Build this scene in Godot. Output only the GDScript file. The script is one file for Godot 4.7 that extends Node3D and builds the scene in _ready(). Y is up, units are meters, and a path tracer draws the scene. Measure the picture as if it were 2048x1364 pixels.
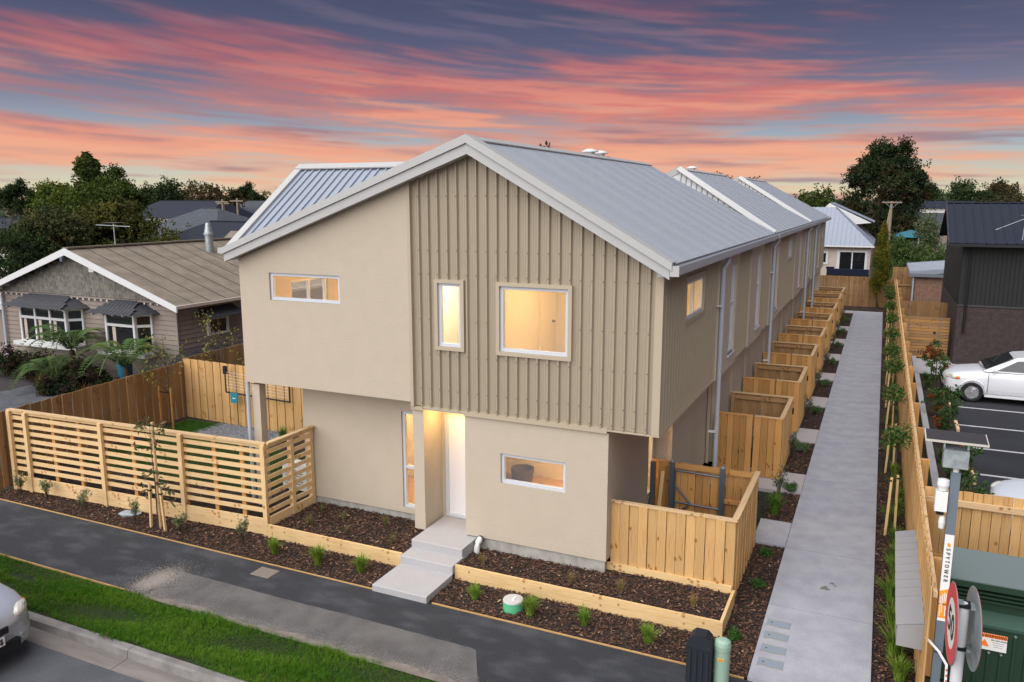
extends Node3D
# Front of a terrace of townhouses at dusk. Metres; the street runs along x, the terrace runs back along -z.

const DUSK_EXPOSURE := 3.8
var rng := RandomNumberGenerator.new()
var used := {}
var mats := {}
var tex := {}
var boxes := {}
var origins := {}

func _ready():
	rng.seed = 20240611
	# ---- camera, sky, sun, exposure
	var cam := Camera3D.new()
	cam.name = "camera"
	add_child(cam)
	cam.position = Vector3(0, 6.5, 0)
	cam.rotation_degrees = Vector3(-10.08, 24.8, 0)
	cam.fov = 46.27
	cam.near = 0.1
	cam.far = 4000.0
	var we := WorldEnvironment.new()
	we.name = "environment"
	var env := Environment.new()
	env.background_mode = Environment.BG_SKY
	env.sky = Sky.new()
	env.sky.sky_material = dusk_sky()
	env.tonemap_mode = Environment.TONE_MAPPER_LINEAR
	env.tonemap_exposure = DUSK_EXPOSURE
	env.background_energy_multiplier = 1.0 / DUSK_EXPOSURE
	env.sdfgi_enabled = true
	env.ssao_enabled = true
	env.ssil_enabled = true
	we.environment = env
	add_child(we)
	var sun := DirectionalLight3D.new()
	sun.name = "evening_sun"
	sun.light_color = Color(0.99, 0.985, 0.985)
	sun.light_energy = 0.5
	sun.light_angular_distance = 98.0
	sun.shadow_enabled = true
	add_child(sun)
	sun.look_at_from_position(Vector3(-0.21, 0.73, 0.62), Vector3.ZERO)
	# ---- the place
	make_textures()
	make_materials()
	ground()
	street()
	terrace()
	yard_fences()
	paths_and_beds()
	enclosures()
	front_details()
	bungalow()
	right_side()
	far_things()
	plants()
	vehicles()
	street_furniture()

# ------------------------------------------------------------------ sky
func ramp(table: Array, t: float) -> Vector3:
	for i in range(1, table.size()):
		if t <= table[i][0]:
			var f: float = (t - table[i - 1][0]) / (table[i][0] - table[i - 1][0])
			var a: Vector3 = table[i - 1][1]
			return a.lerp(table[i][1], clampf(f, 0, 1))
	return table[-1][1]

var sky_noise: FastNoiseLite
var clear_table := [[-1.0, Vector3(220, 200, 160)], [0.5, Vector3(224, 212, 176)], [1.6, Vector3(206, 204, 184)], [3.0, Vector3(174, 194, 200)], [4.6, Vector3(152, 166, 184)], [6.7, Vector3(128, 127, 152)], [9.0, Vector3(98, 101, 134)], [12.0, Vector3(78, 84, 116)], [16.0, Vector3(70, 77, 110)], [30.0, Vector3(70, 80, 118)], [90.0, Vector3(84, 94, 128)]]
var cloud_table := [[-1.0, Vector3(240, 182, 150)], [1.0, Vector3(246, 184, 150)], [2.5, Vector3(246, 170, 138)], [4.5, Vector3(238, 146, 124)], [6.7, Vector3(218, 120, 114)], [9.0, Vector3(186, 102, 112)], [11.5, Vector3(140, 90, 112)], [14.0, Vector3(104, 82, 112)], [22.0, Vector3(92, 86, 114)], [90.0, Vector3(104, 104, 130)]]
var clear_lut := []
var cloud_lut := []

func sky_color(az: float, el: float) -> Vector3:
	# streaks of cloud: long along the horizon, thin in height, tilted a little to one side
	var ca := cos(az)
	var sa := sin(az)
	var tilt := 8.5 * sin(az + 1.0) * clampf(el / 9.0, 0.08, 1.0)
	var e := el + tilt
	var n := sky_noise.get_noise_3d(ca * 34.0, sa * 34.0, e * 4.8)
	var f := sky_noise.get_noise_3d(ca * 150.0 + 90.0, sa * 150.0, e * 38.0 + n * 9.0)
	var w := sky_noise.get_noise_3d(ca * 52.0, sa * 52.0 + 40.0, e * 11.0 + 77.0)
	var i := clampi(int((el + 1.0) * 8.0), 0, 727)
	var cover := smoothstep(-0.50, 0.42, n + 0.42 * f + 0.40 * w - 0.02 - clampf((el - 6.0) * 0.055, -0.03, 0.36) - clampf((2.6 - el) * 0.10, 0.0, 0.22))
	var c: Vector3 = clear_lut[i].lerp(cloud_lut[i], cover)
	var shade := smoothstep(-0.05, 0.55, 0.7 * w + 0.55 * f - 0.3 * n) * 0.72 * clampf(1.3 - el / 14.0, 0.0, 1.0)
	c = c.lerp(Vector3(146, 122, 140), shade)
	var glow := smoothstep(0.10, 0.65, n - 0.5 * w + 0.6 * f) * clampf(1.25 - absf(el - 4.0) / 5.0, 0.0, 1.0)
	c = c.lerp(Vector3(252, 178, 140), glow * 0.55)
	return c.lerp(Vector3.ONE * (c.x * 0.3 + c.y * 0.5 + c.z * 0.2), 0.12)

func dusk_sky() -> PanoramaSkyMaterial:
	sky_noise = FastNoiseLite.new()
	sky_noise.seed = 11
	sky_noise.noise_type = FastNoiseLite.TYPE_SIMPLEX_SMOOTH
	sky_noise.frequency = 0.055
	sky_noise.fractal_octaves = 3
	for k in 728:
		clear_lut.append(ramp(clear_table, k / 8.0 - 1.0))
		cloud_lut.append(ramp(cloud_table, k / 8.0 - 1.0))
	var lw := 1024
	var lh := 512
	var low := PackedByteArray()
	low.resize(lw * lh * 3)
	for y in lh:
		var el := 90.0 - (y + 0.5) / lh * 180.0
		for x in lw:
			var c := sky_color((x + 0.5) / lw * TAU, maxf(el, -1.0)) if el > -2.0 else Vector3(150, 120, 105)
			var o := (y * lw + x) * 3
			low[o] = int(clampf(c.x, 0, 255))
			low[o + 1] = int(clampf(c.y, 0, 255))
			low[o + 2] = int(clampf(c.z, 0, 255))
	var im := Image.create_from_data(lw, lh, false, Image.FORMAT_RGB8, low)
	var hw := 4096
	var hh := 2048
	im.resize(hw, hh, Image.INTERPOLATE_CUBIC)
	var y0 := int((90.0 - 17.0) / 180.0 * hh)
	var y1 := int(91.0 / 180.0 * hh)
	var band := PackedByteArray()
	band.resize(hw * (y1 - y0) * 3)
	for y in range(y0, y1):
		var el := 90.0 - (y + 0.5) / hh * 180.0
		for x in hw:
			var c := sky_color((x + 0.5) / hw * TAU, el)
			var o := ((y - y0) * hw + x) * 3
			band[o] = int(clampf(c.x, 0, 255))
			band[o + 1] = int(clampf(c.y, 0, 255))
			band[o + 2] = int(clampf(c.z, 0, 255))
	im.blit_rect(Image.create_from_data(hw, y1 - y0, false, Image.FORMAT_RGB8, band), Rect2i(0, 0, hw, y1 - y0), Vector2i(0, y0))
	var m := PanoramaSkyMaterial.new()
	m.panorama = ImageTexture.create_from_image(im)
	return m

# ------------------------------------------------------------------ naming and placing
func numbered(n: String) -> String:
	used[n] = used.get(n, -1) + 1
	return n if used[n] == 0 else "%s_%03d" % [n, used[n]]

func tag(o: Node, label: String, category := "", group := "", kind := ""):
	if label: o.set_meta("label", label)
	if category: o.set_meta("category", category)
	if group: o.set_meta("group", group)
	if kind: o.set_meta("kind", kind)

func thing(called: String, label: String, category: String, at := Vector3.ZERO, group := "", turn := 0.0) -> Node3D:
	var o := Node3D.new()
	o.name = numbered(called)
	add_child(o)
	o.position = at
	o.rotation.y = turn
	tag(o, label, category, group)
	return o

func origin(n: Node) -> Vector3:
	if n == self: return Vector3.ZERO
	return n.position + origin(n.get_parent())

func add(parent: Node, called: String, mesh: Mesh, m: Material, at := Vector3.ZERO, basis := Basis.IDENTITY) -> MeshInstance3D:
	var o := MeshInstance3D.new()
	o.mesh = mesh
	o.material_override = m
	o.name = numbered(called) if parent == self else called
	o.transform = Transform3D(basis, at)
	parent.add_child(o, true)
	return o

func structure(called: String, mesh: Mesh, m: Material, label := "") -> MeshInstance3D:
	var o := add(self, called, mesh, m)
	tag(o, label, "", "", "structure")
	return o

func box_mesh(s: Vector3) -> BoxMesh:
	var key := "%.3f,%.3f,%.3f" % [s.x, s.y, s.z]
	if not boxes.has(key):
		var b := BoxMesh.new()
		b.size = s
		boxes[key] = b
	return boxes[key]

func box(parent: Node, called: String, m: Material, lo: Vector3, hi: Vector3) -> MeshInstance3D:  # world corners, unturned parents
	return add(parent, called, box_mesh((hi - lo).abs()), m, (lo + hi) / 2 - origin(parent))

func cbox(parent: Node, called: String, m: Material, c: Vector3, s: Vector3, basis := Basis.IDENTITY) -> MeshInstance3D:  # centre and size in the parent's axes
	return add(parent, called, box_mesh(s), m, c, basis)

func put(parent: Node, called: String, mb: MB, m: Material) -> MeshInstance3D:  # a mesh given in world coordinates
	return add(parent, called, mb.done(-origin(parent)), m)

func copy(src: Node3D, at: Vector3, turn := 0.0, label := "", scale_by := 1.0) -> Node3D:
	var c: Node3D = src.duplicate()
	var base := String(src.name)
	if base.length() > 4 and base.substr(base.length() - 4, 1) == "_" and base.substr(base.length() - 3).is_valid_int():
		base = base.substr(0, base.length() - 4)
	c.name = numbered(base)
	add_child(c)
	c.position = at
	c.rotation.y = turn
	c.scale = Vector3.ONE * scale_by
	if label: c.set_meta("label", label)
	return c

const ORD := ["first", "second", "third", "fourth", "fifth", "sixth", "seventh", "eighth", "ninth", "tenth", "eleventh", "twelfth", "thirteenth", "fourteenth", "fifteenth", "sixteenth", "seventeenth", "eighteenth", "nineteenth", "twentieth"]

# ------------------------------------------------------------------ mesh building
class MB:
	var v := PackedVector3Array()
	var n := PackedVector3Array()
	var uv := PackedVector2Array()
	var col := PackedColorArray()
	var tint := Color.WHITE

	func t(a: Vector3, b: Vector3, c: Vector3, na: Vector3, nb: Vector3, nc: Vector3):
		var g := (c - a).cross(b - a)
		if g.dot(na + nb + nc) < 0.0:
			v.append_array([a, c, b])
			n.append_array([na, nc, nb])
		else:
			v.append_array([a, b, c])
			n.append_array([na, nb, nc])
		uv.append_array([Vector2.ZERO, Vector2.ZERO, Vector2.ZERO])
		col.append_array([tint, tint, tint])

	func tri(a: Vector3, b: Vector3, c: Vector3, out := Vector3.ZERO):
		var g := (c - a).cross(b - a).normalized()
		if out != Vector3.ZERO and g.dot(out) < 0.0: g = -g
		t(a, b, c, g, g, g)

	func quad(a: Vector3, b: Vector3, c: Vector3, d: Vector3, out := Vector3.ZERO):
		var g := (c - a).cross(b - d).normalized()
		if out != Vector3.ZERO and g.dot(out) < 0.0: g = -g
		t(a, b, c, g, g, g)
		t(a, c, d, g, g, g)

	func squad(a: Vector3, b: Vector3, c: Vector3, d: Vector3, na: Vector3, nb: Vector3, nc: Vector3, nd: Vector3):
		t(a, b, c, na, nb, nc)
		t(a, c, d, na, nc, nd)

	func bx(c: Vector3, s: Vector3, b := Basis.IDENTITY):
		var h := s / 2
		for ax in 3:
			for sg in [-1.0, 1.0]:
				var o := Vector3.ZERO
				o[ax] = sg
				var u := Vector3.ZERO
				u[(ax + 1) % 3] = h[(ax + 1) % 3]
				var w := Vector3.ZERO
				w[(ax + 2) % 3] = h[(ax + 2) % 3]
				var f := o * h[ax]
				quad(c + b * (f - u - w), c + b * (f + u - w), c + b * (f + u + w), c + b * (f - u + w), b * o)

	func lohi(lo: Vector3, hi: Vector3):
		bx((lo + hi) / 2, (hi - lo).abs())

	# a convex outline in the plane of axes u and w, extruded along e
	func extrude(pts: Array, at: Vector3, u: Vector3, w: Vector3, e: Vector3):
		var p := []
		var mid := Vector3.ZERO
		for q in pts:
			p.append(at + u * q.x + w * q.y)
			mid += p[-1]
		mid /= p.size()
		for i in range(1, p.size() - 1):
			tri(p[0], p[i], p[i + 1], -e)
			tri(p[0] + e, p[i] + e, p[i + 1] + e, e)
		for i in p.size():
			var a: Vector3 = p[i]
			var b: Vector3 = p[(i + 1) % p.size()]
			var out := (a + b) / 2 - mid
			quad(a, b, b + e, a + e, out)

	func tube(path: Array, radii: Array, sides := 8, caps := true):
		var rings := []
		var norms := []
		for i in path.size():
			var d: Vector3 = (path[mini(i + 1, path.size() - 1)] - path[maxi(i - 1, 0)]).normalized()
			var ref := Vector3.UP if absf(d.y) < 0.9 else Vector3.RIGHT
			var x := d.cross(ref).normalized()
			var y := d.cross(x).normalized()
			var ring := []
			var nr := []
			for k in sides:
				var a := TAU * k / sides
				var o := x * cos(a) + y * sin(a)
				nr.append(o)
				ring.append(path[i] + o * radii[i])
			rings.append(ring)
			norms.append(nr)
		for i in path.size() - 1:
			for k in sides:
				var l := (k + 1) % sides
				squad(rings[i][k], rings[i][l], rings[i + 1][l], rings[i + 1][k], norms[i][k], norms[i][l], norms[i + 1][l], norms[i + 1][k])
		if caps:
			for e in [0, path.size() - 1]:
				var out: Vector3 = path[0] - path[1] if e == 0 else path[-1] - path[-2]
				for k in range(1, sides - 1):
					tri(rings[e][0], rings[e][k], rings[e][k + 1], out)

	func lathe(profile: Array, at: Vector3, axis := Vector3.UP, sides := 20):
		var ref := Vector3.RIGHT if absf(axis.x) < 0.9 else Vector3.UP
		var x := axis.cross(ref).normalized()
		var y := axis.cross(x).normalized()
		for i in profile.size() - 1:
			var p: Vector2 = profile[i]
			var q: Vector2 = profile[i + 1]
			var sl := Vector2(q.y - p.y, p.x - q.x).normalized()
			if sl == Vector2.ZERO: continue
			for k in sides:
				var d0 := x * cos(TAU * k / sides) + y * sin(TAU * k / sides)
				var d1 := x * cos(TAU * (k + 1) / sides) + y * sin(TAU * (k + 1) / sides)
				var n0 := (d0 * sl.x + axis * sl.y).normalized()
				var n1 := (d1 * sl.x + axis * sl.y).normalized()
				if p.x < 0.0005:
					t(at + axis * p.y, at + d1 * q.x + axis * q.y, at + d0 * q.x + axis * q.y, n0, n1, n0)
				elif q.x < 0.0005:
					t(at + d0 * p.x + axis * p.y, at + d1 * p.x + axis * p.y, at + axis * q.y, n0, n1, n0)
				else:
					squad(at + d0 * p.x + axis * p.y, at + d1 * p.x + axis * p.y, at + d1 * q.x + axis * q.y, at + d0 * q.x + axis * q.y, n0, n1, n1, n0)

	# an upright wall of a thickness with rectangular holes; u runs along it, the outer face looks along o
	func wall(at: Vector3, u: Vector3, o: Vector3, w: float, h: float, thick: float, holes := []):
		var xs := [0.0, w]
		var ys := [0.0, h]
		for r in holes:
			xs.append_array([r[0], r[2]])
			ys.append_array([r[1], r[3]])
		xs.sort()
		ys.sort()
		var up := Vector3.UP
		for i in xs.size() - 1:
			for j in ys.size() - 1:
				if xs[i + 1] - xs[i] < 0.0005 or ys[j + 1] - ys[j] < 0.0005: continue
				var cx: float = (xs[i] + xs[i + 1]) / 2
				var cy: float = (ys[j] + ys[j + 1]) / 2
				if holes.any(func(r): return cx > r[0] and cx < r[2] and cy > r[1] and cy < r[3]): continue
				var a: Vector3 = at + u * xs[i] + up * ys[j]
				var b: Vector3 = at + u * xs[i + 1] + up * ys[j]
				var c: Vector3 = at + u * xs[i + 1] + up * ys[j + 1]
				var d: Vector3 = at + u * xs[i] + up * ys[j + 1]
				quad(a, b, c, d, o)
				var k := -o * thick
				quad(a + k, b + k, c + k, d + k, -o)
		var rims: Array = holes.map(func(r): return [r, 1.0])
		rims.append([[0.0, 0.0, w, h], -1.0])
		for rm in rims:
			var r: Array = rm[0]
			var p := [at + u * r[0] + up * r[1], at + u * r[2] + up * r[1], at + u * r[2] + up * r[3], at + u * r[0] + up * r[3]]
			var mid: Vector3 = (p[0] + p[2]) / 2
			for i in 4:
				var a: Vector3 = p[i]
				var b: Vector3 = p[(i + 1) % 4]
				quad(a, b, b - o * thick, a - o * thick, (mid - (a + b) / 2) * rm[1])

	func done(shift := Vector3.ZERO) -> ArrayMesh:
		if shift != Vector3.ZERO:
			for i in v.size(): v[i] += shift
		var a := []
		a.resize(Mesh.ARRAY_MAX)
		a[Mesh.ARRAY_VERTEX] = v
		a[Mesh.ARRAY_NORMAL] = n
		a[Mesh.ARRAY_TEX_UV] = uv
		a[Mesh.ARRAY_COLOR] = col
		var m := ArrayMesh.new()
		m.add_surface_from_arrays(Mesh.PRIMITIVE_TRIANGLES, a)
		return m

func scatter(parent: Node, called: String, mesh: Mesh, m: Material, buf: PackedFloat32Array) -> MultiMeshInstance3D:
	var mm := MultiMesh.new()
	mm.transform_format = MultiMesh.TRANSFORM_3D
	mm.use_colors = true
	mm.mesh = mesh
	mm.instance_count = buf.size() / 16
	mm.buffer = buf
	var o := MultiMeshInstance3D.new()
	o.multimesh = mm
	o.material_override = m
	o.name = numbered(called) if parent == self else called
	parent.add_child(o, true)
	return o

# the same as scatter, but joined into one real mesh
func joined(parent: Node, called: String, mesh: ArrayMesh, m: Material, buf: PackedFloat32Array) -> MeshInstance3D:
	var src := mesh.surface_get_arrays(0)
	var sv: PackedVector3Array = src[Mesh.ARRAY_VERTEX]
	var sn: PackedVector3Array = src[Mesh.ARRAY_NORMAL]
	var v := PackedVector3Array()
	var n := PackedVector3Array()
	var c := PackedColorArray()
	var one := PackedColorArray()
	one.resize(sv.size())
	for i in buf.size() / 16:
		var o := i * 16
		var x := Transform3D(Vector3(buf[o], buf[o + 4], buf[o + 8]), Vector3(buf[o + 1], buf[o + 5], buf[o + 9]), Vector3(buf[o + 2], buf[o + 6], buf[o + 10]), Vector3(buf[o + 3], buf[o + 7], buf[o + 11]))
		v.append_array(x * sv)
		n.append_array(Transform3D(x.basis.orthonormalized(), Vector3.ZERO) * sn)
		one.fill(Color(buf[o + 12], buf[o + 13], buf[o + 14]))
		c.append_array(one)
	var a := []
	a.resize(Mesh.ARRAY_MAX)
	a[Mesh.ARRAY_VERTEX] = v
	a[Mesh.ARRAY_NORMAL] = n
	a[Mesh.ARRAY_COLOR] = c
	var am := ArrayMesh.new()
	am.add_surface_from_arrays(Mesh.PRIMITIVE_TRIANGLES, a)
	return add(parent, called, am, m)

func push(buf: PackedFloat32Array, p: Vector3, b: Basis, c: Color):
	buf.append_array([b.x.x, b.y.x, b.z.x, p.x, b.x.y, b.y.y, b.z.y, p.y, b.x.z, b.y.z, b.z.z, p.z, c.r, c.g, c.b, 1.0])

func rnd(a: float, b: float) -> float: return rng.randf_range(a, b)

func turned(yaw: float, lean := 0.0, s := 1.0) -> Basis:
	return (Basis(Vector3.UP, yaw) * Basis(Vector3.RIGHT, lean)).scaled_local(Vector3.ONE * s)

func loose() -> Basis:  # any direction
	return Basis(Quaternion(rng.randfn(), rng.randfn(), rng.randfn(), rng.randfn() + 0.001).normalized())

# ------------------------------------------------------------------ textures and materials
func noise(key: String, freq: float, stops: Array, size := 512, octaves := 4, kind := FastNoiseLite.TYPE_SIMPLEX_SMOOTH, sd := 1):
	var f := FastNoiseLite.new()
	f.seed = sd
	f.noise_type = kind
	f.frequency = freq
	f.fractal_octaves = octaves
	var t := NoiseTexture2D.new()
	t.width = size
	t.height = size
	t.seamless = true
	t.noise = f
	if stops:
		var g := Gradient.new()
		g.offsets = PackedFloat32Array(stops.map(func(s): return s[0]))
		g.colors = PackedColorArray(stops.map(func(s): return s[1]))
		t.color_ramp = g
	tex[key] = t

func grey(x: float) -> Color: return Color(x, x, x)

func make_textures():
	noise("fine", 0.06, [[0.0, grey(0.91)], [0.5, grey(0.965)], [1.0, grey(1.0)]])
	noise("soft", 0.012, [[0.15, grey(0.985)], [0.85, grey(1.0)]], 512, 3, FastNoiseLite.TYPE_SIMPLEX_SMOOTH, 5)
	noise("patchy", 0.008, [[0.2, grey(0.86)], [0.5, grey(0.94)], [0.8, grey(1.0)]], 512, 5, FastNoiseLite.TYPE_SIMPLEX_SMOOTH, 9)
	noise("cloudy", 0.012, [[0.2, Color(0.93, 0.925, 0.94)], [0.5, Color(0.97, 0.965, 0.97)], [0.8, grey(1.0)]], 512, 5, FastNoiseLite.TYPE_SIMPLEX_SMOOTH, 15)
	noise("grit", 0.35, [[0.2, grey(0.62)], [0.5, grey(0.84)], [0.85, grey(1.0)]], 512, 3, FastNoiseLite.TYPE_SIMPLEX, 3)
	noise("bump", 0.12, [], 512, 3, FastNoiseLite.TYPE_SIMPLEX, 4)
	noise("wood", 0.022, [[0.12, Color(0.88, 0.80, 0.70)], [0.32, Color(0.95, 0.91, 0.85)], [0.5, Color(0.99, 0.98, 0.95)], [0.68, Color(0.95, 0.92, 0.87)], [0.9, Color(1, 1, 0.98)]], 512, 2, FastNoiseLite.TYPE_SIMPLEX_SMOOTH, 21)
	knots()
	noise("dust", 0.010, [[0.40, grey(0.76)], [0.60, grey(0.86)], [0.78, Color(1.0, 0.98, 0.96)]], 512, 5, FastNoiseLite.TYPE_SIMPLEX_SMOOTH, 57)
	noise("leafy", 0.05, [[0.2, grey(0.55)], [0.8, grey(1.0)]], 512, 4, FastNoiseLite.TYPE_SIMPLEX, 77)

func knots():
	# sparse knots with darker rings, on plain white
	var im := Image.create(512, 512, false, Image.FORMAT_RGB8)
	im.fill(Color.WHITE)
	for k in 11:
		var c := Vector2(rng.randi_range(30, 480), rng.randi_range(30, 480))
		var r := rnd(4.0, 8.0)
		for y in range(-28, 29):
			for x in range(-28, 29):
				var d := Vector2(x, y * 0.8).length() / r
				if d > 2.4: continue
				var t := 0.0 if d < 0.8 else clampf((d - 0.8) / 1.6, 0, 1)
				t = sqrt(t) * (0.94 + 0.06 * sin(d * 11.0))
				var p := Vector2i(int(c.x) + x, int(c.y) + y)
				if p.x < 0 or p.y < 0 or p.x > 511 or p.y > 511: continue
				im.set_pixelv(p, im.get_pixelv(p) * Color(0.76, 0.63, 0.49).lerp(Color.WHITE, minf(t, 1.0)))
	tex["knots"] = ImageTexture.create_from_image(im)

# lin: base colour in linear values; first texture laid by world position, a second one multiplied over it
func mat(key: String, lin: Color, rough := 0.8, t1 := "", s1 := Vector3.ONE, t2 := "", s2 := Vector3.ONE, bump := 0.0, metal := 0.0) -> StandardMaterial3D:
	var m := StandardMaterial3D.new()
	m.resource_name = key
	m.albedo_color = lin.linear_to_srgb()
	m.roughness = rough
	m.metallic = metal
	m.metallic_specular = 0.4
	if t1:
		m.albedo_texture = tex[t1]
		m.uv1_triplanar = true
		m.uv1_world_triplanar = true
		m.uv1_triplanar_sharpness = 4.0
		m.uv1_scale = s1
	if t2:
		m.detail_enabled = true
		m.detail_albedo = tex[t2]
		m.detail_blend_mode = BaseMaterial3D.BLEND_MODE_MUL
		m.detail_uv_layer = BaseMaterial3D.DETAIL_UV_2
		m.uv2_triplanar = true
		m.uv2_world_triplanar = true
		m.uv2_triplanar_sharpness = 4.0
		m.uv2_scale = s2
	if bump != 0.0:
		m.heightmap_enabled = true
		m.heightmap_texture = tex["bump"]
		m.heightmap_scale = bump
	mats[key] = m
	return m

func wood(key: String, lin: Color):
	mat(key + "_up", lin, 0.85, "wood", Vector3(4.6, 0.13, 4.6), "knots", Vector3(0.9, 0.75, 0.9))
	mat(key + "_x", lin, 0.85, "wood", Vector3(0.13, 4.6, 4.6), "knots", Vector3(0.75, 0.9, 0.9))
	mat(key + "_z", lin, 0.85, "wood", Vector3(4.6, 4.6, 0.13), "knots", Vector3(0.9, 0.9, 0.75))

func make_materials():
	var V := Vector3.ONE
	mat("stucco", Color(0.515, 0.440, 0.340), 0.92, "soft", V * 0.35, "fine", V * 1.7, 0.25)
	mat("stucco_side", Color(0.515, 0.440, 0.340), 0.92, "soft", V * 0.35, "fine", V * 1.7, 0.25)
	mat("cladding", Color(0.345, 0.288, 0.208), 0.45, "soft", V * 0.5)
	mat("flashing", Color(0.42, 0.35, 0.25), 0.45)
	mat("roof_iron", Color(0.285, 0.305, 0.34), 0.5, "soft", V * 0.25, "fine", V * 0.8)
	mat("barge", Color(0.42, 0.418, 0.405), 0.5, "soft", V * 0.6)
	mat("gutter", Color(0.44, 0.46, 0.49), 0.4)
	mat("downpipe", Color(0.40, 0.43, 0.47), 0.4)
	mat("soffit", Color(0.60, 0.57, 0.52), 0.8)
	mat("frame", Color(0.52, 0.55, 0.59), 0.45)
	mat("white_paint", Color(0.62, 0.62, 0.61), 0.5, "soft", V * 0.7)
	mat("door_white", Color(0.74, 0.72, 0.72), 0.5)
	mat("concrete", Color(0.42, 0.41, 0.41), 0.88, "soft", V * 0.33, "fine", V * 1.1, 0.15)
	mat("concrete_path", Color(0.385, 0.39, 0.42), 0.85, "cloudy", V * 0.30, "fine", V * 0.9, 0.1)
	mat("concrete_pink", Color(0.43, 0.39, 0.385), 0.85, "soft", V * 0.3, "fine", V * 0.9, 0.1)
	mat("concrete_base", Color(0.60, 0.57, 0.50), 0.9, "patchy", V * 0.8, "grit", V * 0.7, 0.2)
	mat("kerb", Color(0.36, 0.34, 0.32), 0.9, "patchy", V * 0.5, "grit", V * 1.1, 0.2)
	mat("channel", Color(0.34, 0.305, 0.275), 0.9, "patchy", Vector3(0.12, 1, 0.7), "grit", V * 1.1, 0.2)
	mat("footpath", Color(0.088, 0.094, 0.108), 0.85, "dust", Vector3(0.16, 0.3, 0.34), "grit", V * 0.42, 0.4)
	mat("footpath_old", Color(0.20, 0.19, 0.183), 0.9, "patchy", V * 0.35, "grit", V * 0.42, 0.4)
	mat("road", Color(0.165, 0.173, 0.19), 0.9, "patchy", V * 0.16, "grit", V * 0.42, 0.4)
	mat("carpark", Color(0.046, 0.048, 0.056), 0.85, "patchy", V * 0.12, "grit", V * 1.2, 0.2)
	mat("line_white", Color(0.72, 0.72, 0.72), 0.7, "grit", V * 0.9)
	mat("soil", Color(0.055, 0.038, 0.029), 0.95, "grit", V * 0.6, "patchy", V * 0.4, 0.5)
	mat("suburb", Color(0.055, 0.062, 0.035), 0.95, "patchy", V * 0.05, "leafy", V * 0.3)
	mat("lawn_soil", Color(0.035, 0.055, 0.014), 0.95, "patchy", V * 0.5, "leafy", V * 1.2)
	mat("gravel", Color(0.26, 0.265, 0.28), 0.9, "grit", V * 0.6, "grit", V * 0.23, 0.6)
	mat("paving", Color(0.16, 0.165, 0.18), 0.85, "patchy", V * 0.4, "grit", V * 0.9)
	for k in 4: wood("pale%d" % k, Color(0.58, 0.37, 0.165) * [1.0, 0.90, 1.07, 0.95][k])
	for k in 4: wood("warm%d" % k, Color(0.52, 0.285, 0.105) * [1.0, 0.82, 1.14, 0.91][k])
	for k in 4: wood("brown%d" % k, Color(0.34, 0.205, 0.10) * [1.0, 0.84, 1.14, 0.92][k])
	wood("batten", Color(0.74, 0.54, 0.30))
	wood("sleeper", Color(0.70, 0.51, 0.27))
	wood("cap", Color(0.62, 0.45, 0.27))
	wood("floor_board", Color(0.50, 0.34, 0.19))
	mat("steel", Color(0.17, 0.20, 0.23), 0.4, "soft", V * 0.8, "", V, 0.0, 0.7)
	mat("galvanised", Color(0.45, 0.50, 0.50), 0.45, "patchy", V * 2.0, "", V, 0.0, 0.6)
	mat("black", Color(0.012, 0.012, 0.014), 0.5)
	mat("dark_gap", Color(0.02, 0.018, 0.016), 0.9)
	mat("rubber", Color(0.016, 0.016, 0.017), 0.8)
	mat("interior", Color(0.75, 0.72, 0.65), 0.9)
	mat("white_plastic", Color(0.74, 0.73, 0.70), 0.45)
	mat("grey_box", Color(0.31, 0.305, 0.31), 0.5, "soft", V * 0.9)
	mat("weatherboard", Color(0.25, 0.205, 0.175), 0.7, "soft", V * 0.5)
	mat("weatherboard_pale", Color(0.52, 0.43, 0.36), 0.7, "soft", V * 0.5)
	mat("shingle", Color(0.24, 0.225, 0.195), 0.85, "patchy", V * 1.3)
	mats.shingle.vertex_color_use_as_albedo = true
	mat("awning", Color(0.055, 0.057, 0.064), 0.8, "patchy", V * 1.4)
	mat("brown_iron", Color(0.205, 0.165, 0.12), 0.55, "patchy", V * 0.3)
	mat("dark_iron", Color(0.016, 0.020, 0.032), 0.75, "soft", V * 0.3)
	mat("slate_iron", Color(0.075, 0.083, 0.095), 0.85, "patchy", Vector3(0.5, 0.2, 0.5))
	mat("pale_iron", Color(0.27, 0.30, 0.35), 0.5, "soft", V * 0.5)
	mat("dark_wall", Color(0.018, 0.020, 0.018), 0.7, "soft", V * 0.4)
	mat("dark_trim", Color(0.05, 0.048, 0.05), 0.5)
	mat("brick_dark", Color(0.070, 0.050, 0.047), 0.85, "patchy", V * 0.9)
	mat("brick_warm", Color(0.36, 0.205, 0.14), 0.85, "patchy", V * 1.1)
	mat("mortar", Color(0.20, 0.165, 0.14), 0.95)
	mat("mortar_dark", Color(0.040, 0.033, 0.032), 0.95)
	mat("bark", Color(0.085, 0.060, 0.042), 0.95, "patchy", Vector3(2, 0.5, 2))
	mat("pole_wood", Color(0.27, 0.23, 0.18), 0.9, "wood", Vector3(2, 0.2, 2))
	mat("tuft_base", Color(0.09, 0.11, 0.03), 0.9)
	var g := mat("pane", Color(0.9, 0.95, 1.0), 0.03)
	g.albedo_color.a = 0.08
	g.transparency = BaseMaterial3D.TRANSPARENCY_ALPHA
	var d := mat("dark_glass", Color(0.012, 0.014, 0.016), 0.04)
	d.metallic_specular = 0.6
	var fol := mat("foliage", Color(1, 1, 1), 0.9)
	fol.vertex_color_use_as_albedo = true
	fol.backlight_enabled = true
	fol.backlight = Color(0.45, 0.45, 0.40)
	fol.metallic_specular = 0.12
	var chip := mat("chip", Color(1, 1, 1), 0.95)
	chip.vertex_color_use_as_albedo = true

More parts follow.
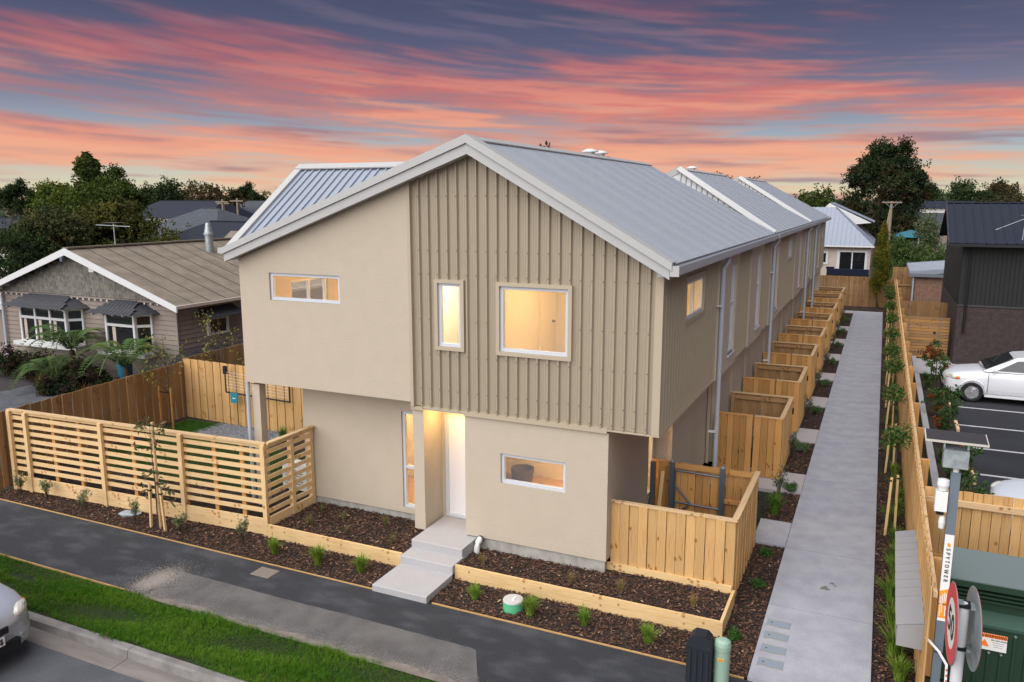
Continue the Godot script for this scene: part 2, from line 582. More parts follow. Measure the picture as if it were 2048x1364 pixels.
func paint(key: String, lin: Color, rough := 0.5, metal := 0.0, coat := 0.0) -> StandardMaterial3D:
	if mats.has(key): return mats[key]
	var m := mat(key, lin, rough, "", Vector3.ONE, "", Vector3.ONE, 0.0, metal)
	if coat > 0.0:
		m.clearcoat_enabled = true
		m.clearcoat = coat
		m.clearcoat_roughness = 0.06
	return m

func glow(key: String, lin: Color, energy: float) -> StandardMaterial3D:
	var m := mat(key, Color(0.9, 0.85, 0.75), 0.6)
	m.emission_enabled = true
	m.emission = lin.linear_to_srgb()
	m.emission_energy_multiplier = energy
	return m

func sheet(lo: Vector2, hi: Vector2, y: float, bits := 1) -> MB:
	var mb := MB.new()
	for i in bits:
		var a := lerpf(lo.x, hi.x, float(i) / bits)
		var b := lerpf(lo.x, hi.x, float(i + 1) / bits)
		mb.quad(Vector3(a, y, lo.y), Vector3(b, y, lo.y), Vector3(b, y, hi.y), Vector3(a, y, hi.y), Vector3.UP)
	return mb

# ------------------------------------------------------------------ ground and street
func ground():
	var mb := MB.new()
	var prof := [[-3000.0, -0.03], [-600.0, -0.03], [-200.0, -0.03], [-60.0, -0.03], [-7.48, -0.03], [-7.47, -0.17], [60.0, -0.17]]
	for i in prof.size() - 1:
		for k in 6:
			var xa: float = [-3000.0, -300.0, -40.0, 0.0, 40.0, 300.0][k]
			var xb: float = [-300.0, -40.0, 0.0, 40.0, 300.0, 3000.0][k]
			mb.quad(Vector3(xa, prof[i][1], prof[i][0]), Vector3(xb, prof[i][1], prof[i][0]), Vector3(xb, prof[i + 1][1], prof[i + 1][0]), Vector3(xa, prof[i + 1][1], prof[i + 1][0]), Vector3(0, 1, 0.1))
	structure("ground", mb.done(), mats.suburb, "dark suburban ground reaching to the horizon")

func street():
	structure("road", sheet(Vector2(-120, -7.12), Vector2(60, 40), -0.145, 6).done(), mats.road, "worn grey asphalt street")
	# kerb and channel, in lengths with open joints
	var x := -60.0
	while x < 12.0:
		var kb := MB.new()
		kb.extrude([Vector2(-7.50, -0.16), Vector2(-7.50, 0.0), Vector2(-7.40, 0.004), Vector2(-7.36, -0.015), Vector2(-7.345, -0.135), Vector2(-7.345, -0.16)], Vector3(x + 0.004, 0, 0), Vector3(0, 0, 1), Vector3.UP, Vector3(2.39, 0, 0))
		structure("kerb", kb.done(), mats.kerb, "length of worn concrete kerb beside the grass verge")
		var cb := MB.new()
		cb.extrude([Vector2(-7.342, -0.17), Vector2(-7.342, -0.128), Vector2(-7.12, -0.138), Vector2(-7.06, -0.139), Vector2(-7.06, -0.17)], Vector3(x + 0.004, 0, 0), Vector3(0, 0, 1), Vector3.UP, Vector3(2.39, 0, 0))
		structure("gutter_channel", cb.done(), mats.channel, "stained concrete gutter channel between kerb and street")
		x += 2.4
	structure("verge_soil", sheet(Vector2(-60, -8.63), Vector2(-3.9, -7.49), -0.012, 4).done(), mats.lawn_soil, "soil of the grass verge")
	structure("footpath", sheet(Vector2(-60, -10.40), Vector2(14, -8.66), 0.0, 6).done(), mats.footpath, "dark new asphalt footpath along the street")
	# older, paler strip of footpath with an uneven edge
	var mb := MB.new()
	var n := 60
	var pts := []
	for i in n + 1:
		var t := float(i) / n
		var px := lerpf(-10.85, -4.55, t)
		var far := -9.53 + 0.008 * sin(px * 2.0) + 0.004 * sin(px * 13.0)
		if t > 0.93: far = lerpf(far, -8.75, (t - 0.93) / 0.07)
		pts.append([px, far, -8.64])
	for i in n:
		mb.quad(Vector3(pts[i][0], 0.004, pts[i][1]), Vector3(pts[i + 1][0], 0.004, pts[i + 1][1]), Vector3(pts[i + 1][0] + 0.15, 0.004, pts[i + 1][2]), Vector3(pts[i][0] + 0.15, 0.004, pts[i][2]), Vector3.UP)
	structure("footpath_patch", mb.done(), mats.footpath_old, "older paler strip of asphalt footpath")
	mat("sand", Color(0.34, 0.29, 0.25), 0.95, "grit", Vector3.ONE, "patchy", Vector3.ONE)
	# sandy strip where the turf meets the old footpath
	var ss := MB.new()
	for i in 90:
		var xa := -10.75 + i * 0.07
		var xb := xa + 0.07
		var wa := 0.05 + 0.03 * sin(xa * 3.1) + 0.02 * sin(xa * 9.7)
		var wb := 0.05 + 0.03 * sin(xb * 3.1) + 0.02 * sin(xb * 9.7)
		ss.quad(Vector3(xa, 0.008, -8.66 - wa), Vector3(xb, 0.008, -8.66 - wb), Vector3(xb, 0.008, -8.58), Vector3(xa, 0.008, -8.58), Vector3.UP)
	structure("sand_strip", ss.done(), mats.sand, "sandy strip between turf and old footpath")
	# thin timber edging boards on both sides of the footpath
	for e in [[-60.0, -10.42, -7.40, -10.42], [-6.26, -10.43, -1.30, -10.43], [-60.0, -8.645, -11.2, -8.645]]:
		var o := box(self, "timber_edging", mats.pale1_x, Vector3(e[0], -0.06, e[1] - 0.009), Vector3(e[2], 0.012, e[3] + 0.009))
		tag(o, "", "", "", "structure")
	# access cover in the footpath
	var cv := thing("access_cover", "small square ribbed metal cover set in the footpath", "cover", Vector3(-9.48, 0.0, -10.12))
	var cm: StandardMaterial3D = mat("cover", Color(0.36, 0.31, 0.26), 0.8, "grit", Vector3.ONE)
	cbox(cv, "plate", cm, Vector3(0, 0.006, 0), Vector3(0.40, 0.012, 0.30))
	for k in 9:
		cbox(cv, "rib", cm, Vector3(-0.17 + k * 0.0425, 0.014, 0), Vector3(0.018, 0.006, 0.26))

# ------------------------------------------------------------------ terrace
const ZF := -12.2       # front face
const XL := -11.59      # left wall
const XR := -3.07       # right wall, upper storey
const RX := -6.33       # ridge
const RY := 7.50
const EX := -2.87       # right eave
const EY := 5.52
const LX := -11.79      # left eave
const LY := 5.51

func rise(x: float) -> float:  # roof surface of the front gable
	return RY - (x - RX) * (RY - EY) / (EX - RX) if x > RX else RY - (RX - x) * (RY - LY) / (RX - LX)

func under(x: float) -> float: return rise(x) - 0.24

# trapezoid-ribbed sheet metal: one bay of it, cut to [a, b] along u, from yb up to top(u)
func clad_bay(parent: Node, at: Vector3, u: Vector3, o: Vector3, u0: float, a: float, b: float, yb: float, top: Callable, pitch := 0.19):
	var prof := [[0.0, 0.0], [0.045, 0.0], [0.050, 0.004], [0.060, 0.004], [0.065, 0.0], [0.085, 0.0], [0.090, 0.004], [0.100, 0.004], [0.105, 0.0], [0.130, 0.0], [0.138, 0.050], [0.166, 0.050], [0.182, 0.0], [0.19, 0.0]]
	var p := []
	var last := []
	for q in prof:
		var x: float = u0 + q[0] * pitch / 0.19
		if last and last[0] < a and x > a: p.append([a, lerpf(last[1], q[1], (a - last[0]) / (x - last[0]))])
		if last and last[0] < b and x > b:
			p.append([b, lerpf(last[1], q[1], (b - last[0]) / (x - last[0]))])
		if x >= a and x <= b: p.append([x, q[1]])
		last = [x, q[1]]
	if p.size() < 2: return
	var mb := MB.new()
	for i in p.size() - 1:
		var l: Vector3 = at + u * p[i][0] + o * p[i][1]
		var r: Vector3 = at + u * p[i + 1][0] + o * p[i + 1][1]
		if (r - l).length() < 0.001: continue
		mb.quad(l + Vector3.UP * yb, r + Vector3.UP * yb, r + Vector3.UP * top.call(p[i + 1][0]), l + Vector3.UP * top.call(p[i][0]), o)
	if mb.v.size(): put(parent, "cladding_panel", mb, mats.cladding)

func screws(parent: Node, spots: Array, o: Vector3):
	var mb := MB.new()
	for s in spots:
		mb.lathe([Vector2(0.011, 0.0), Vector2(0.011, 0.004), Vector2(0.006, 0.010), Vector2(0.0, 0.011)], s, o, 6)
	var r := put(parent, "screws", mb, paint("screw", Color(0.16, 0.12, 0.08), 0.5))
	r.set_meta("kind", "stuff")

# a window filling the hole lo..hi in a wall; o is the outward direction, u runs along the wall
func window(parent: Node, at: Vector3, u: Vector3, o: Vector3, w: float, h: float, m: Material, bars := [], border := 0.055, called := "window"):
	var mb := MB.new()
	var up := Vector3.UP
	var b := Basis(u, up, u.cross(up))
	var d := 0.07
	mb.bx(at + u * (w / 2) + up * (border / 2), Vector3(w, border, d), b)
	mb.bx(at + u * (w / 2) + up * (h - border / 2), Vector3(w, border, d), b)
	mb.bx(at + u * (border / 2) + up * (h / 2), Vector3(border, h - 2 * border, d), b)
	mb.bx(at + u * (w - border / 2) + up * (h / 2), Vector3(border, h - 2 * border, d), b)
	var win := put(parent, called, mb, m)
	var us := [border]
	var vs := [border]
	for x in bars:
		var kb := MB.new()
		if x[0] == "v":
			kb.bx(at + u * x[1] + up * (h / 2), Vector3(border * 0.9, h - 2 * border, d * 0.9), b)
			us.append(x[1])
		else:
			kb.bx(at + u * (w / 2) + up * x[1], Vector3(w - 2 * border, border, d * 0.9), b)
			vs.append(x[1])
		put(win, "glazing_bar", kb, m)
	us.append(w - border)
	vs.append(h - border)
	for i in us.size() - 1:
		for j in vs.size() - 1:
			var gb := MB.new()
			var p: Vector3 = at + u * us[i] + up * vs[j]
			var q: Vector3 = at + u * us[i + 1] + up * vs[j + 1]
			gb.quad(p, Vector3(q.x, p.y, q.z), q, Vector3(p.x, q.y, p.z), o)
			put(win, "pane", gb, mats.pane)
	return win

func frame_boxes(parent: Node, called: String, m: Material, x0: float, y0: float, x1: float, y1: float, z: float, t: float, proud: float):
	for r in [[x0 - t, y1, x1 + t, y1 + t], [x0 - t, y0 - t, x1 + t, y0], [x0 - t, y0, x0, y1], [x1, y0, x1 + t, y1]]:
		box(parent, called, m, Vector3(r[0], r[1], z - 0.03), Vector3(r[2], r[3], z + proud))

func lamp(parent: Node, at: Vector3, energy: float, size := 0.12, warm := Color(1.0, 0.81, 0.52)):
	var mb := MB.new()
	mb.lathe([Vector2(size, 0.0), Vector2(size, -0.02), Vector2(size * 0.8, -0.03), Vector2(0.0, -0.03)], at)
	put(parent, "ceiling_lamp", mb, mats.lamp_glow)
	var l := OmniLight3D.new()
	l.name = "lamp_light"
	l.light_color = warm
	l.light_energy = energy
	l.light_size = size
	l.omni_range = 12.0
	l.omni_attenuation = 2.0
	l.shadow_enabled = true
	parent.add_child(l, true)
	l.position = at + Vector3(0, -0.12, 0) - origin(parent)

func corrugated(parent: Node, called: String, m: Material, z0: float, z1: float, low: Vector3, high: Vector3, lo_t: Callable, hi_t: Callable, pitch := 0.108, amp := 0.020, seg := 6):
	# a sheet whose waves run from low (t = 0) to high (t = 1) in the x-y plane, laid from z0 back to z1
	var mb := MB.new()
	var slope := high - low
	var nrm := Vector3(-slope.y, slope.x, 0).normalized()
	if nrm.y < 0: nrm = -nrm
	var n := int(ceil(absf(z1 - z0) / pitch * seg))
	var prev := []
	for i in n + 1:
		var z := z0 + (z1 - z0) * i / n
		var ph := TAU * z / pitch
		var off := nrm * amp * sin(ph)
		var nn := (nrm + Vector3(0, 0, -cos(ph)) * (amp * TAU / pitch)).normalized()
		var a := low + slope * float(lo_t.call(z)) + off
		var b := low + slope * float(hi_t.call(z)) + off
		var cur := [Vector3(a.x, a.y, z), Vector3(b.x, b.y, z), nn]
		if prev and (prev[1] - prev[0]).length() + (cur[1] - cur[0]).length() > 0.02:
			mb.squad(prev[0], prev[1], cur[1], cur[0], prev[2], prev[2], nn, nn)
		prev = cur
	if mb.v.size(): put(parent, called, mb, m)

func terrace():
	glow("lamp_glow", Color(1.0, 0.72, 0.36), 3.0)
	var blocks := []
	var lab := ["beige rendered townhouse with tan ribbed cladding and lit windows facing the street", "second townhouse block of the terrace with pale ribbed gable above the roof", "rearmost townhouse block of the terrace beside the back fence"]
	for k in 3:
		blocks.append(thing("townhouse", lab[k], "townhouse", Vector3(-7.0, 0, -12.25 - 12.22 * k), "blocks of one terrace"))
	front_walls(blocks[0])
	for k in 3: block_sides(blocks[k], k)
	for k in 3: block_roof(blocks[k], k)
	rooms(blocks[0])

func front_walls(h: Node3D):
	var X := Vector3.RIGHT
	var Z := Vector3.BACK
	# upper left render, with its lit window
	var mb := MB.new()
	mb.wall(Vector3(XL, 2.84, ZF + 0.06), X, Z, 3.94, 2.36, 0.16, [[0.75, 1.71, 2.43, 2.25]])
	mb.extrude([Vector2(XL, 5.2), Vector2(-7.65, 5.2), Vector2(-7.65, under(-7.65)), Vector2(XL, under(XL))], Vector3(0, 0, ZF - 0.10), X, Vector3.UP, Vector3(0, 0, 0.16))
	put(h, "upper_wall", mb, mats.stucco)
	window(h, Vector3(XL + 0.755, 4.555, ZF - 0.01), X, Z, 1.67, 0.53, mats.frame)
	# trim where render meets cladding, and below the cladding
	box(h, "corner_trim", mats.flashing, Vector3(-7.648, 2.76, ZF - 0.08), Vector3(-7.585, under(-7.6), ZF + 0.075))
	box(h, "base_trim", mats.flashing, Vector3(-7.66, 2.695, ZF - 0.06), Vector3(-7.42, 2.755, ZF + 0.05))
	box(h, "base_trim", mats.flashing, Vector3(-6.57, 2.695, ZF - 0.06), Vector3(-3.90, 2.78, ZF + 0.045))
	box(h, "base_trim", mats.flashing, Vector3(-7.42, 2.735, ZF - 0.10), Vector3(-6.57, 2.775, ZF + 0.040))
	box(h, "base_trim", mats.flashing, Vector3(-3.90, 2.735, ZF - 0.10), Vector3(-3.03, 2.765, ZF + 0.040))
	box(h, "corner_trim", mats.flashing, Vector3(-3.16, 2.765, ZF - 0.10), Vector3(-3.03, under(-3.05) + 0.04, ZF + 0.043))
	# cladding bays with the two windows cut out
	var holes := [[-7.06, 3.92, -6.60, 5.05], [-5.85, 3.92, -4.60, 5.05]]
	var spots := []
	var x := -7.585
	while x < -3.17:
		var x1 := minf(x + 0.19, -3.16)
		var cuts := [x, x1]
		for q in holes:
			for e in [q[0], q[2]]:
				if e > x + 0.002 and e < x1 - 0.002: cuts.append(e)
		cuts.sort()
		for i in cuts.size() - 1:
			var mid: float = (cuts[i] + cuts[i + 1]) / 2
			var hit = null
			for q in holes:
				if mid > q[0] and mid < q[2]: hit = q
			if hit == null:
				clad_bay(h, Vector3(0, 0, ZF), X, Z, x, cuts[i], cuts[i + 1], 2.77, under)
			else:
				clad_bay(h, Vector3(0, 0, ZF), X, Z, x, cuts[i], cuts[i + 1], 2.77, func(_u): return hit[1])
				clad_bay(h, Vector3(0, 0, ZF), X, Z, x, cuts[i], cuts[i + 1], hit[3], under)
		var rx := x + 0.154
		for y in [2.84, 3.12, 3.76, 4.40, 5.2, 5.62, 6.55]:
			var clear: bool = y < under(rx) - 0.1 and not holes.any(func(q): return rx > q[0] - 0.12 and rx < q[2] + 0.12 and y > q[1] - 0.1 and y < q[3] + 0.1)
			if clear and rx < -3.18: spots.append(Vector3(rx, y + rnd(-0.006, 0.006), ZF + 0.050))
		x += 0.19
	screws(h, spots, Z)
	for q in holes:
		frame_boxes(h, "window_flashing", mats.flashing, q[0], q[1], q[2], q[3], ZF, 0.065, 0.064)
		window(h, Vector3(q[0] + 0.002, q[1] + 0.002, ZF - 0.015), X, Z, q[2] - q[0] - 0.004, q[3] - q[1] - 0.004, mats.frame)
	# wall behind the cladding
	var bk := MB.new()
	bk.wall(Vector3(-7.58, 2.80, ZF - 0.035), X, Z, 4.44, 2.40, 0.10, [[0.52, 1.12, 0.98, 2.25], [1.73, 1.12, 2.98, 2.25]])
	put(h, "inner_wall", bk, mats.interior)
	# ground floor: right front wall with the low window, then the side of it
	var lw := MB.new()
	lw.wall(Vector3(-6.57, 0.43, ZF), X, Z, 2.69, 2.262, 0.14, [[0.71, 1.10, 1.94, 1.65]])
	put(h, "lower_wall", lw, mats.stucco)
	window(h, Vector3(-5.858, 1.532, ZF - 0.07), X, Z, 1.226, 0.546, mats.frame)
	box(h, "lower_wall", mats.stucco, Vector3(-6.57, 0.43, -12.99), Vector3(-6.44, 2.692, ZF - 0.142))
	var sw := MB.new()
	sw.wall(Vector3(-3.88, 0.43, ZF - 0.142), Vector3.FORWARD, X, 3.0, 2.262, 0.12, [[2.46, 0.2, 2.90, 2.0]])
	put(h, "lower_wall", sw, mats.stucco_side)
	window(h, Vector3(-3.94, 0.635, ZF - 2.606), Vector3.FORWARD, X, 0.432, 1.79, mats.frame)
	# foundation
	box(h, "foundation", mats.concrete_base, Vector3(-6.33, -0.02, -12.32), Vector3(-3.91, 0.43, ZF - 0.03))
	box(h, "foundation", mats.concrete_base, Vector3(-10.68, -0.02, -12.95), Vector3(-7.45, 0.345, -12.83))
	# lower left wall, set back, with the narrow window
	var ll := MB.new()
	ll.wall(Vector3(-10.70, 0.345, -12.80), X, Z, 3.05, 2.44, 0.14, [[2.40, 0.11, 2.86, 2.08]])
	put(h, "lower_wall", ll, mats.stucco)
	window(h, Vector3(-8.298, 0.457, -12.87), X, Z, 0.456, 1.966, mats.frame, [["h", 0.83]])
	box(h, "lower_wall", mats.stucco, Vector3(-10.70, 0.345, -24.3), Vector3(-10.56, 2.785, -12.942))
	# porch: side fin, door wall, door, light
	box(h, "porch_fin", mats.stucco, Vector3(-7.66, 0.36, -12.94), Vector3(-7.43, 2.692, ZF))
	var dw := MB.new()
	dw.wall(Vector3(-7.43, 0.36, -12.86), X, Z, 0.86, 2.36, 0.12, [[0.06, 0.06, 0.86, 2.10]])
	put(h, "porch_wall", dw, mats.stucco)
	var dr := box(h, "front_door", mats.door_white, Vector3(-7.30, 0.47, -12.95), Vector3(-6.575, 2.40, -12.905))
	for q in [[-7.37, 0.42, -7.30, 2.46], [-7.30, 2.40, -6.575, 2.46]]:
		box(dr, "door_frame", mats.frame, Vector3(q[0], q[1], -12.96), Vector3(q[2], q[3], -12.88))
	box(dr, "door_sill", mats.frame, Vector3(-7.30, 0.42, -12.96), Vector3(-6.575, 0.47, -12.85))
	box(h, "porch_ceiling", mats.white_paint, Vector3(-7.43, 2.70, -12.86), Vector3(-6.57, 2.733, ZF - 0.01))
	lamp(h, Vector3(-7.0, 2.70, -12.50), 0.12, 0.05)
	# post and pipe under the upper left corner
	box(h, "porch_post", mats.stucco_side, Vector3(-11.50, 0.18, -12.38), Vector3(-11.30, 2.79, -12.20))
	var dp := MB.new()
	dp.tube([Vector3(-11.64, 5.2, -12.25), Vector3(-11.64, 2.8, -12.25), Vector3(-11.56, 2.62, -12.15), Vector3(-11.56, 0.25, -12.15)], [0.04, 0.04, 0.04, 0.04], 10)
	put(h, "downpipe", dp, mats.downpipe)

func block_sides(h: Node3D, k: int):
	var za := -12.25 - 12.22 * k
	var zb := za - 12.22
	var F := Vector3.FORWARD
	var X := Vector3.RIGHT
	# floor slab that forms the soffit of the overhang, left and rear walls
	box(h, "floor_slab", mats.soffit, Vector3(XL + 0.02, 2.70 if k else 2.785, zb + 0.01), Vector3(XR - 0.04, 2.90, za - (0.12 if k == 0 else 0.0)))
	if k == 0:
		var lw := MB.new()
		lw.wall(Vector3(XL, 2.84, zb), Vector3.BACK, Vector3.LEFT, 12.1, 2.55, 0.14, [[9.72, 0.56, 10.97, 1.95]])
		put(h, "side_wall", lw, mats.stucco)
		window(h, Vector3(XL + 0.06, 3.402, zb + 9.722), Vector3.BACK, Vector3.LEFT, 1.246, 1.386, mats.frame, [["v", 0.6]])
	else:
		box(h, "side_wall", mats.stucco, Vector3(XL, 0.2, zb), Vector3(XL + 0.14, 5.4, za))
	if k == 2:
		box(h, "rear_wall", mats.stucco, Vector3(XL + 0.14, 0.2, zb), Vector3(XR - 0.06, 5.5, zb + 0.14))
	# lower side walls
	if k == 0:
		box(h, "lower_wall", mats.stucco_side, Vector3(-3.88, 0.2, -15.36), Vector3(-3.55, 2.70, -15.345))
		box(h, "lower_wall", mats.stucco_side, Vector3(-3.69, 0.2, -18.95), Vector3(-3.55, 2.70, -15.362))
		box(h, "corner_trim", mats.flashing, Vector3(-3.53, 0.2, -18.93), Vector3(-3.46, 2.70, -18.80))
		box(h, "lower_wall", mats.stucco_side, Vector3(-3.54, 0.2, zb), Vector3(-3.38, 2.70, -18.96))
	else:
		box(h, "lower_wall", mats.stucco_side, Vector3(-3.54, 0.2, zb), Vector3(-3.38, 2.70, za - 0.004))
	for zz in [[-21.0], [-23.3], [-27.3], [-32.2], [-36.4], [-41.0], [-45.4]]:
		if zz[0] < za and zz[0] > zb:
			box(h, "corner_trim", mats.flashing, Vector3(-3.379, 0.2, zz[0] - 0.10), Vector3(-3.33, 2.70, zz[0]))
	# upper side: bays of cladding and rendered panels with tall windows
	var clad := [[-12.235, -16.62, [-13.80, 4.40, -15.30, 5.08]], [-19.24, -21.02, null], [-23.44, -24.47, null], [-24.47, -25.05, null], [-27.32, -32.32, [-29.95, 4.38, -31.25, 5.08]], [-35.02, -36.30, null], [-39.70, -40.60, null], [-45.70, -48.90, [-46.3, 4.38, -47.6, 5.08]]]
	var top := func(_u): return 5.40
	for c in clad:
		if c[0] > za + 0.1 or c[0] < zb + 0.02: continue
		var z0: float = -c[0]
		var z1: float = -c[1]
		var q = c[2]
		var s := z0
		while s < z1 - 0.02:
			var e := minf(s + 0.19, z1)
			var cuts := [s, e]
			if q != null:
				for w in [-q[0], -q[2]]:
					if w > s + 0.002 and w < e - 0.002: cuts.append(w)
			cuts.sort()
			for i in cuts.size() - 1:
				var mid: float = (cuts[i] + cuts[i + 1]) / 2
				if q != null and mid > -q[0] and mid < -q[2]:
					clad_bay(h, Vector3(XR, 0, 0), F, X, s, cuts[i], cuts[i + 1], 2.765, func(_u): return q[1])
					clad_bay(h, Vector3(XR, 0, 0), F, X, s, cuts[i], cuts[i + 1], q[3], top)
				else:
					clad_bay(h, Vector3(XR, 0, 0), F, X, s, cuts[i], cuts[i + 1], 2.765, top)
			s += 0.19
		box(h, "base_trim", mats.flashing, Vector3(XR - 0.05, 2.72, c[1]), Vector3(XR + 0.045, 2.762, c[0]))
		if q == null:
			box(h, "inner_wall", mats.interior, Vector3(XR - 0.14, 2.72, c[1]), Vector3(XR - 0.052, 5.4, c[0]))
		else:
			var iw := MB.new()
			iw.wall(Vector3(XR - 0.052, 2.72, c[0]), F, X, c[0] - c[1], 2.68, 0.09, [[c[0] - q[0], q[1] - 2.72, c[0] - q[2], q[3] - 2.72]])
			put(h, "inner_wall", iw, mats.interior)
			window(h, Vector3(XR - 0.02, q[1] + 0.002, q[0] - 0.002), F, X, q[0] - q[2] - 0.004, q[3] - q[1] - 0.004, mats.frame, [["v", 0.72]])
			for r in [[q[3], q[3] + 0.085, q[0] + 0.08, q[2] - 0.08], [q[1] - 0.085, q[1], q[0] + 0.08, q[2] - 0.08], [q[1], q[3], q[0] + 0.08, q[0]], [q[1], q[3], q[2], q[2] - 0.08]]:
				box(h, "window_flashing", mats.flashing, Vector3(XR - 0.05, r[0], r[3]), Vector3(XR + 0.05, r[1], r[2]))
	var panels := [[-16.76, -19.22, -18.08, -18.86], [-21.10, -23.42, -22.20, -22.98], [-25.18, -27.30, -26.45, -27.05], [-32.36, -35.0, -33.9, -34.6], [-36.44, -39.68, -38.6, -39.25], [-40.74, -45.66, -44.2, -44.9]]
	for p in panels:
		if p[0] > za or p[0] < zb: continue
		var pw := MB.new()
		pw.wall(Vector3(XR + 0.07, 2.70, p[0]), F, X, p[0] - p[1], 2.70, 0.20, [[p[0] - p[2], 0.32, p[0] - p[3], 2.36]])
		put(h, "rendered_panel", pw, mats.stucco_side)
		window(h, Vector3(XR - 0.01, 3.022, p[2] - 0.002), F, X, p[2] - p[3] - 0.004, 2.036, mats.frame, [["h", 1.15]])
		box(h, "window_sill", mats.frame, Vector3(XR + 0.0, 2.985, p[3] - 0.02), Vector3(XR + 0.10, 3.02, p[2] + 0.02))
		box(h, "partition", mats.interior, Vector3(XR - 0.9, 2.95, p[1] + 0.1), Vector3(XR - 0.6, 5.3, p[0] - 0.1))
	# strips of wall between them, dark where they are set back
	for g in [[-16.62, -16.76], [-21.02, -21.10], [-25.05, -25.18], [-32.32, -32.36], [-36.30, -36.44], [-40.60, -40.74]]:
		if g[0] > za or g[0] < zb: continue
		box(h, "recessed_wall", mats.flashing, Vector3(XR - 0.40, 2.72, g[1]), Vector3(XR - 0.32, 5.4, g[0]))
	for z in [-16.82, -25.25, -37.0, -41.35]:
		if z > za or z < zb: continue
		var dp := MB.new()
		dp.tube([Vector3(EX + 0.03, 5.42, z), Vector3(EX - 0.0, 5.22, z), Vector3(-2.95, 5.1, z), Vector3(-2.95, 0.06, z)], [0.055, 0.05, 0.05, 0.05], 12)
		var d := put(h, "downpipe", dp, mats.downpipe)
		for y in [1.6, 4.3]:
			box(d, "bracket", mats.white_paint, Vector3(-3.10, y, z + 0.02), Vector3(-2.94, y + 0.025, z + 0.14))

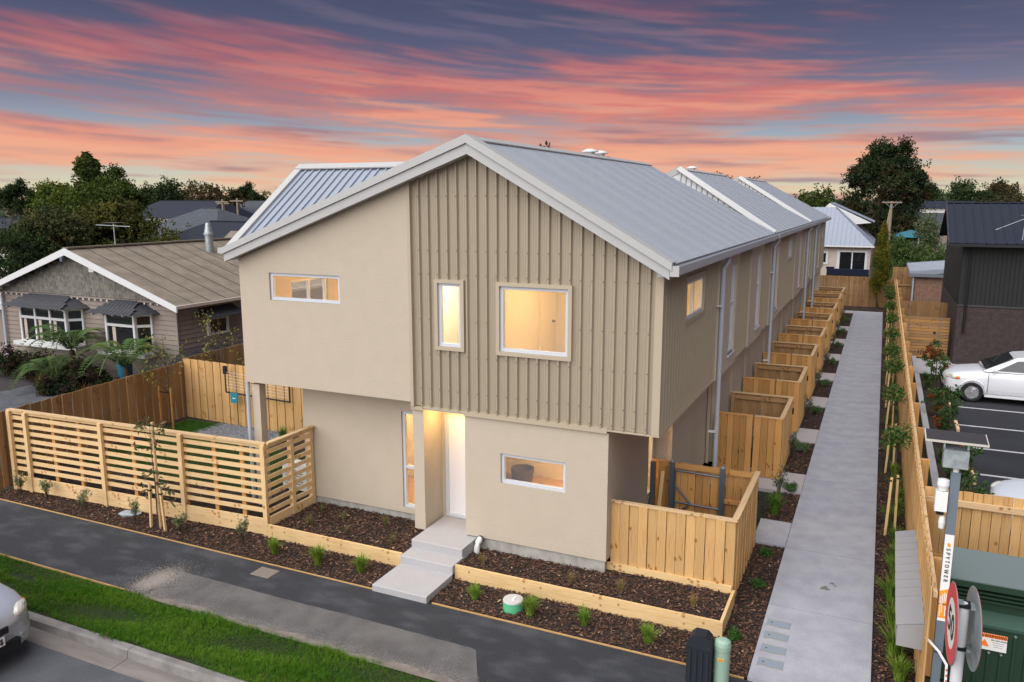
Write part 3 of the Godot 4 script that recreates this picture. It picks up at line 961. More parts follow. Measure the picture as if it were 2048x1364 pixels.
func block_roof(h: Node3D, k: int):
	var za := [-11.93, -24.55, -36.77][k] as float     # eave start
	var zr := [-11.93, -27.05, -39.3][k] as float      # ridge start
	var zbe := [-24.45, -36.68, -48.95][k] as float    # eave end
	var zbr := [-22.9, -35.0, -47.2][k] as float       # ridge end
	var lo := Vector3(EX, EY, 0)
	var hi := Vector3(RX + 0.02, RY - 0.012, 0)
	var top_t := func(z: float):
		if z > zr: return clampf((za - z) / maxf(za - zr, 0.001), 0.0, 1.0)
		if z < zbr: return clampf((z - zbe) / (zbr - zbe), 0.0, 1.0)
		return 1.0
	var zero := func(_z): return 0.0
	var z := za
	while z > zbe + 0.02:
		var z1 := maxf(z - 0.762, zbe)
		corrugated(h, "roof_sheet", mats.roof_iron, z, z1, lo, hi, zero, top_t)
		z -= 0.762
	# plain left slope
	var ls := MB.new()
	ls.quad(Vector3(RX, RY, zr), Vector3(RX, RY, zbr), Vector3(LX, LY, zbe), Vector3(LX, LY, za if k else -12.3), Vector3(-0.3, 1, 0))
	ls.quad(Vector3(RX, RY - 0.03, zr), Vector3(RX, RY - 0.03, zbr), Vector3(LX, LY - 0.03, zbe), Vector3(LX, LY - 0.03, za if k else -12.3), Vector3(0.3, -1, 0))
	put(h, "left_roof", ls, mats.roof_iron)
	# ceiling under the roof
	box(h, "ceiling", mats.interior, Vector3(XL + 0.14, 5.2, -24.45 - 12.2 * k), Vector3(XR - 0.06, 5.26, -12.33 - 12.2 * k))
	# ridge cap
	var rc := MB.new()
	for s in [[0.16, -0.075], [-0.16, -0.05]]:
		rc.quad(Vector3(RX, RY + 0.035, zr), Vector3(RX, RY + 0.035, zbr), Vector3(RX + s[0], RY + 0.035 + s[1], zbr), Vector3(RX + s[0], RY + 0.035 + s[1], zr), Vector3(s[0], 1, 0))
		rc.quad(Vector3(RX, RY + 0.012, zr), Vector3(RX, RY + 0.012, zbr), Vector3(RX + s[0], RY + 0.012 + s[1], zbr), Vector3(RX + s[0], RY + 0.012 + s[1], zr), Vector3(-s[0], -1, 0))
		rc.quad(Vector3(RX + s[0], RY + 0.035 + s[1], zr), Vector3(RX + s[0], RY + 0.035 + s[1], zbr), Vector3(RX + s[0], RY + 0.012 + s[1], zbr), Vector3(RX + s[0], RY + 0.012 + s[1], zr), Vector3(s[0], 0, 0))
	put(h, "ridge_cap", rc, mats.barge)
	# gutter and fascia along the right eave
	var gt := MB.new()
	gt.extrude([Vector2(EX - 0.01, EY - 0.03), Vector2(EX - 0.01, EY - 0.17), Vector2(EX + 0.005, EY - 0.17), Vector2(EX + 0.005, EY - 0.03)], Vector3(0, 0, za), Vector3.RIGHT, Vector3.UP, Vector3(0, 0, zbe - za))
	gt.extrude([Vector2(EX + 0.005, EY - 0.155), Vector2(EX + 0.005, EY - 0.17), Vector2(EX + 0.09, EY - 0.17), Vector2(EX + 0.12, EY - 0.13), Vector2(EX + 0.11, EY - 0.12)], Vector3(0, 0, za), Vector3.RIGHT, Vector3.UP, Vector3(0, 0, zbe - za))
	gt.extrude([Vector2(EX + 0.105, EY - 0.14), Vector2(EX + 0.12, EY - 0.14), Vector2(EX + 0.125, EY - 0.02), Vector2(EX + 0.11, EY - 0.02)], Vector3(0, 0, za), Vector3.RIGHT, Vector3.UP, Vector3(0, 0, zbe - za))
	put(h, "gutter", gt, mats.gutter)
	box(h, "fascia", mats.gutter, Vector3(XR - 0.02, EY - 0.19, zbe), Vector3(EX - 0.012, EY - 0.05, za - 0.06 if k == 0 else za))
	if k == 0: front_barges(h)
	else:
		# pale ribbed gable standing above the roof in front of it
		var a := Vector3(EX, EY + 0.03, za)
		var b := Vector3(RX, RY + 0.03, zr)
		var lean := Vector3(0, -1, 0.42).normalized()
		var out := Vector3(0.25, 0.4, 1).normalized()
		var left := b + Vector3(-0.75, -0.42, 0.25)
		var rbm := MB.new()
		rbm.quad(a, b, b + lean * 2.2, a + lean * 0.4, out)
		rbm.quad(b, left, left + lean * 2.0, b + lean * 2.2, out)
		put(h, "gable_sheet", rbm, mats.barge)
		for i in 17:
			var t := (i + 0.6) / 17.0
			var p := a.lerp(b, t) + out * 0.02 + lean * 0.05
			var ln := 0.35 + 1.7 * t
			var rm := MB.new()
			rm.bx(p + lean * (ln / 2), Vector3(0.035, ln, 0.04), Basis(Vector3.RIGHT, -lean, Vector3.RIGHT.cross(-lean)))
			put(h, "gable_rib", rm, mats.roof_iron)
		var bg := MB.new()
		var dir := (b - a).normalized()
		var side := dir.cross(out).normalized()
		if side.y < 0: side = -side
		bg.extrude([Vector2(0, -0.15), Vector2((b - a).length(), -0.15), Vector2((b - a).length(), 0.02), Vector2(0, 0.02)], a + out * 0.05, dir, side, out * 0.05)
		put(h, "barge_board", bg, mats.barge)
		var bl := MB.new()
		var dl := (left - b).normalized()
		bl.extrude([Vector2(0, -0.2), Vector2(0.86, -0.2), Vector2(0.86, 0.02), Vector2(0, 0.02)], b + out * 0.05, dl, Vector3.UP, out * 0.05)
		put(h, "barge_board", bl, mats.barge)
	# roof vents on the ridge
	for vz in ([-18.45, -19.2] if k == 0 else [-29.6] if k == 1 else []):
		var vm := MB.new()
		vm.lathe([Vector2(0.11, -0.05), Vector2(0.11, 0.09), Vector2(0.20, 0.10), Vector2(0.20, 0.12), Vector2(0.10, 0.17), Vector2(0.0, 0.18)], Vector3(RX - 0.15, RY + 0.0, vz))
		put(h, "roof_vent", vm, mats.white_paint)

func front_barges(h: Node3D):
	var X := Vector3.RIGHT
	var U := Vector3.UP
	for s in [[EX + 0.02, 1], [LX, -1]]:
		var xe: float = s[0]
		var ye := rise(xe)
		var up := MB.new()
		up.extrude([Vector2(RX, RY + 0.05), Vector2(xe, ye + 0.05), Vector2(xe, ye - 0.075), Vector2(RX, RY - 0.09)], Vector3(0, 0, -12.0), X, U, Vector3(0, 0, 0.12))
		put(h, "barge_flashing", up, mats.barge)
		var lw := MB.new()
		var xi: float = xe - 0.04 * s[1]
		lw.extrude([Vector2(RX, RY - 0.094), Vector2(xi, rise(xi) - 0.079), Vector2(xi, rise(xi) - 0.235), Vector2(RX, RY - 0.265)], Vector3(0, 0, -12.0), X, U, Vector3(0, 0, 0.085))
		put(h, "barge_board", lw, mats.barge)
		var lip := MB.new()
		lip.extrude([Vector2(RX, RY + 0.052), Vector2(xe, ye + 0.052), Vector2(xe, ye + 0.036), Vector2(RX, RY + 0.036)], Vector3(0, 0, -12.16), X, U, Vector3(0, 0, 0.155))
		put(h, "barge_cap", lip, mats.barge)
		var sf := MB.new()
		sf.extrude([Vector2(RX, RY - 0.245), Vector2(xi, rise(xi) - 0.215), Vector2(xi, rise(xi) - 0.200), Vector2(RX, RY - 0.225)], Vector3(0, 0, -12.34), X, U, Vector3(0, 0, 0.338))
		put(h, "soffit", sf, mats.soffit)
	# end boxes of the gutters
	box(h, "gutter_end", mats.barge, Vector3(EX - 0.01, EY - 0.17, -11.93), Vector3(EX + 0.13, EY - 0.01, -11.895))
	box(h, "eave_box", mats.barge, Vector3(LX - 0.10, LY - 0.06, -12.25), Vector3(LX + 0.02, LY + 0.05, -11.90))
	# cross roof at the left: a front slope with standing ribs, its ridge along the street
	var zl := -12.16
	var zt := -14.5
	var yl := 5.52
	var yt := 7.19
	var xl := -11.92
	var cr := MB.new()
	cr.quad(Vector3(xl, yl, zl), Vector3(-7.75, yl, zl), Vector3(RX - 0.3, yt, zt), Vector3(xl, yt, zt), Vector3(0, 1, 1))
	cr.quad(Vector3(xl, yl, zt - 2.34), Vector3(RX - 0.3, yl, zt - 2.34), Vector3(RX - 0.3, yt, zt), Vector3(xl, yt, zt), Vector3(0, 1, -1))
	cr.tri(Vector3(xl + 0.05, yl, zl), Vector3(xl + 0.05, yl, zt - 2.34), Vector3(xl + 0.05, yt, zt), Vector3.LEFT)
	put(h, "cross_roof", cr, mats.pale_iron)
	var run := Vector3(0, yt - yl, zt - zl)
	var rb := Basis(X, run.normalized(), X.cross(run.normalized()))
	for i in 20:
		var m := MB.new()
		m.bx(Vector3(xl + 0.30 + i * 0.19, (yl + yt) / 2, (zl + zt) / 2) + rb.z * 0.014, Vector3(0.036, run.length(), 0.034), rb)
		put(h, "roof_rib", m, mats.pale_iron)
	var vg := MB.new()
	vg.bx(Vector3(xl + 0.08, (yl + yt) / 2, (zl + zt) / 2) + rb.z * 0.03, Vector3(0.18, run.length() + 0.1, 0.05), rb)
	put(h, "verge_flashing", vg, mats.barge)
	var rg := MB.new()
	rg.bx(Vector3((xl + RX) / 2, yt + 0.015, zt + 0.07), Vector3(RX - xl, 0.03, 0.20), Basis(X, 0.55))
	put(h, "ridge_cap", rg, mats.barge)

func rooms(h: Node3D):
	# plain rooms behind the lit windows of the front unit
	var shells := [
		[Vector3(-11.43, 2.905, -15.9), Vector3(-7.70, 5.19, -12.32), "back", [1, 1]],
		[Vector3(-7.50, 2.905, -13.7), Vector3(-6.42, 5.19, -12.36), "", [1, 1]],
		[Vector3(-6.30, 2.905, -15.9), Vector3(-3.22, 5.19, -12.36), "", [1, 0]],
		[Vector3(-10.54, 0.42, -15.6), Vector3(-3.72, 2.78, -12.98), "", [0, 0]]]
	var fl := [mats.floor_board_x, mats.white_paint, mats.floor_board_x, mats.floor_board_x]
	for i in 4:
		var lo: Vector3 = shells[i][0]
		var hi: Vector3 = shells[i][1]
		var w := MB.new()
		w.lohi(Vector3(lo.x - 0.08, lo.y, lo.z - 0.1), Vector3(hi.x + 0.08, hi.y, lo.z))
		if i == 1 or i == 2: w.lohi(Vector3(lo.x - 0.1, lo.y, lo.z + 0.002), Vector3(lo.x, hi.y, hi.z))
		if i == 0 or i == 1: w.lohi(Vector3(hi.x, lo.y, lo.z + 0.002), Vector3(hi.x + 0.09, hi.y, hi.z))
		if i == 3: w.lohi(Vector3(lo.x, hi.y - 0.08, lo.z + 0.002), Vector3(hi.x - 0.01, hi.y, hi.z + 0.03))
		put(h, "partition", w, mats.interior)
		box(h, "room_floor", fl[i], Vector3(lo.x + 0.01, lo.y - (0.3 if i == 3 else 0.0), lo.z + 0.01), Vector3(hi.x - 0.01, lo.y + 0.02, hi.z))
		if i != 3:
			box(h, "skirting_board", mats.white_paint, Vector3(lo.x + 0.02, lo.y + 0.02, lo.z), Vector3(hi.x - 0.02, lo.y + 0.12, lo.z + 0.015))
	box(h, "room_floor", mats.floor_board_x, Vector3(-6.43, 0.30, -12.975), Vector3(-4.0, 0.442, -12.34))
	box(h, "partition", mats.interior, Vector3(-6.43, 2.68, -12.975), Vector3(-4.0, 2.695, -12.345))
	lamp(h, Vector3(-9.4, 5.19, -14.1), 0.95)
	lamp(h, Vector3(-6.95, 5.19, -13.0), 0.26, 0.12, Color(1.0, 0.88, 0.70))
	lamp(h, Vector3(-4.8, 5.19, -14.0), 0.60)
	lamp(h, Vector3(-5.0, 2.70, -14.6), 0.9)
	lamp(h, Vector3(-8.9, 2.70, -13.7), 0.45)
	# bedroom door with its lever, standing in the left wall of the square-windowed room
	var d := box(h, "bedroom_door", mats.interior, Vector3(-6.298, 2.93, -15.70), Vector3(-6.262, 4.95, -14.95))
	var lv := MB.new()
	lv.tube([Vector3(-6.26, 3.95, -15.62), Vector3(-6.20, 3.95, -15.62), Vector3(-6.195, 3.95, -15.58), Vector3(-6.195, 3.95, -15.48)], [0.012, 0.012, 0.012, 0.010], 8)
	lv.lathe([Vector2(0.028, 0.0), Vector2(0.028, 0.01), Vector2(0.0, 0.012)], Vector3(-6.262, 3.95, -15.62), Vector3.RIGHT, 12)
	put(d, "lever_handle", lv, mats.steel)
	box(h, "partition", mats.interior, Vector3(-10.52, 0.45, -14.5), Vector3(-7.3, 2.68, -14.4))
	# basket on the floor behind the low window
	var bk := MB.new()
	bk.lathe([Vector2(0.0, 0.0), Vector2(0.20, 0.0), Vector2(0.25, 0.30), Vector2(0.26, 0.31), Vector2(0.235, 0.31), Vector2(0.19, 0.02), Vector2(0.0, 0.02)], Vector3.ZERO, Vector3.UP, 16)
	for i in 5:
		bk.lathe([Vector2(0.208 + i * 0.009, 0.04 + i * 0.05), Vector2(0.222 + i * 0.009, 0.055 + i * 0.05), Vector2(0.212 + i * 0.009, 0.07 + i * 0.05)], Vector3.ZERO, Vector3.UP, 16)
	var b := thing("woven_basket", "dark woven basket on the lit floor behind the low window", "basket", Vector3(-6.75, 0.443, -15.15))
	add(b, "basket_body", bk.done(), paint("wicker", Color(0.10, 0.065, 0.04), 0.8))

# ------------------------------------------------------------------ fences
# upright palings from a to b (ground points), each its own piece; face gives the side the palings stand on
func palings(f: Node3D, a: Vector3, b: Vector3, y0: float, y1: float, tone: String, w := 0.148, off := 0.0, jit := 0.006):
	var d := Vector3(b.x - a.x, 0, b.z - a.z)
	var n := maxi(1, int(round(d.length() / w)))
	var step := d / n
	var u := d.normalized()
	var face := Vector3(-u.z, 0, u.x)
	var bs := Basis(u, Vector3.UP, u.cross(Vector3.UP))
	var m := box_mesh(Vector3(step.length() - 0.008, y1 - y0, 0.019))
	for i in n:
		var p := a + step * (i + 0.5) + face * (off + (0.010 if i % 2 else -0.010) + rnd(-0.003, 0.003))
		var k := rng.randi_range(0, 3)
		add(f, "paling", m, mats["%s%d_up" % [tone, k]], Vector3(p.x, (y0 + y1) / 2 + rnd(-jit, jit), p.z) - origin(f), bs * Basis(Vector3.BACK, rnd(-0.003, 0.003)))

func rail(f: Node3D, called: String, a: Vector3, b: Vector3, y: float, h: float, t: float, key: String, off := 0.0):
	var d := Vector3(b.x - a.x, 0, b.z - a.z)
	var u := d.normalized()
	var face := Vector3(-u.z, 0, u.x)
	var c := (a + b) / 2 + face * off
	var m: Material = mats[key + ("_x" if absf(u.x) > 0.7 else "_z")]
	return add(f, called, box_mesh(Vector3(d.length(), h, t)), m, Vector3(c.x, y, c.z) - origin(f), Basis(u, Vector3.UP, u.cross(Vector3.UP)))

func posts(f: Node3D, a: Vector3, b: Vector3, n: int, h: float, key: String, off := 0.0, s := 0.10):
	var u := (b - a).normalized()
	var face := Vector3(-u.z, 0, u.x)
	for i in n:
		var p := a.lerp(b, float(i) / maxi(n - 1, 1)) + face * off
		add(f, "post", box_mesh(Vector3(s, h, s)), mats[key + "_up"], Vector3(p.x, h / 2 - 0.05, p.z) - origin(f), Basis(u, Vector3.UP, u.cross(Vector3.UP)))

func yard_fences():
	# horizontal batten fence in front of the yard
	var A := Vector3(-17.52, 0, -11.0)
	var B := Vector3(-10.48, 0, -11.40)
	var C := Vector3(-10.46, 0, -12.76)
	var f := thing("slat_fence", "pale timber slat fence with open gaps around the front yard", "fence", Vector3(-14, 0, -11.2))
	var u := (B - A).normalized()
	var face := Vector3(-u.z, 0, u.x)     # towards the street
	if face.z < 0: face = -face
	for s in [[A, B], [B, C]]:
		var sgn := 1.0
		for i in 8:
			var r = rail(f, "slat", s[0], s[1], 0.51 + i * 0.170, 0.086, 0.024, "batten", 0.0)
			r.position.y += rnd(-0.004, 0.004)
		rail(f, "cap_rail", s[0], s[1], 1.868, 0.035, 0.11, "cap", 0.0)
		rail(f, "top_board", s[0], s[1], 1.815, 0.06, 0.03, "batten", 0.0)
	for i in 2:
		rail(f, "base_board", A, B, 0.11 + i * 0.162, 0.158, 0.045, "batten", 0.03)
	for i in 2:
		rail(f, "base_board", B, C, 0.15 + i * 0.162, 0.158, 0.045, "batten", 0.0)
	for x in [-17.45, -16.95, -14.72, -12.56, -10.52]:
		var t: float = (x - A.x) / (B.x - A.x)
		var p := A.lerp(B, t) + face * 0.05
		add(f, "post", box_mesh(Vector3(0.095, 1.85, 0.07)), mats.batten_up, Vector3(p.x, 0.925, p.z) - origin(f), Basis(Vector3.UP, atan2(-u.z, u.x)))
	for x in [-16.22, -15.45, -13.92, -11.78, -11.10, -14.72, -12.56]:
		var t: float = (x - A.x) / (B.x - A.x)
		var p := A.lerp(B, t) - face * 0.045
		add(f, "back_batten", box_mesh(Vector3(0.09, 1.75, 0.045)), mats.warm0_up, Vector3(p.x, 0.92, p.z) - origin(f), Basis(Vector3.UP, atan2(-u.z, u.x)))
	for z in [-12.10, -12.70]:
		box(f, "post", mats.batten_up, Vector3(-10.53, 0.05, z - 0.045), Vector3(-10.44, 1.84, z + 0.045))
	# brown paling fence down the side boundary and behind the yard
	var L0 := Vector3(-17.60, 0, -10.62)
	var L1 := Vector3(-18.35, 0, -16.75)
	var L2 := Vector3(-19.6, 0, -40.0)
	var s := thing("paling_fence", "brown timber paling fence along the neighbour's paved drive", "fence", Vector3(-18, 0, -14))
	palings(s, L0, L1, 0.06, 1.82, "brown", 0.146)
	posts(s, L0, L1, 4, 1.85, "brown1", -0.06)
	var s2 := thing("paling_fence", "brown timber paling fence running back beyond the yard beside the bungalow", "fence", Vector3(-19, 0, -28))
	palings(s2, L1, L2, 0.06, 1.92, "brown", 0.15)
	var s3 := thing("paling_fence", "tan timber paling fence at the back of the yard carrying the clothesline", "fence", Vector3(-14.5, 0, -16.6))
	var K0 := Vector3(-18.30, 0, -16.72)
	var K1 := Vector3(-10.72, 0, -16.35)
	palings(s3, K0, K1, 0.16, 1.93, "pale", 0.15)
	rail(s3, "rail", K0, K1, 1.6, 0.07, 0.045, "brown0", -0.05)
	posts(s3, K0, K1, 4, 1.9, "brown1", -0.08)
	# fold-down clothesline on that fence
	var cl := thing("clothesline", "black folding clothesline hung flat on the yard fence", "clothesline", Vector3(-15.3, 1.2, -16.45))
	var z := -16.40
	for q in [[Vector3(-16.40, 1.86, z), Vector3(-16.40, 1.18, z)], [Vector3(-16.40, 1.18, z), Vector3(-14.15, 1.13, z)], [Vector3(-14.15, 1.13, z), Vector3(-14.15, 1.62, z)]]:
		var mb := MB.new()
		mb.tube(q, [0.022, 0.022], 6)
		put(cl, "frame_bar", mb, mats.black)
	box(cl, "wall_bracket", mats.black, Vector3(-16.45, 1.70, z - 0.04), Vector3(-16.35, 1.92, z + 0.03))
	for i in 6:
		var mb := MB.new()
		mb.tube([Vector3(-16.39, 1.76 - i * 0.085, z + 0.005), Vector3(-14.16, 1.66 - i * 0.085, z + 0.005)], [0.004, 0.004], 4)
		put(cl, "line", mb, mats.white_paint)
	var pb := MB.new()
	pb.extrude([Vector2(-0.13, 0.0), Vector2(0.13, 0.0), Vector2(0.12, -0.27), Vector2(-0.12, -0.29)], Vector3(-16.08, 1.19, z + 0.026), Vector3.RIGHT, Vector3.UP, Vector3(0, 0, 0.02))
	var bag := thing("peg_bag", "small turquoise cloth peg bag hanging from the clothesline", "bag", Vector3(-16.08, 0.9, z))
	put(bag, "bag_cloth", pb, paint("turquoise", Color(0.02, 0.20, 0.27), 0.8))
	cbox(bag, "white_print", mats.white_plastic, Vector3(0, 0.14, 0.047), Vector3(0.10, 0.025, 0.002))
	# boundary fence on the right of the path, seen edge on, and the ones that meet it
	var r := thing("paling_fence", "long pale timber paling fence along the right side of the concrete path", "fence", Vector3(0.9, 0, -30))
	palings(r, Vector3(0.86, 0, -10.35), Vector3(0.80, 0, -53.2), 0.0, 1.80, "pale", 0.150, 0.0, 0.012)
	for i in 12:
		var za := -10.4 - i * 3.56
		rail(r, "cap_rail", Vector3(0.895, 0, za), Vector3(0.89, 0, za - 3.55), 1.74, 0.075, 0.05, "cap", 0.0)
	for i in 19:
		add(r, "post", box_mesh(Vector3(0.16, 1.72, 0.10)), mats["warm%d_up" % (i % 4)], Vector3(1.0, 0.86, -11.6 - i * 2.3) - origin(r))
	var c := thing("paling_fence", "pale timber paling fence with heavy rails behind the green cabinet", "fence", Vector3(2.5, 0, -14.3))
	palings(c, Vector3(0.93, 0, -14.36), Vector3(9.0, 0, -14.36), 0.05, 1.80, "pale", 0.142)
	rail(c, "rail", Vector3(0.93, 0, -14.31), Vector3(9.0, 0, -14.31), 1.60, 0.10, 0.05, "cap", 0.0)
	rail(c, "rail", Vector3(0.93, 0, -14.31), Vector3(9.0, 0, -14.31), 0.62, 0.10, 0.05, "warm0", 0.0)
	var bk := thing("paling_fence", "brown timber paling fence across the end of the concrete path", "fence", Vector3(-1.5, 0, -53.2))
	palings(bk, Vector3(-6.0, 0, -53.2), Vector3(0.78, 0, -53.2), 0.0, 1.84, "brown", 0.15)
	# fences and gate between the boundary and the dark house
	var g := thing("slat_gate", "horizontal timber slat gate between the boundary fence and dark house", "gate", Vector3(1.9, 0, -36.5))
	for i in 14:
		box(g, "slat", mats["brown%d_x" % (i % 4)] if i % 3 else mats.warm1_x, Vector3(1.02, 0.06 + i * 0.122, -36.51), Vector3(2.70, 0.165 + i * 0.122, -36.49))
	for x in [1.22, 2.35]:
		box(g, "gate_stile", mats.steel, Vector3(x - 0.012, 0.05, -36.488), Vector3(x + 0.012, 1.78, -36.48))
	var kb := MB.new()
	kb.lathe([Vector2(0.05, 0.0), Vector2(0.05, 0.03), Vector2(0.0, 0.035)], Vector3(2.18, 1.12, -36.488), Vector3.BACK, 12)
	put(g, "gate_latch", kb, mats.black)
	var b2 := thing("paling_fence", "weathered paling fence behind the horizontal slat gate", "fence", Vector3(2.0, 0, -40))
	palings(b2, Vector3(0.95, 0, -40.2), Vector3(3.6, 0, -40.2), 0.0, 1.95, "brown", 0.13)
	var b3 := thing("paling_fence", "brown paling fence beside the small brick garage", "fence", Vector3(1.2, 0, -50))
	palings(b3, Vector3(0.85, 0, -50.4), Vector3(1.75, 0, -50.4), 0.0, 1.75, "brown", 0.13)
	rail(b3, "rail", Vector3(0.85, 0, -50.36), Vector3(1.75, 0, -50.36), 1.70, 0.10, 0.06, "brown2", 0.0)
	var b4 := thing("paling_fence", "dark paling fence far behind the brick garage", "fence", Vector3(1.4, 0, -57))
	palings(b4, Vector3(0.7, 0, -57.0), Vector3(4.5, 0, -57.0), 0.0, 2.2, "brown", 0.15)

# ------------------------------------------------------------------ paths and beds
const STUBS := [[-15.02, -16.22], [-18.02, -19.38], [-22.15, -23.5], [-26.3, -27.6], [-30.4, -31.7], [-34.5, -35.85], [-38.65, -39.95], [-42.75, -44.1], [-49.6, -50.55]]

func paths_and_beds():
	# concrete path in slabs with sawn joints
	var zs := [-10.40, -12.62, -14.98, -19.1, -23.2, -27.3, -31.4, -35.5, -39.6, -43.7, -47.4, -50.55]
	var p := structure("path", sheet(Vector2(-1.24, -50.5), Vector2(0.27, -10.42), 0.012).done(), mats.soil, "concrete path running back beside the terrace")
	for i in zs.size() - 1:
		box(p, "path_slab", mats.concrete_path, Vector3(-1.25, -0.02, zs[i + 1] + 0.006), Vector3(0.285, 0.052, zs[i] - 0.006))
	for i in STUBS.size():
		var s: Array = STUBS[i]
		box(p, "entry_slab", mats.concrete_path if i == 0 else mats.concrete_pink, Vector3(-1.86 if i == 0 else -3.37, -0.05, s[1]), Vector3(-1.258, 0.048, s[0]))
	# one old oil stain, with an outline of its own
	var os := MB.new()
	for q in [[Vector3(-0.46, 0.0535, -13.55), 0.075], [Vector3(-0.36, 0.0535, -13.78), 0.045], [Vector3(-0.31, 0.0535, -13.70), 0.025]]:
		for i in 14:
			var a := TAU * i / 14
			var b := TAU * (i + 1) / 14
			var ra: float = q[1] * (1.0 + 0.22 * sin(a * 3.0) + 0.12 * cos(a * 5.0))
			var rb: float = q[1] * (1.0 + 0.22 * sin(b * 3.0) + 0.12 * cos(b * 5.0))
			os.tri(q[0], q[0] + Vector3(cos(a), 0, sin(a)) * ra, q[0] + Vector3(cos(b), 0, sin(b)) * rb, Vector3.UP)
	put(p, "oil_stain", os, mat("oil", Color(0.20, 0.19, 0.18), 0.8, "patchy", Vector3.ONE * 3.0))
	# four grey service lids in the path
	for i in 4:
		var z := -12.02 + i * 0.385
		var x := -1.03 + i * 0.008
		var t := thing("service_lid", "small grey service lid in the concrete path, %s from the footpath" % ORD[3 - i], "lid", Vector3(x, 0.052, z), "service lids in the path")
		cbox(t, "lid_plate", paint("lid_grey", Color(0.22, 0.255, 0.29), 0.7), Vector3(0, 0.004, 0), Vector3(0.34, 0.008, 0.19))
		cbox(t, "mortar_rim", mats.concrete_base, Vector3(0.0, 0.002, 0.11), Vector3(0.36, 0.006, 0.022))
		cbox(t, "mortar_rim", mats.concrete_base, Vector3(0.0, 0.002, -0.11), Vector3(0.36, 0.006, 0.022))
		cbox(t, "key_hole", mats.black, Vector3(-0.10, 0.009, 0.0), Vector3(0.022, 0.004, 0.022))
	# concrete steps up to the porch
	var st := thing("concrete_steps", "pale concrete steps leading up to the porch door", "steps", Vector3(-6.85, 0, -11.3))
	for q in [[-10.37, -11.31, 0.115, -0.03, "step"], [-11.25, -11.70, 0.262, -0.03, "step"], [-11.63, -12.86, 0.41, -0.03, "porch_slab"]]:
		var sb := MB.new()
		var c := 0.012
		var xa := -7.385
		var xb := -6.33 if q[4] == "step" else -6.345
		sb.extrude([Vector2(q[0], q[3]), Vector2(q[0], q[2] - c), Vector2(q[0] - c, q[2]), Vector2(q[1], q[2]), Vector2(q[1], q[3])], Vector3(xa, 0, 0), Vector3(0, 0, 1), Vector3.UP, Vector3(xb - xa, 0, 0))
		put(st, q[4], sb, mats.concrete)
	# raised yard behind the slat fence and the lawn in it
	var yd := MB.new()
	yd.extrude([Vector2(-18.3, -11.08), Vector2(-10.5, -11.47), Vector2(-10.5, -16.4), Vector2(-18.3, -16.7)], Vector3(0, -0.02, 0), Vector3.RIGHT, Vector3.BACK, Vector3(0, 0.20, 0))
	structure("yard_ground", yd.done(), mats.soil, "bare soil of the fenced front yard")
	var lw := MB.new()
	lw.extrude([Vector2(-17.5, -12.6), Vector2(-14.8, -12.3), Vector2(-11.9, -12.9), Vector2(-11.9, -15.2), Vector2(-14.2, -15.3), Vector2(-17.0, -15.2)], Vector3(0, 0.15, 0), Vector3.RIGHT, Vector3.BACK, Vector3(0, 0.04, 0))
	structure("lawn_soil", lw.done(), mats.lawn_soil, "soil under the lawn of the fenced yard")
	var gp := MB.new()
	gp.extrude([Vector2(-16.9, -15.55), Vector2(-14.3, -15.32), Vector2(-14.0, -16.3), Vector2(-16.6, -16.55)], Vector3(0, 0.15, 0), Vector3.RIGHT, Vector3.BACK, Vector3(0, 0.06, 0))
	structure("gravel_pad", gp.done(), mats.gravel, "grey gravel pad in the corner of the yard")
	var ge := box(self, "timber_edging", mats.batten_x, Vector3(-14.28, 0.1, -16.25), Vector3(-14.20, 0.25, -15.3))
	tag(ge, "", "", "", "structure")
	box_thing("heat_pump", "white outdoor unit standing behind the slat fence return", "heat pump", Vector3(-11.25, 0.18, -13.3))
	# soil of all mulched beds
	var beds := bed_list()
	for b in beds:
		structure("garden_bed", sheet(Vector2(b[0], b[2]), Vector2(b[1], b[3]), b[4]).done(), mats.soil, "bark-mulched garden bed")
	# raised beds held by timber sleepers
	var t1 := thing("timber_retainer", "low timber retaining boards in front of the bed left of the steps", "retaining wall", Vector3(-9, 0, -11.3))
	box(t1, "board", mats.sleeper_x, Vector3(-10.46, 0.13, -11.345), Vector3(-7.395, 0.272, -11.295))
	box(t1, "board", mats.sleeper_x, Vector3(-10.46, -0.03, -11.343), Vector3(-7.395, 0.128, -11.297))
	var t2 := thing("timber_retainer", "low timber retaining boards boxing the bed right of the steps", "retaining wall", Vector3(-4, 0, -11.3))
	box(t2, "board", mats.sleeper_x, Vector3(-6.32, 0.135, -11.365), Vector3(-1.76, 0.262, -11.315))
	box(t2, "board", mats.sleeper_x, Vector3(-6.32, -0.03, -11.363), Vector3(-1.76, 0.133, -11.317))
	box(t2, "end_board", mats.sleeper_z, Vector3(-1.81, -0.03, -12.43), Vector3(-1.762, 0.26, -11.367))
	box(t2, "rear_board", mats.sleeper_x, Vector3(-3.93, 0.10, -12.435), Vector3(-1.815, 0.33, -12.39))
	# white pipe elbow beside the steps
	var pe := thing("waste_pipe", "short white plastic pipe elbow coming out of the foundation beside the steps", "pipe", Vector3(-6.25, 0.2, -12.1))
	var pm := MB.new()
	pm.tube([Vector3(0.0, 0.22, -0.16), Vector3(0.0, 0.22, -0.03), Vector3(0.0, 0.19, 0.03), Vector3(-0.01, 0.12, 0.06), Vector3(-0.02, -0.05, 0.07)], [0.055, 0.055, 0.055, 0.055, 0.055], 12)
	add(pe, "elbow", pm.done(), mats.white_plastic)
	var cm := MB.new()
	cm.lathe([Vector2(0.062, 0.0), Vector2(0.064, 0.05), Vector2(0.056, 0.05)], Vector3(0, 0.22, -0.08), Vector3.BACK, 14)
	add(pe, "collar", cm.done(), mats.dark_trim)

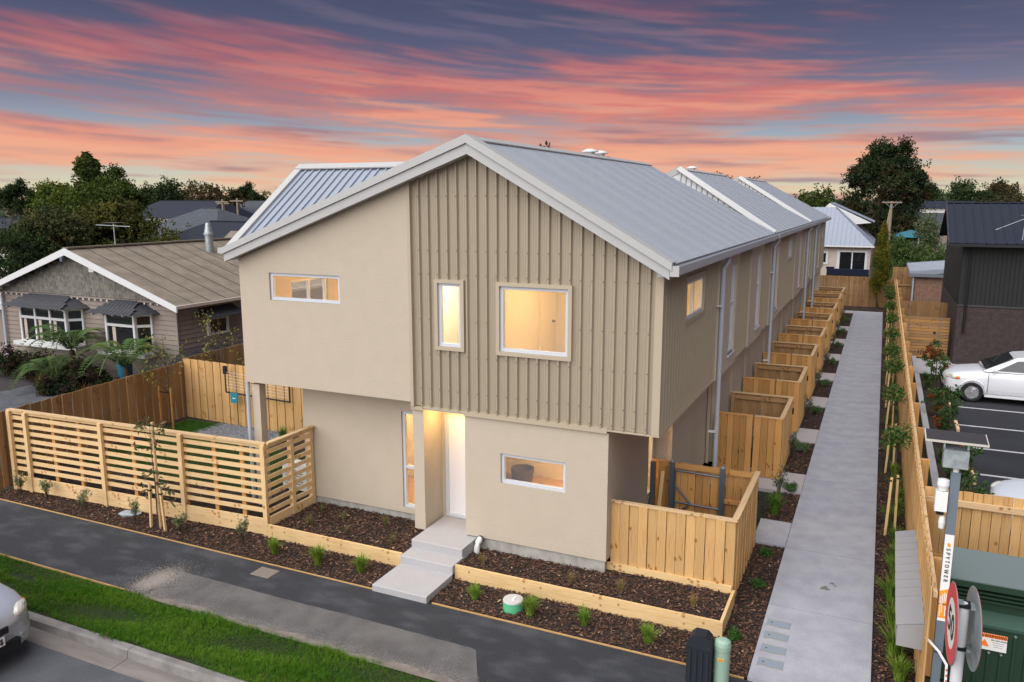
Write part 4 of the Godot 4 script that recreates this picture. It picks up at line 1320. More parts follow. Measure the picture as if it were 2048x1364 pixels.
func box_thing(called: String, label: String, cat: String, at: Vector3):
	var t := thing(called, label, cat, at)
	cbox(t, "casing", mats.white_plastic, Vector3(0, 0.33, 0), Vector3(0.8, 0.58, 0.30))
	for i in 7: cbox(t, "louvre", mats.grey_box, Vector3(-0.1, 0.12 + i * 0.06, 0.155), Vector3(0.5, 0.02, 0.012))
	for sx in [-0.3, 0.3]: cbox(t, "foot", mats.black, Vector3(sx, 0.02, 0), Vector3(0.06, 0.04, 0.28))

func bed_list() -> Array:  # x0, x1, z0 (far), z1 (near), height, chips per square metre
	var b := [[-17.6, -7.39, -11.42, -10.44, 0.004, 820.0], [-6.325, -1.255, -11.33, -10.44, 0.004, 820.0], [-10.44, -7.39, -12.82, -11.34, 0.20, 820.0], [-6.34, -1.83, -12.42, -11.36, 0.20, 820.0],
		[-17.9, -10.6, -12.7, -11.45, 0.187, 160.0], [0.29, 0.85, -20.0, -10.44, 0.010, 700.0], [0.29, 0.82, -50.6, -20.0, 0.010, 130.0], [-3.3, 0.8, -53.1, -50.6, 0.010, 60.0]]
	var zn := -10.45
	for s in STUBS:
		b.append([-1.84, -1.255, s[0] - 0.0, zn, 0.006, 700.0 if zn > -20.0 else 150.0])
		zn = s[1]
	return b

# ------------------------------------------------------------------ bin enclosures
func enclosures():
	var a := thing("bin_enclosure", "new pale timber bin enclosure with galvanised gate frame beside the front wall", "enclosure", Vector3(-2.8, 0, -13.6))
	var x0 := -3.90
	var x1 := -1.80
	var zf := -12.44
	var zk := -14.98
	palings(a, Vector3(x0 + 0.02, 0, zf), Vector3(x1, 0, zf), 0.20, 1.42, "pale", 0.165)
	palings(a, Vector3(x1, 0, zf - 0.02), Vector3(x1, 0, zk), 0.06, 1.42, "pale", 0.15)
	palings(a, Vector3(x0 + 0.05, 0, zk), Vector3(x1 - 0.02, 0, zk), 0.08, 1.42, "warm", 0.15)
	rail(a, "cap_rail", Vector3(x0 + 0.02, 0, zf - 0.02), Vector3(x1 + 0.02, 0, zf - 0.02), 1.435, 0.035, 0.085, "cap", 0.0)
	rail(a, "cap_rail", Vector3(x1 - 0.02, 0, zf - 0.064), Vector3(x1 - 0.02, 0, zk - 0.02), 1.434, 0.034, 0.10, "cap", 0.0)
	rail(a, "inner_rail", Vector3(x0 + 0.25, 0, zk + 0.035), Vector3(x1 - 0.08, 0, zk + 0.035), 1.37, 0.10, 0.045, "warm0", 0.0)
	rail(a, "inner_rail", Vector3(-2.45, 0, zk + 0.035), Vector3(x1 - 0.08, 0, zk + 0.035), 0.78, 0.08, 0.045, "warm0", 0.0)
	rail(a, "inner_rail", Vector3(x1 - 0.045, 0, zf - 0.1), Vector3(x1 - 0.045, 0, zk + 0.08), 1.30, 0.09, 0.045, "warm0", 0.0)
	box(a, "corner_batten", mats.pale2_up, Vector3(x1 - 0.10, 0.02, zf + 0.012), Vector3(x1 - 0.02, 0.20, zf + 0.05))
	for x in [-3.80, -3.42, -2.45]:
		box(a, "gate_post", mats.steel, Vector3(x - 0.045, 0.05, zk + 0.06), Vector3(x + 0.045, 1.46 if x > -3.7 else 1.40, zk + 0.14))
		if x > -3.7:
			var cp := MB.new()
			cp.lathe([Vector2(0.05, 0.0), Vector2(0.048, 0.02), Vector2(0.0, 0.035)], Vector3(x, 1.455, zk + 0.10), Vector3.UP, 12)
			put(a, "post_cap", cp, mats.galvanised)
	var gf := [[Vector3(-3.37, 1.29, 0), Vector3(-2.50, 1.27, 0)], [Vector3(-3.36, 1.26, 0), Vector3(-3.36, 0.15, 0)], [Vector3(-3.36, 0.64, 0), Vector3(-2.50, 0.62, 0)], [Vector3(-3.36, 0.98, 0), Vector3(-3.05, 0.65, 0)], [Vector3(-3.05, 0.63, 0), Vector3(-3.36, 0.36, 0)]]
	for q in gf:
		var mb := MB.new()
		mb.tube([q[0] + Vector3(0, 0, zk + 0.10), q[1] + Vector3(0, 0, zk + 0.10)], [0.02, 0.02], 6)
		put(a, "gate_bar", mb, mats.steel)
	var pk := thing("timber_offcut", "loose timber offcut leaning inside the front bin enclosure", "timber", Vector3(-3.62, 0.05, -14.7))
	cbox(pk, "offcut", mats.batten_up, Vector3(0, 0.6, -0.08), Vector3(0.07, 1.2, 0.04), Basis(Vector3.RIGHT, -0.10) * Basis(Vector3.BACK, -0.05))
	box(a, "latch", mats.black, Vector3(x1 + 0.012, 0.95, -14.88), Vector3(x1 + 0.05, 1.10, -14.80))
	# the other enclosures repeat down the path
	var b := thing("bin_enclosure", "golden timber bin enclosure beside the path, first behind the front one", "enclosure", Vector3(-2.5, 0, -18.76), "bin enclosures down the path")
	var c0 := -3.33
	var f := -18.76
	var k := -21.0
	palings(b, Vector3(c0, 0, f), Vector3(-2.46, 0, f), 0.10, 1.50, "warm", 0.145)
	palings(b, Vector3(-2.43, 0, f), Vector3(x1, 0, f), 0.06, 1.50, "warm", 0.15)
	palings(b, Vector3(x1, 0, f - 0.02), Vector3(x1, 0, k), 0.06, 1.50, "pale", 0.15)
	palings(b, Vector3(c0, 0, k), Vector3(x1 - 0.02, 0, k), 0.06, 1.50, "brown", 0.15)
	rail(b, "cap_rail", Vector3(c0, 0, f - 0.02), Vector3(-2.46, 0, f - 0.02), 1.51, 0.03, 0.07, "warm2", 0.0)
	rail(b, "cap_rail", Vector3(-2.42, 0, f - 0.02), Vector3(x1 + 0.02, 0, f - 0.02), 1.51, 0.03, 0.07, "cap", 0.0)
	rail(b, "cap_rail", Vector3(x1 - 0.02, 0, f - 0.056), Vector3(x1 - 0.02, 0, k - 0.02), 1.511, 0.03, 0.10, "cap", 0.0)
	rail(b, "cap_rail", Vector3(c0, 0, k + 0.015), Vector3(x1 - 0.07, 0, k + 0.015), 1.512, 0.03, 0.07, "cap", 0.0)
	rail(b, "inner_rail", Vector3(c0 + 0.1, 0, k + 0.04), Vector3(x1 - 0.06, 0, k + 0.04), 1.40, 0.09, 0.045, "brown2", 0.0)
	for x in [c0 + 0.06, x1 - 0.08]:
		box(b, "post", mats.brown2_up, Vector3(x - 0.04, 0.0, k + 0.065), Vector3(x + 0.04, 1.49, k + 0.145))
	var pc := MB.new()
	pc.lathe([Vector2(0.032, 0.0), Vector2(0.03, 0.02), Vector2(0.0, 0.028)], Vector3(-2.40, 1.528, f - 0.02), Vector3.UP, 10)
	put(b, "post_cap", pc, mats.galvanised)
	box(b, "latch", mats.black, Vector3(x1 + 0.012, 1.12, k + 0.10), Vector3(x1 + 0.055, 1.27, k + 0.19))
	for i in range(1, 7):
		copy(b, Vector3(-2.5, 0, -18.76 - 4.135 * i), 0.0, "golden timber bin enclosure beside the path, %s behind the front one" % ORD[i])
	var rear := copy(b, Vector3(-2.5, 0, -47.0), 0.0, "golden timber bin enclosure nearest the back fence at the end of the path")
	rear.remove_meta("group")

func front_details():
	# flat stone and inspection cap in the mulch
	var sm := MB.new()
	sm.lathe([Vector2(0.0, 0.09), Vector2(0.15, 0.085), Vector2(0.21, 0.05), Vector2(0.2, 0.0)], Vector3.ZERO, Vector3.UP, 7)
	var so := thing("flat_stone", "flat blue-grey stone lying in the mulch before the slat fence", "stone", Vector3(-13.85, 0, -10.98))
	add(so, "stone", sm.done(), paint("bluestone", Color(0.27, 0.31, 0.33), 0.8), Vector3.ZERO, Basis(Vector3.UP, 0.4) * Basis.from_scale(Vector3(1.2, 1, 0.7)))
	var cap := thing("inspection_cap", "round white and green plastic inspection cap in the mulch", "cap", Vector3(-4.97, 0, -10.80))
	var green := paint("cap_green", Color(0.10, 0.42, 0.22), 0.6)
	var mb := MB.new()
	mb.lathe([Vector2(0.165, 0.0), Vector2(0.165, 0.15), Vector2(0.16, 0.155)], Vector3.ZERO)
	add(cap, "green_skirt", mb.done(), green)
	var lid := MB.new()
	lid.lathe([Vector2(0.16, 0.155), Vector2(0.168, 0.165), Vector2(0.16, 0.185), Vector2(0.05, 0.19), Vector2(0.0, 0.19)], Vector3.ZERO)
	add(cap, "white_lid", lid.done(), paint("cap_lid", Color(0.50, 0.47, 0.45), 0.7))
	cbox(cap, "lid_ridge", mats.white_plastic, Vector3(0.02, 0.196, 0), Vector3(0.04, 0.014, 0.12))

# ------------------------------------------------------------------ plants
var shapes := {}

func leaf_shapes():
	var lf := MB.new()
	lf.quad(Vector3.ZERO, Vector3(-0.22, 0.45, 0.08), Vector3(0, 1, 0.02), Vector3(0, 0.5, -0.03), Vector3(0, 0, 1))
	lf.quad(Vector3.ZERO, Vector3(0, 0.5, -0.03), Vector3(0, 1, 0.02), Vector3(0.22, 0.45, 0.08), Vector3(0, 0, 1))
	shapes.leaf = lf.done()
	for key in [["sprig", 7, 0.64, 0.19], ["needle", 10, 0.72, 0.10], ["airy", 6, 0.55, 0.16]]:
		var mb := MB.new()
		for i in key[1]:
			var b := loose()
			var o := b * Vector3(0, 0.12, 0)
			var w: float = key[3]
			var l: float = key[2] * rnd(0.7, 1.1)
			mb.quad(o, o + b * Vector3(-w, l * 0.5, 0.05), o + b * Vector3(0, l, 0), o + b * Vector3(w, l * 0.5, 0.05), b * Vector3(0, 0, 1))
		shapes[key[0]] = mb.done()
	for key in [["turf", 7, 0.05, 0.9, 0.012], ["tuft", 60, 0.10, 0.75, 0.013], ["wisp", 30, 0.05, 0.9, 0.007]]:
		var mb := MB.new()
		for i in key[1]:
			var a := rnd(0, TAU)
			var d := Vector3(cos(a), 0, sin(a))
			var s := Vector3(-d.z, 0, d.x) * float(key[4])
			var base := Vector3(rnd(-1, 1), 0, rnd(-1, 1)) * float(key[2])
			var bend := rnd(0.08, 0.55)
			var hgt := rnd(0.55, 1.0)
			var mid := base + d * bend * 0.35 + Vector3.UP * hgt * 0.6
			var tip := base + d * bend + Vector3.UP * hgt * (1.0 - bend * 0.35)
			mb.quad(base - s, base + s, mid + s * 0.8, mid - s * 0.8, Vector3(d.x, 0.6, d.z))
			mb.tri(mid - s * 0.8, mid + s * 0.8, tip, Vector3(d.x, 0.8, d.z))
		shapes[key[0]] = mb.done()
	for k in 2:
		var mb := MB.new()
		var w := [0.5, 0.3][k] as float
		mb.extrude([Vector2(-1, -w * 0.6), Vector2(-0.4, -w), Vector2(0.7, -w * 0.8), Vector2(1, 0.1), Vector2(0.5, w), Vector2(-0.8, w * 0.7)], Vector3.ZERO, Vector3.RIGHT, Vector3.BACK, Vector3(0.1, 0.22, 0))
		shapes["chip%d" % k] = mb.done()

func hue(c: Color, v := 0.18) -> Color:
	var k := rnd(1.0 - v, 1.0 + v)
	return Color(c.r * k * rnd(0.93, 1.07), c.g * k, c.b * k * rnd(0.93, 1.07))

# blobs: [offset, radii]; clumps of leaf sprigs are spread over them
func crown(parent: Node, called: String, blobs: Array, clumps: int, per: int, size: float, cols: Array, shape := "sprig", tight := 0.34) -> Array:
	var buf := PackedFloat32Array()
	var hubs := []
	for b in blobs:
		var r: Vector3 = b[1]
		for i in clumps:
			var d := Vector3(rng.randfn(), rng.randfn(), rng.randfn()).normalized()
			var c: Vector3 = b[0] + d * r * rnd(0.45, 1.0)
			hubs.append(c)
			var cr: Vector3 = r * tight * rnd(0.6, 1.25)
			var base: Color = cols[rng.randi() % cols.size()]
			for k in per:
				var p := c + Vector3(rng.randfn(), rng.randfn() * 0.8, rng.randfn()) * cr * 0.55
				push(buf, p, loose().scaled(Vector3.ONE * size * rnd(0.65, 1.25)), hue(base))
	joined(parent, called, shapes[shape], mats.foliage, buf)
	return hubs

func tree(called: String, label: String, group: String, at: Vector3, trunk_h: float, trunk_r: float, blobs: Array, clumps: int, per: int, size: float, cols: Array, shape := "sprig", bark: Material = null, tight := 0.34) -> Node3D:
	var t := thing(called, label, "tree", at, group)
	var hubs := crown(t, "crown", blobs, clumps, per, size, cols, shape, tight)
	var mb := MB.new()
	var top := Vector3(rnd(-0.2, 0.2), trunk_h, rnd(-0.2, 0.2))
	mb.tube([Vector3(0, -0.1, 0), top * 0.35 + Vector3(rnd(-0.1, 0.1), 0, rnd(-0.1, 0.1)) * trunk_r * 4.0, top], [trunk_r, trunk_r * 0.75, trunk_r * 0.4], 8)
	for i in mini(hubs.size(), 14):
		var h: Vector3 = hubs[rng.randi() % hubs.size()]
		var s := top * rnd(0.45, 0.95)
		mb.tube([s, s.lerp(h, 0.5) + Vector3(0, -0.05, 0), h], [trunk_r * 0.35, trunk_r * 0.22, trunk_r * 0.08], 5, false)
	add(t, "trunk", mb.done(), bark if bark else mats.bark)
	return t

func tuft(label: String, group: String, at: Vector3, h: float, col: Color, shape := "tuft", n := 3, called := "grass_clump"):
	var t := thing(called, label, "plant", at, group)
	var buf := PackedFloat32Array()
	for i in n:
		push(buf, Vector3(rnd(-0.03, 0.03), 0, rnd(-0.03, 0.03)), turned(rnd(0, TAU), rnd(-0.12, 0.12), h * rnd(0.8, 1.15)), hue(col, 0.12))
	joined(t, "blades", shapes[shape], mats.foliage, buf)

func shrub(label: String, group: String, at: Vector3, h: float, w: float, cols: Array, n := 14, size := 0.07, called := "shrub", shape := "airy"):
	var t := thing(called, label, "shrub", at, group)
	var mb := MB.new()
	var buf := PackedFloat32Array()
	for i in n:
		var a := rnd(0, TAU)
		var d := Vector3(cos(a), 0, sin(a)) * w * rnd(0.2, 1.0)
		var tip := d + Vector3.UP * h * rnd(0.55, 1.0)
		mb.tube([Vector3.ZERO, d * 0.35 + Vector3.UP * h * 0.4, tip], [0.006, 0.004, 0.002], 4, false)
		for k in 9:
			var f := rnd(0.3, 1.05)
			var p := (d * 0.35 + Vector3.UP * h * 0.4).lerp(tip, f) + Vector3(rnd(-1, 1), rnd(-1, 1), rnd(-1, 1)) * size * 0.9
			push(buf, p, loose().scaled(Vector3.ONE * size * rnd(0.7, 1.3)), hue(cols[rng.randi() % cols.size()]))
	add(t, "stems", mb.done(), mats.bark)
	joined(t, "leaves", shapes[shape], mats.foliage, buf)
	return t

func plants():
	var green := Color(0.085, 0.17, 0.025)
	var fresh := Color(0.16, 0.25, 0.035)
	var sage := Color(0.17, 0.185, 0.095)
	var tan_c := Color(0.24, 0.175, 0.07)
	# turf: the verge and the yard lawn
	var buf := PackedFloat32Array()
	for i in 30000:
		var x := rnd(-17.5, -4.3)
		var z := rnd(-8.66, -7.43)
		var edge := 0.05 * sin(x * 2.3) + 0.035 * sin(x * 6.1 + 1.0)
		if z > -7.50 + edge * 0.8 or z < -8.63 + absf(edge) * 0.7: continue
		if Vector2((x + 13.2) / 0.5, (z + 8.2) / 0.12).length() < rnd(0.6, 1.1): continue
		var lush := 0.5 + 0.5 * sin(x * 2.1 + 1.3 * sin(z * 4.0)) * sin(z * 6.0 + x)
		var tall := 0.85 + 0.4 * lush + 0.5 * sin(x * 1.7 + z * 5.0) * sin(x * 0.9 - z * 3.0)
		push(buf, Vector3(x, -0.02, z), turned(rnd(0, TAU), rnd(-0.25, 0.25), rnd(0.06, 0.11) * tall), hue(Color(0.046, 0.135, 0.010).lerp(Color(0.112, 0.215, 0.020), clampf(lush * 0.8 + rnd(-0.25, 0.4), 0, 1)) if rng.randf() > 0.025 else Color(0.20, 0.18, 0.07), 0.25))
	var vg := scatter(self, "verge_grass", shapes.turf, mats.foliage, buf)
	tag(vg, "lush green grass of the verge between kerb and footpath", "grass", "", "stuff")
	buf = PackedFloat32Array()
	for i in 16000:
		var p := Vector2(rnd(-17.5, -11.9), rnd(-15.25, -12.3))
		if p.y > -12.3 - 0.12 * absf(p.x + 14.8): continue
		push(buf, Vector3(p.x, 0.18, p.y), turned(rnd(0, TAU), rnd(-0.25, 0.25), rnd(0.05, 0.09)), hue(Color(0.05, 0.125, 0.016), 0.22))
	for i in 3000:
		push(buf, Vector3(rnd(-17.9, -16.6), 0.18, rnd(-16.4, -15.0)), turned(rnd(0, TAU), rnd(-0.25, 0.25), rnd(0.06, 0.11)), hue(Color(0.05, 0.125, 0.016), 0.22))
	var lg := scatter(self, "yard_lawn", shapes.turf, mats.foliage, buf)
	tag(lg, "dark green lawn inside the fenced yard", "grass", "", "stuff")
	# bark mulch
	var bark := [Color(0.085, 0.040, 0.025), Color(0.052, 0.028, 0.021), Color(0.115, 0.055, 0.033), Color(0.034, 0.022, 0.019), Color(0.15, 0.082, 0.05)]
	for k in 2:
		buf = PackedFloat32Array()
		for b in bed_list():
			var n := int((b[1] - b[0]) * (b[3] - b[2]) * b[5] * (0.6 if k == 0 else 0.4))
			for i in n:
				var c: Color = bark[rng.randi() % 5]
				if rng.randf() < 0.025: c = Color(0.34, 0.22, 0.13)
				var s := rnd(0.011, 0.027) * (1.0 if k == 0 else 1.5)
				push(buf, Vector3(rnd(b[0] + 0.01, b[1] - 0.01), b[4] + rnd(0.0, 0.03), rnd(b[2] + 0.01, b[3] - 0.01)), (Basis(Vector3.UP, rnd(0, TAU)) * Basis(Vector3.RIGHT, rnd(-0.5, 0.5)) * Basis(Vector3.BACK, rnd(-0.45, 0.45))).scaled_local(Vector3(s, s, s)), hue(c, 0.25))
		var mu := scatter(self, ["bark_mulch", "bark_mulch_slivers"][k], shapes["chip%d" % k], mats.chip, buf)
		tag(mu, ["dark brown bark mulch covering the garden beds", "longer slivers of bark in the mulch of the beds"][k], "mulch", "", "stuff")
	# pale sand spilt beside the old footpath, grain by grain
	buf = PackedFloat32Array()
	for i in 15000:
		var p := Vector2(-11.0 + rng.randfn() * 0.14, -9.12 + rng.randfn() * 0.24)
		if i % 7 == 0: p = Vector2(rnd(-11.2, -4.6), -8.70 - absf(rng.randfn()) * 0.09)
		if i % 9 == 1: p = Vector2(-11.0 + rng.randfn() * 0.35, -9.1 + rng.randfn() * 0.4)
		if p.y > -8.62: continue
		push(buf, Vector3(p.x, 0.004, p.y), (Basis(Vector3.UP, rnd(0, TAU))).scaled_local(Vector3(1, 0.3, 1) * rnd(0.003, 0.008)), hue(Color(0.27, 0.235, 0.205), 0.25))
	var sd := scatter(self, "spilt_sand", shapes.chip0, mats.chip, buf)
	tag(sd, "pale sand spilt on the dark footpath beside the old strip", "sand", "", "stuff")
	# loose gravel on the pad
	buf = PackedFloat32Array()
	for i in 5000:
		var p := Vector2(rnd(-16.8, -14.1), rnd(-16.5, -15.4))
		push(buf, Vector3(p.x, 0.212, p.y), loose().scaled(Vector3.ONE * rnd(0.010, 0.02)), hue(Color(0.27, 0.275, 0.3), 0.35))
	var gv := scatter(self, "gravel", shapes.chip0, mats.chip, buf)
	tag(gv, "loose grey gravel on the pad in the yard corner", "gravel", "", "stuff")
	# grasses before the retaining boards
	var seq := 0
	var thin := 0
	for p in [Vector3(-7.95, 0, -10.84), Vector3(-8.84, 0, -10.76), Vector3(-9.85, 0, -10.79)]:
		seq += 1
		tuft("bright green grass clump left of the concrete steps, %s from them" % ORD[seq - 1], "front grasses left", p, rnd(0.38, 0.46), fresh, "tuft", 4)
	for p in [Vector3(-5.68, 0, -10.81), Vector3(-4.66, 0, -10.72), Vector3(-3.76, 0, -10.8), Vector3(-2.74, 0, -10.73)]:
		seq += 1
		tuft("bright green grass clump right of the concrete steps, %s from them" % ORD[seq - 4], "front grasses right", p, rnd(0.36, 0.44), fresh, "tuft", 4)
	for p in [Vector3(-5.94, 0.2, -11.68), Vector3(-4.31, 0.2, -11.62), Vector3(-3.48, 0.2, -11.72), Vector3(-2.3, 0.2, -11.75)]:
		seq += 1
		tuft("straw-coloured wispy grass in the right raised bed, %s from the steps" % ORD[seq - 8], "straw grasses right", p, rnd(0.28, 0.36), tan_c, "wisp")
	for p in [Vector3(-7.85, 0.2, -11.71), Vector3(-8.4, 0.2, -12.3), Vector3(-8.9, 0.2, -11.67), Vector3(-9.3, 0.2, -12.2), Vector3(-9.8, 0.2, -11.73), Vector3(-10.0, 0.2, -12.4)]:
		thin += 1
		tuft("thin olive grass in the left raised bed, %s from the steps" % ORD[thin - 1], "olive grasses left", p, rnd(0.28, 0.36), Color(0.15, 0.15, 0.05), "wisp", 2)
	for p in [Vector3(-10.67, 0, -10.84), Vector3(-12.16, 0, -10.71), Vector3(-13.32, 0, -10.66), Vector3(-14.9, 0, -10.74), Vector3(-16.23, 0, -10.82), Vector3(-17.0, 0, -10.75)]:
		seq += 1
		shrub("small grey-green shrub before the slat fence, %s from the house corner" % ORD[seq - 12], "shrubs before the slat fence", p, rnd(0.45, 0.58), 0.15, [sage, Color(0.13, 0.16, 0.08)], 16, 0.048)
	tuft("green grass clump beside the gravel pad in the yard", "", Vector3(-14.0, 0.2, -15.9), 0.45, green)
	# staked young tree before the slat fence
	var t := thing("young_tree", "thin young tree with purple-green leaves tied to stakes before slat fence", "tree", Vector3(-12.74, 0, -10.70))
	var mb := MB.new()
	mb.tube([Vector3(0, 0, 0), Vector3(0.02, 0.9, 0.0), Vector3(-0.02, 1.7, 0), Vector3(0.0, 2.15, 0)], [0.014, 0.012, 0.008, 0.004], 6)
	var tips := []
	for q in [[0.55, 0.4, -0.1, 0.62], [0.9, -0.22, 0.1, 1.05], [1.25, 0.3, 0.0, 0.95], [1.35, -0.45, 0.0, 1.62], [1.6, 0.22, 0.1, 1.8], [1.7, -0.25, 0.0, 2.1], [1.75, 0.28, 0.0, 2.1], [1.9, -0.1, 0.12, 2.15], [1.9, 0.1, -0.1, 2.0], [1.1, 0.12, 0.1, 1.2], [0.6, -0.25, 0.0, 0.72]]:
		var e := Vector3(q[1], q[3], q[2])
		mb.tube([Vector3(0, q[0], 0), e], [0.005, 0.002], 4, false)
		tips.append(e)
	add(t, "trunk", mb.done(), mats.bark)
	buf = PackedFloat32Array()
	for e in tips:
		for k in 11:
			push(buf, e + Vector3(rng.randfn(), rng.randfn(), rng.randfn()) * 0.055, loose().scaled(Vector3.ONE * rnd(0.10, 0.16)), hue([Color(0.094, 0.123, 0.043), Color(0.145, 0.094, 0.058), Color(0.14, 0.15, 0.06)][k % 3], 0.3))
	joined(t, "leaves", shapes.leaf, mats.foliage, buf)
	for sx in [[-0.20, 0.0, 0.92], [0.24, 0.02, 0.90], [0.02, -0.05, 2.2]]:
		var s := thing("tree_stake", "timber stake supporting the young tree before the slat fence", "stake", Vector3(-12.74 + sx[0], 0, -10.70 + sx[1]), "stakes of the young tree")
		cbox(s, "stake", mats.batten_up, Vector3(-sx[0] * 0.18, sx[2] / 2, 0), Vector3(0.042, sx[2], 0.042), Basis(Vector3.BACK, sx[0] * 0.25))
		if sx[2] < 1.5: cbox(s, "tie", mats.black, Vector3(-sx[0] * 0.3, sx[2] - 0.12, 0.0), Vector3(0.07, 0.03, 0.06))
	# young trees in the yard by the side fence
	for q in [[Vector3(-17.75, 0.18, -15.6), 2.6, "spindly young tree with yellow-green leaves in the yard by the side fence"], [Vector3(-17.7, 0.18, -17.6), 3.0, "taller young tree with yellow leaves behind the yard fence corner"]]:
		var y := thing("young_tree", q[2], "tree", q[0])
		var m2 := MB.new()
		m2.tube([Vector3.ZERO, Vector3(0.05, q[1] * 0.5, 0), Vector3(-0.05, q[1], 0)], [0.02, 0.015, 0.005], 6)
		buf = PackedFloat32Array()
		for i in 16:
			var hgt := rnd(0.45, 1.0)
			var a := rnd(0, TAU)
			var e := Vector3(cos(a) * 0.55, q[1] * hgt + 0.2, sin(a) * 0.4) * Vector3(rnd(0.4, 1.1), 1, 1)
			m2.tube([Vector3(0, q[1] * hgt * 0.85, 0), e], [0.008, 0.003], 4, false)
			for k in 12: push(buf, e + Vector3(rng.randfn(), rng.randfn() * 1.4, rng.randfn()) * 0.10, loose().scaled(Vector3.ONE * rnd(0.07, 0.12)), hue(Color(0.21, 0.2, 0.05), 0.3))
		add(y, "trunk", m2.done(), mats.bark)
		joined(y, "leaves", shapes.leaf, mats.foliage, buf)
		for sx in [-0.22, 0.22]:
			var s := thing("tree_stake", "timber stake beside a young tree along the yard fence", "stake", q[0] + Vector3(sx, 0, 0.1), "stakes in the yard")
			cbox(s, "stake", mats.warm1_up, Vector3(0, 0.6, 0), Vector3(0.04, 1.2, 0.04))
			cbox(s, "tie", mats.black, Vector3(-sx * 0.5, 1.05, 0), Vector3(0.24, 0.025, 0.025))
	# strip along the right fence: grass clumps, then staked standard trees
	var zs := [-11.25, -11.9, -12.7, -13.6, -14.6, -15.2, -16.0, -17.0, -17.7, -18.4, -19.2, -20.3, -21.5, -22.8, -24.5, -26.0, -28.0, -30.2, -33.0, -36.0]
	seq = 0
	for z in zs:
		seq += 1
		tuft("green grass clump beside the right boundary fence, %s from the street" % ORD[seq - 1], "grasses along the right fence", Vector3(0.60 + rnd(-0.06, 0.06), 0, z), rnd(0.42, 0.58), fresh if z > -13.0 else green.lerp(fresh, rnd(0, 0.7)), "tuft", 3)
	for q in [[-16.6, 1.95], [-20.6, 1.9], [-24.2, 1.9], [-27.4, 1.8], [-30.8, 1.8], [-35.0, 1.8], [-39.0, 1.8], [-43.5, 1.8], [-47.0, 1.7]]:
		seq += 1
		var s := thing("standard_tree", "young round-headed tree beside the right fence, %s from the street" % ORD[seq - 21], "tree", Vector3(0.52, 0, q[0]), "young trees along the right fence")
		var m3 := MB.new()
		m3.tube([Vector3(0, 0, 0), Vector3(0.04, q[1] * 0.5, 0.0), Vector3(0.0, q[1], 0)], [0.016, 0.013, 0.010], 6)
		add(s, "trunk", m3.done(), mats.bark)
		buf = PackedFloat32Array()
		for i in 420:
			var d := Vector3(rng.randfn(), rng.randfn(), rng.randfn()).normalized() * rnd(0.06, 0.27)
			push(buf, Vector3(0, q[1] + 0.05, 0) + d * Vector3(1, 0.95, 1) + Vector3(0, -0.12 * absf(d.x), 0), loose().scaled(Vector3.ONE * rnd(0.08, 0.13)), hue([Color(0.065, 0.131, 0.032), Color(0.06, 0.12, 0.03), Color(0.145, 0.123, 0.043)][i % 3], 0.25))
		joined(s, "crown", shapes.leaf, mats.foliage, buf)
		for k in 2:
			var st := thing("tree_stake", "short timber stake of the %s young tree along the right fence" % ORD[seq - 21], "stake", Vector3(0.47 + k * 0.14, 0, q[0] + 0.15 - k * 0.2), "stakes along the right fence")
			cbox(st, "stake", mats.batten_up, Vector3(0, 0.6, 0), Vector3(0.045, 1.2, 0.045), Basis(Vector3.BACK, -0.03 + k * 0.05))
			cbox(st, "tie", mats.black, Vector3(0.0, 1.14, 0), Vector3(0.06, 0.03, 0.06))
	# small plants in the beds between the entry slabs
	for i in range(1, STUBS.size()):
		var z0: float = STUBS[i - 1][1]
		shrub("upright sage-green shrub beside the %s bin enclosure along the path" % ORD[i - 1], "shrubs along the enclosures", Vector3(-1.66, 0, z0 - 1.1), 0.85, 0.14, [Color(0.13, 0.155, 0.085), Color(0.09, 0.12, 0.06)], 12, 0.06)
		shrub("low green leafy plant behind the %s entry slab along the path" % ORD[i - 1], "low plants along the path", Vector3(-1.50, 0, z0 - 1.9), 0.24, 0.18, [Color(0.07, 0.15, 0.04), Color(0.11, 0.15, 0.09)], 10, 0.07, "low_plant", "sprig")
	tuft("dark green grass clump against the front bin enclosure", "", Vector3(-1.66, 0, -16.6), 0.62, green)
	for p in [Vector3(-1.55, 0, -14.5), Vector3(-1.58, 0, -11.35), Vector3(-1.5, 0, -13.2)]:
		shrub("small bright green weed in the bed beside the path", "weeds beside the path", p, 0.13, 0.12, [Color(0.045, 0.11, 0.025)], 7, 0.06, "small_weed", "sprig")

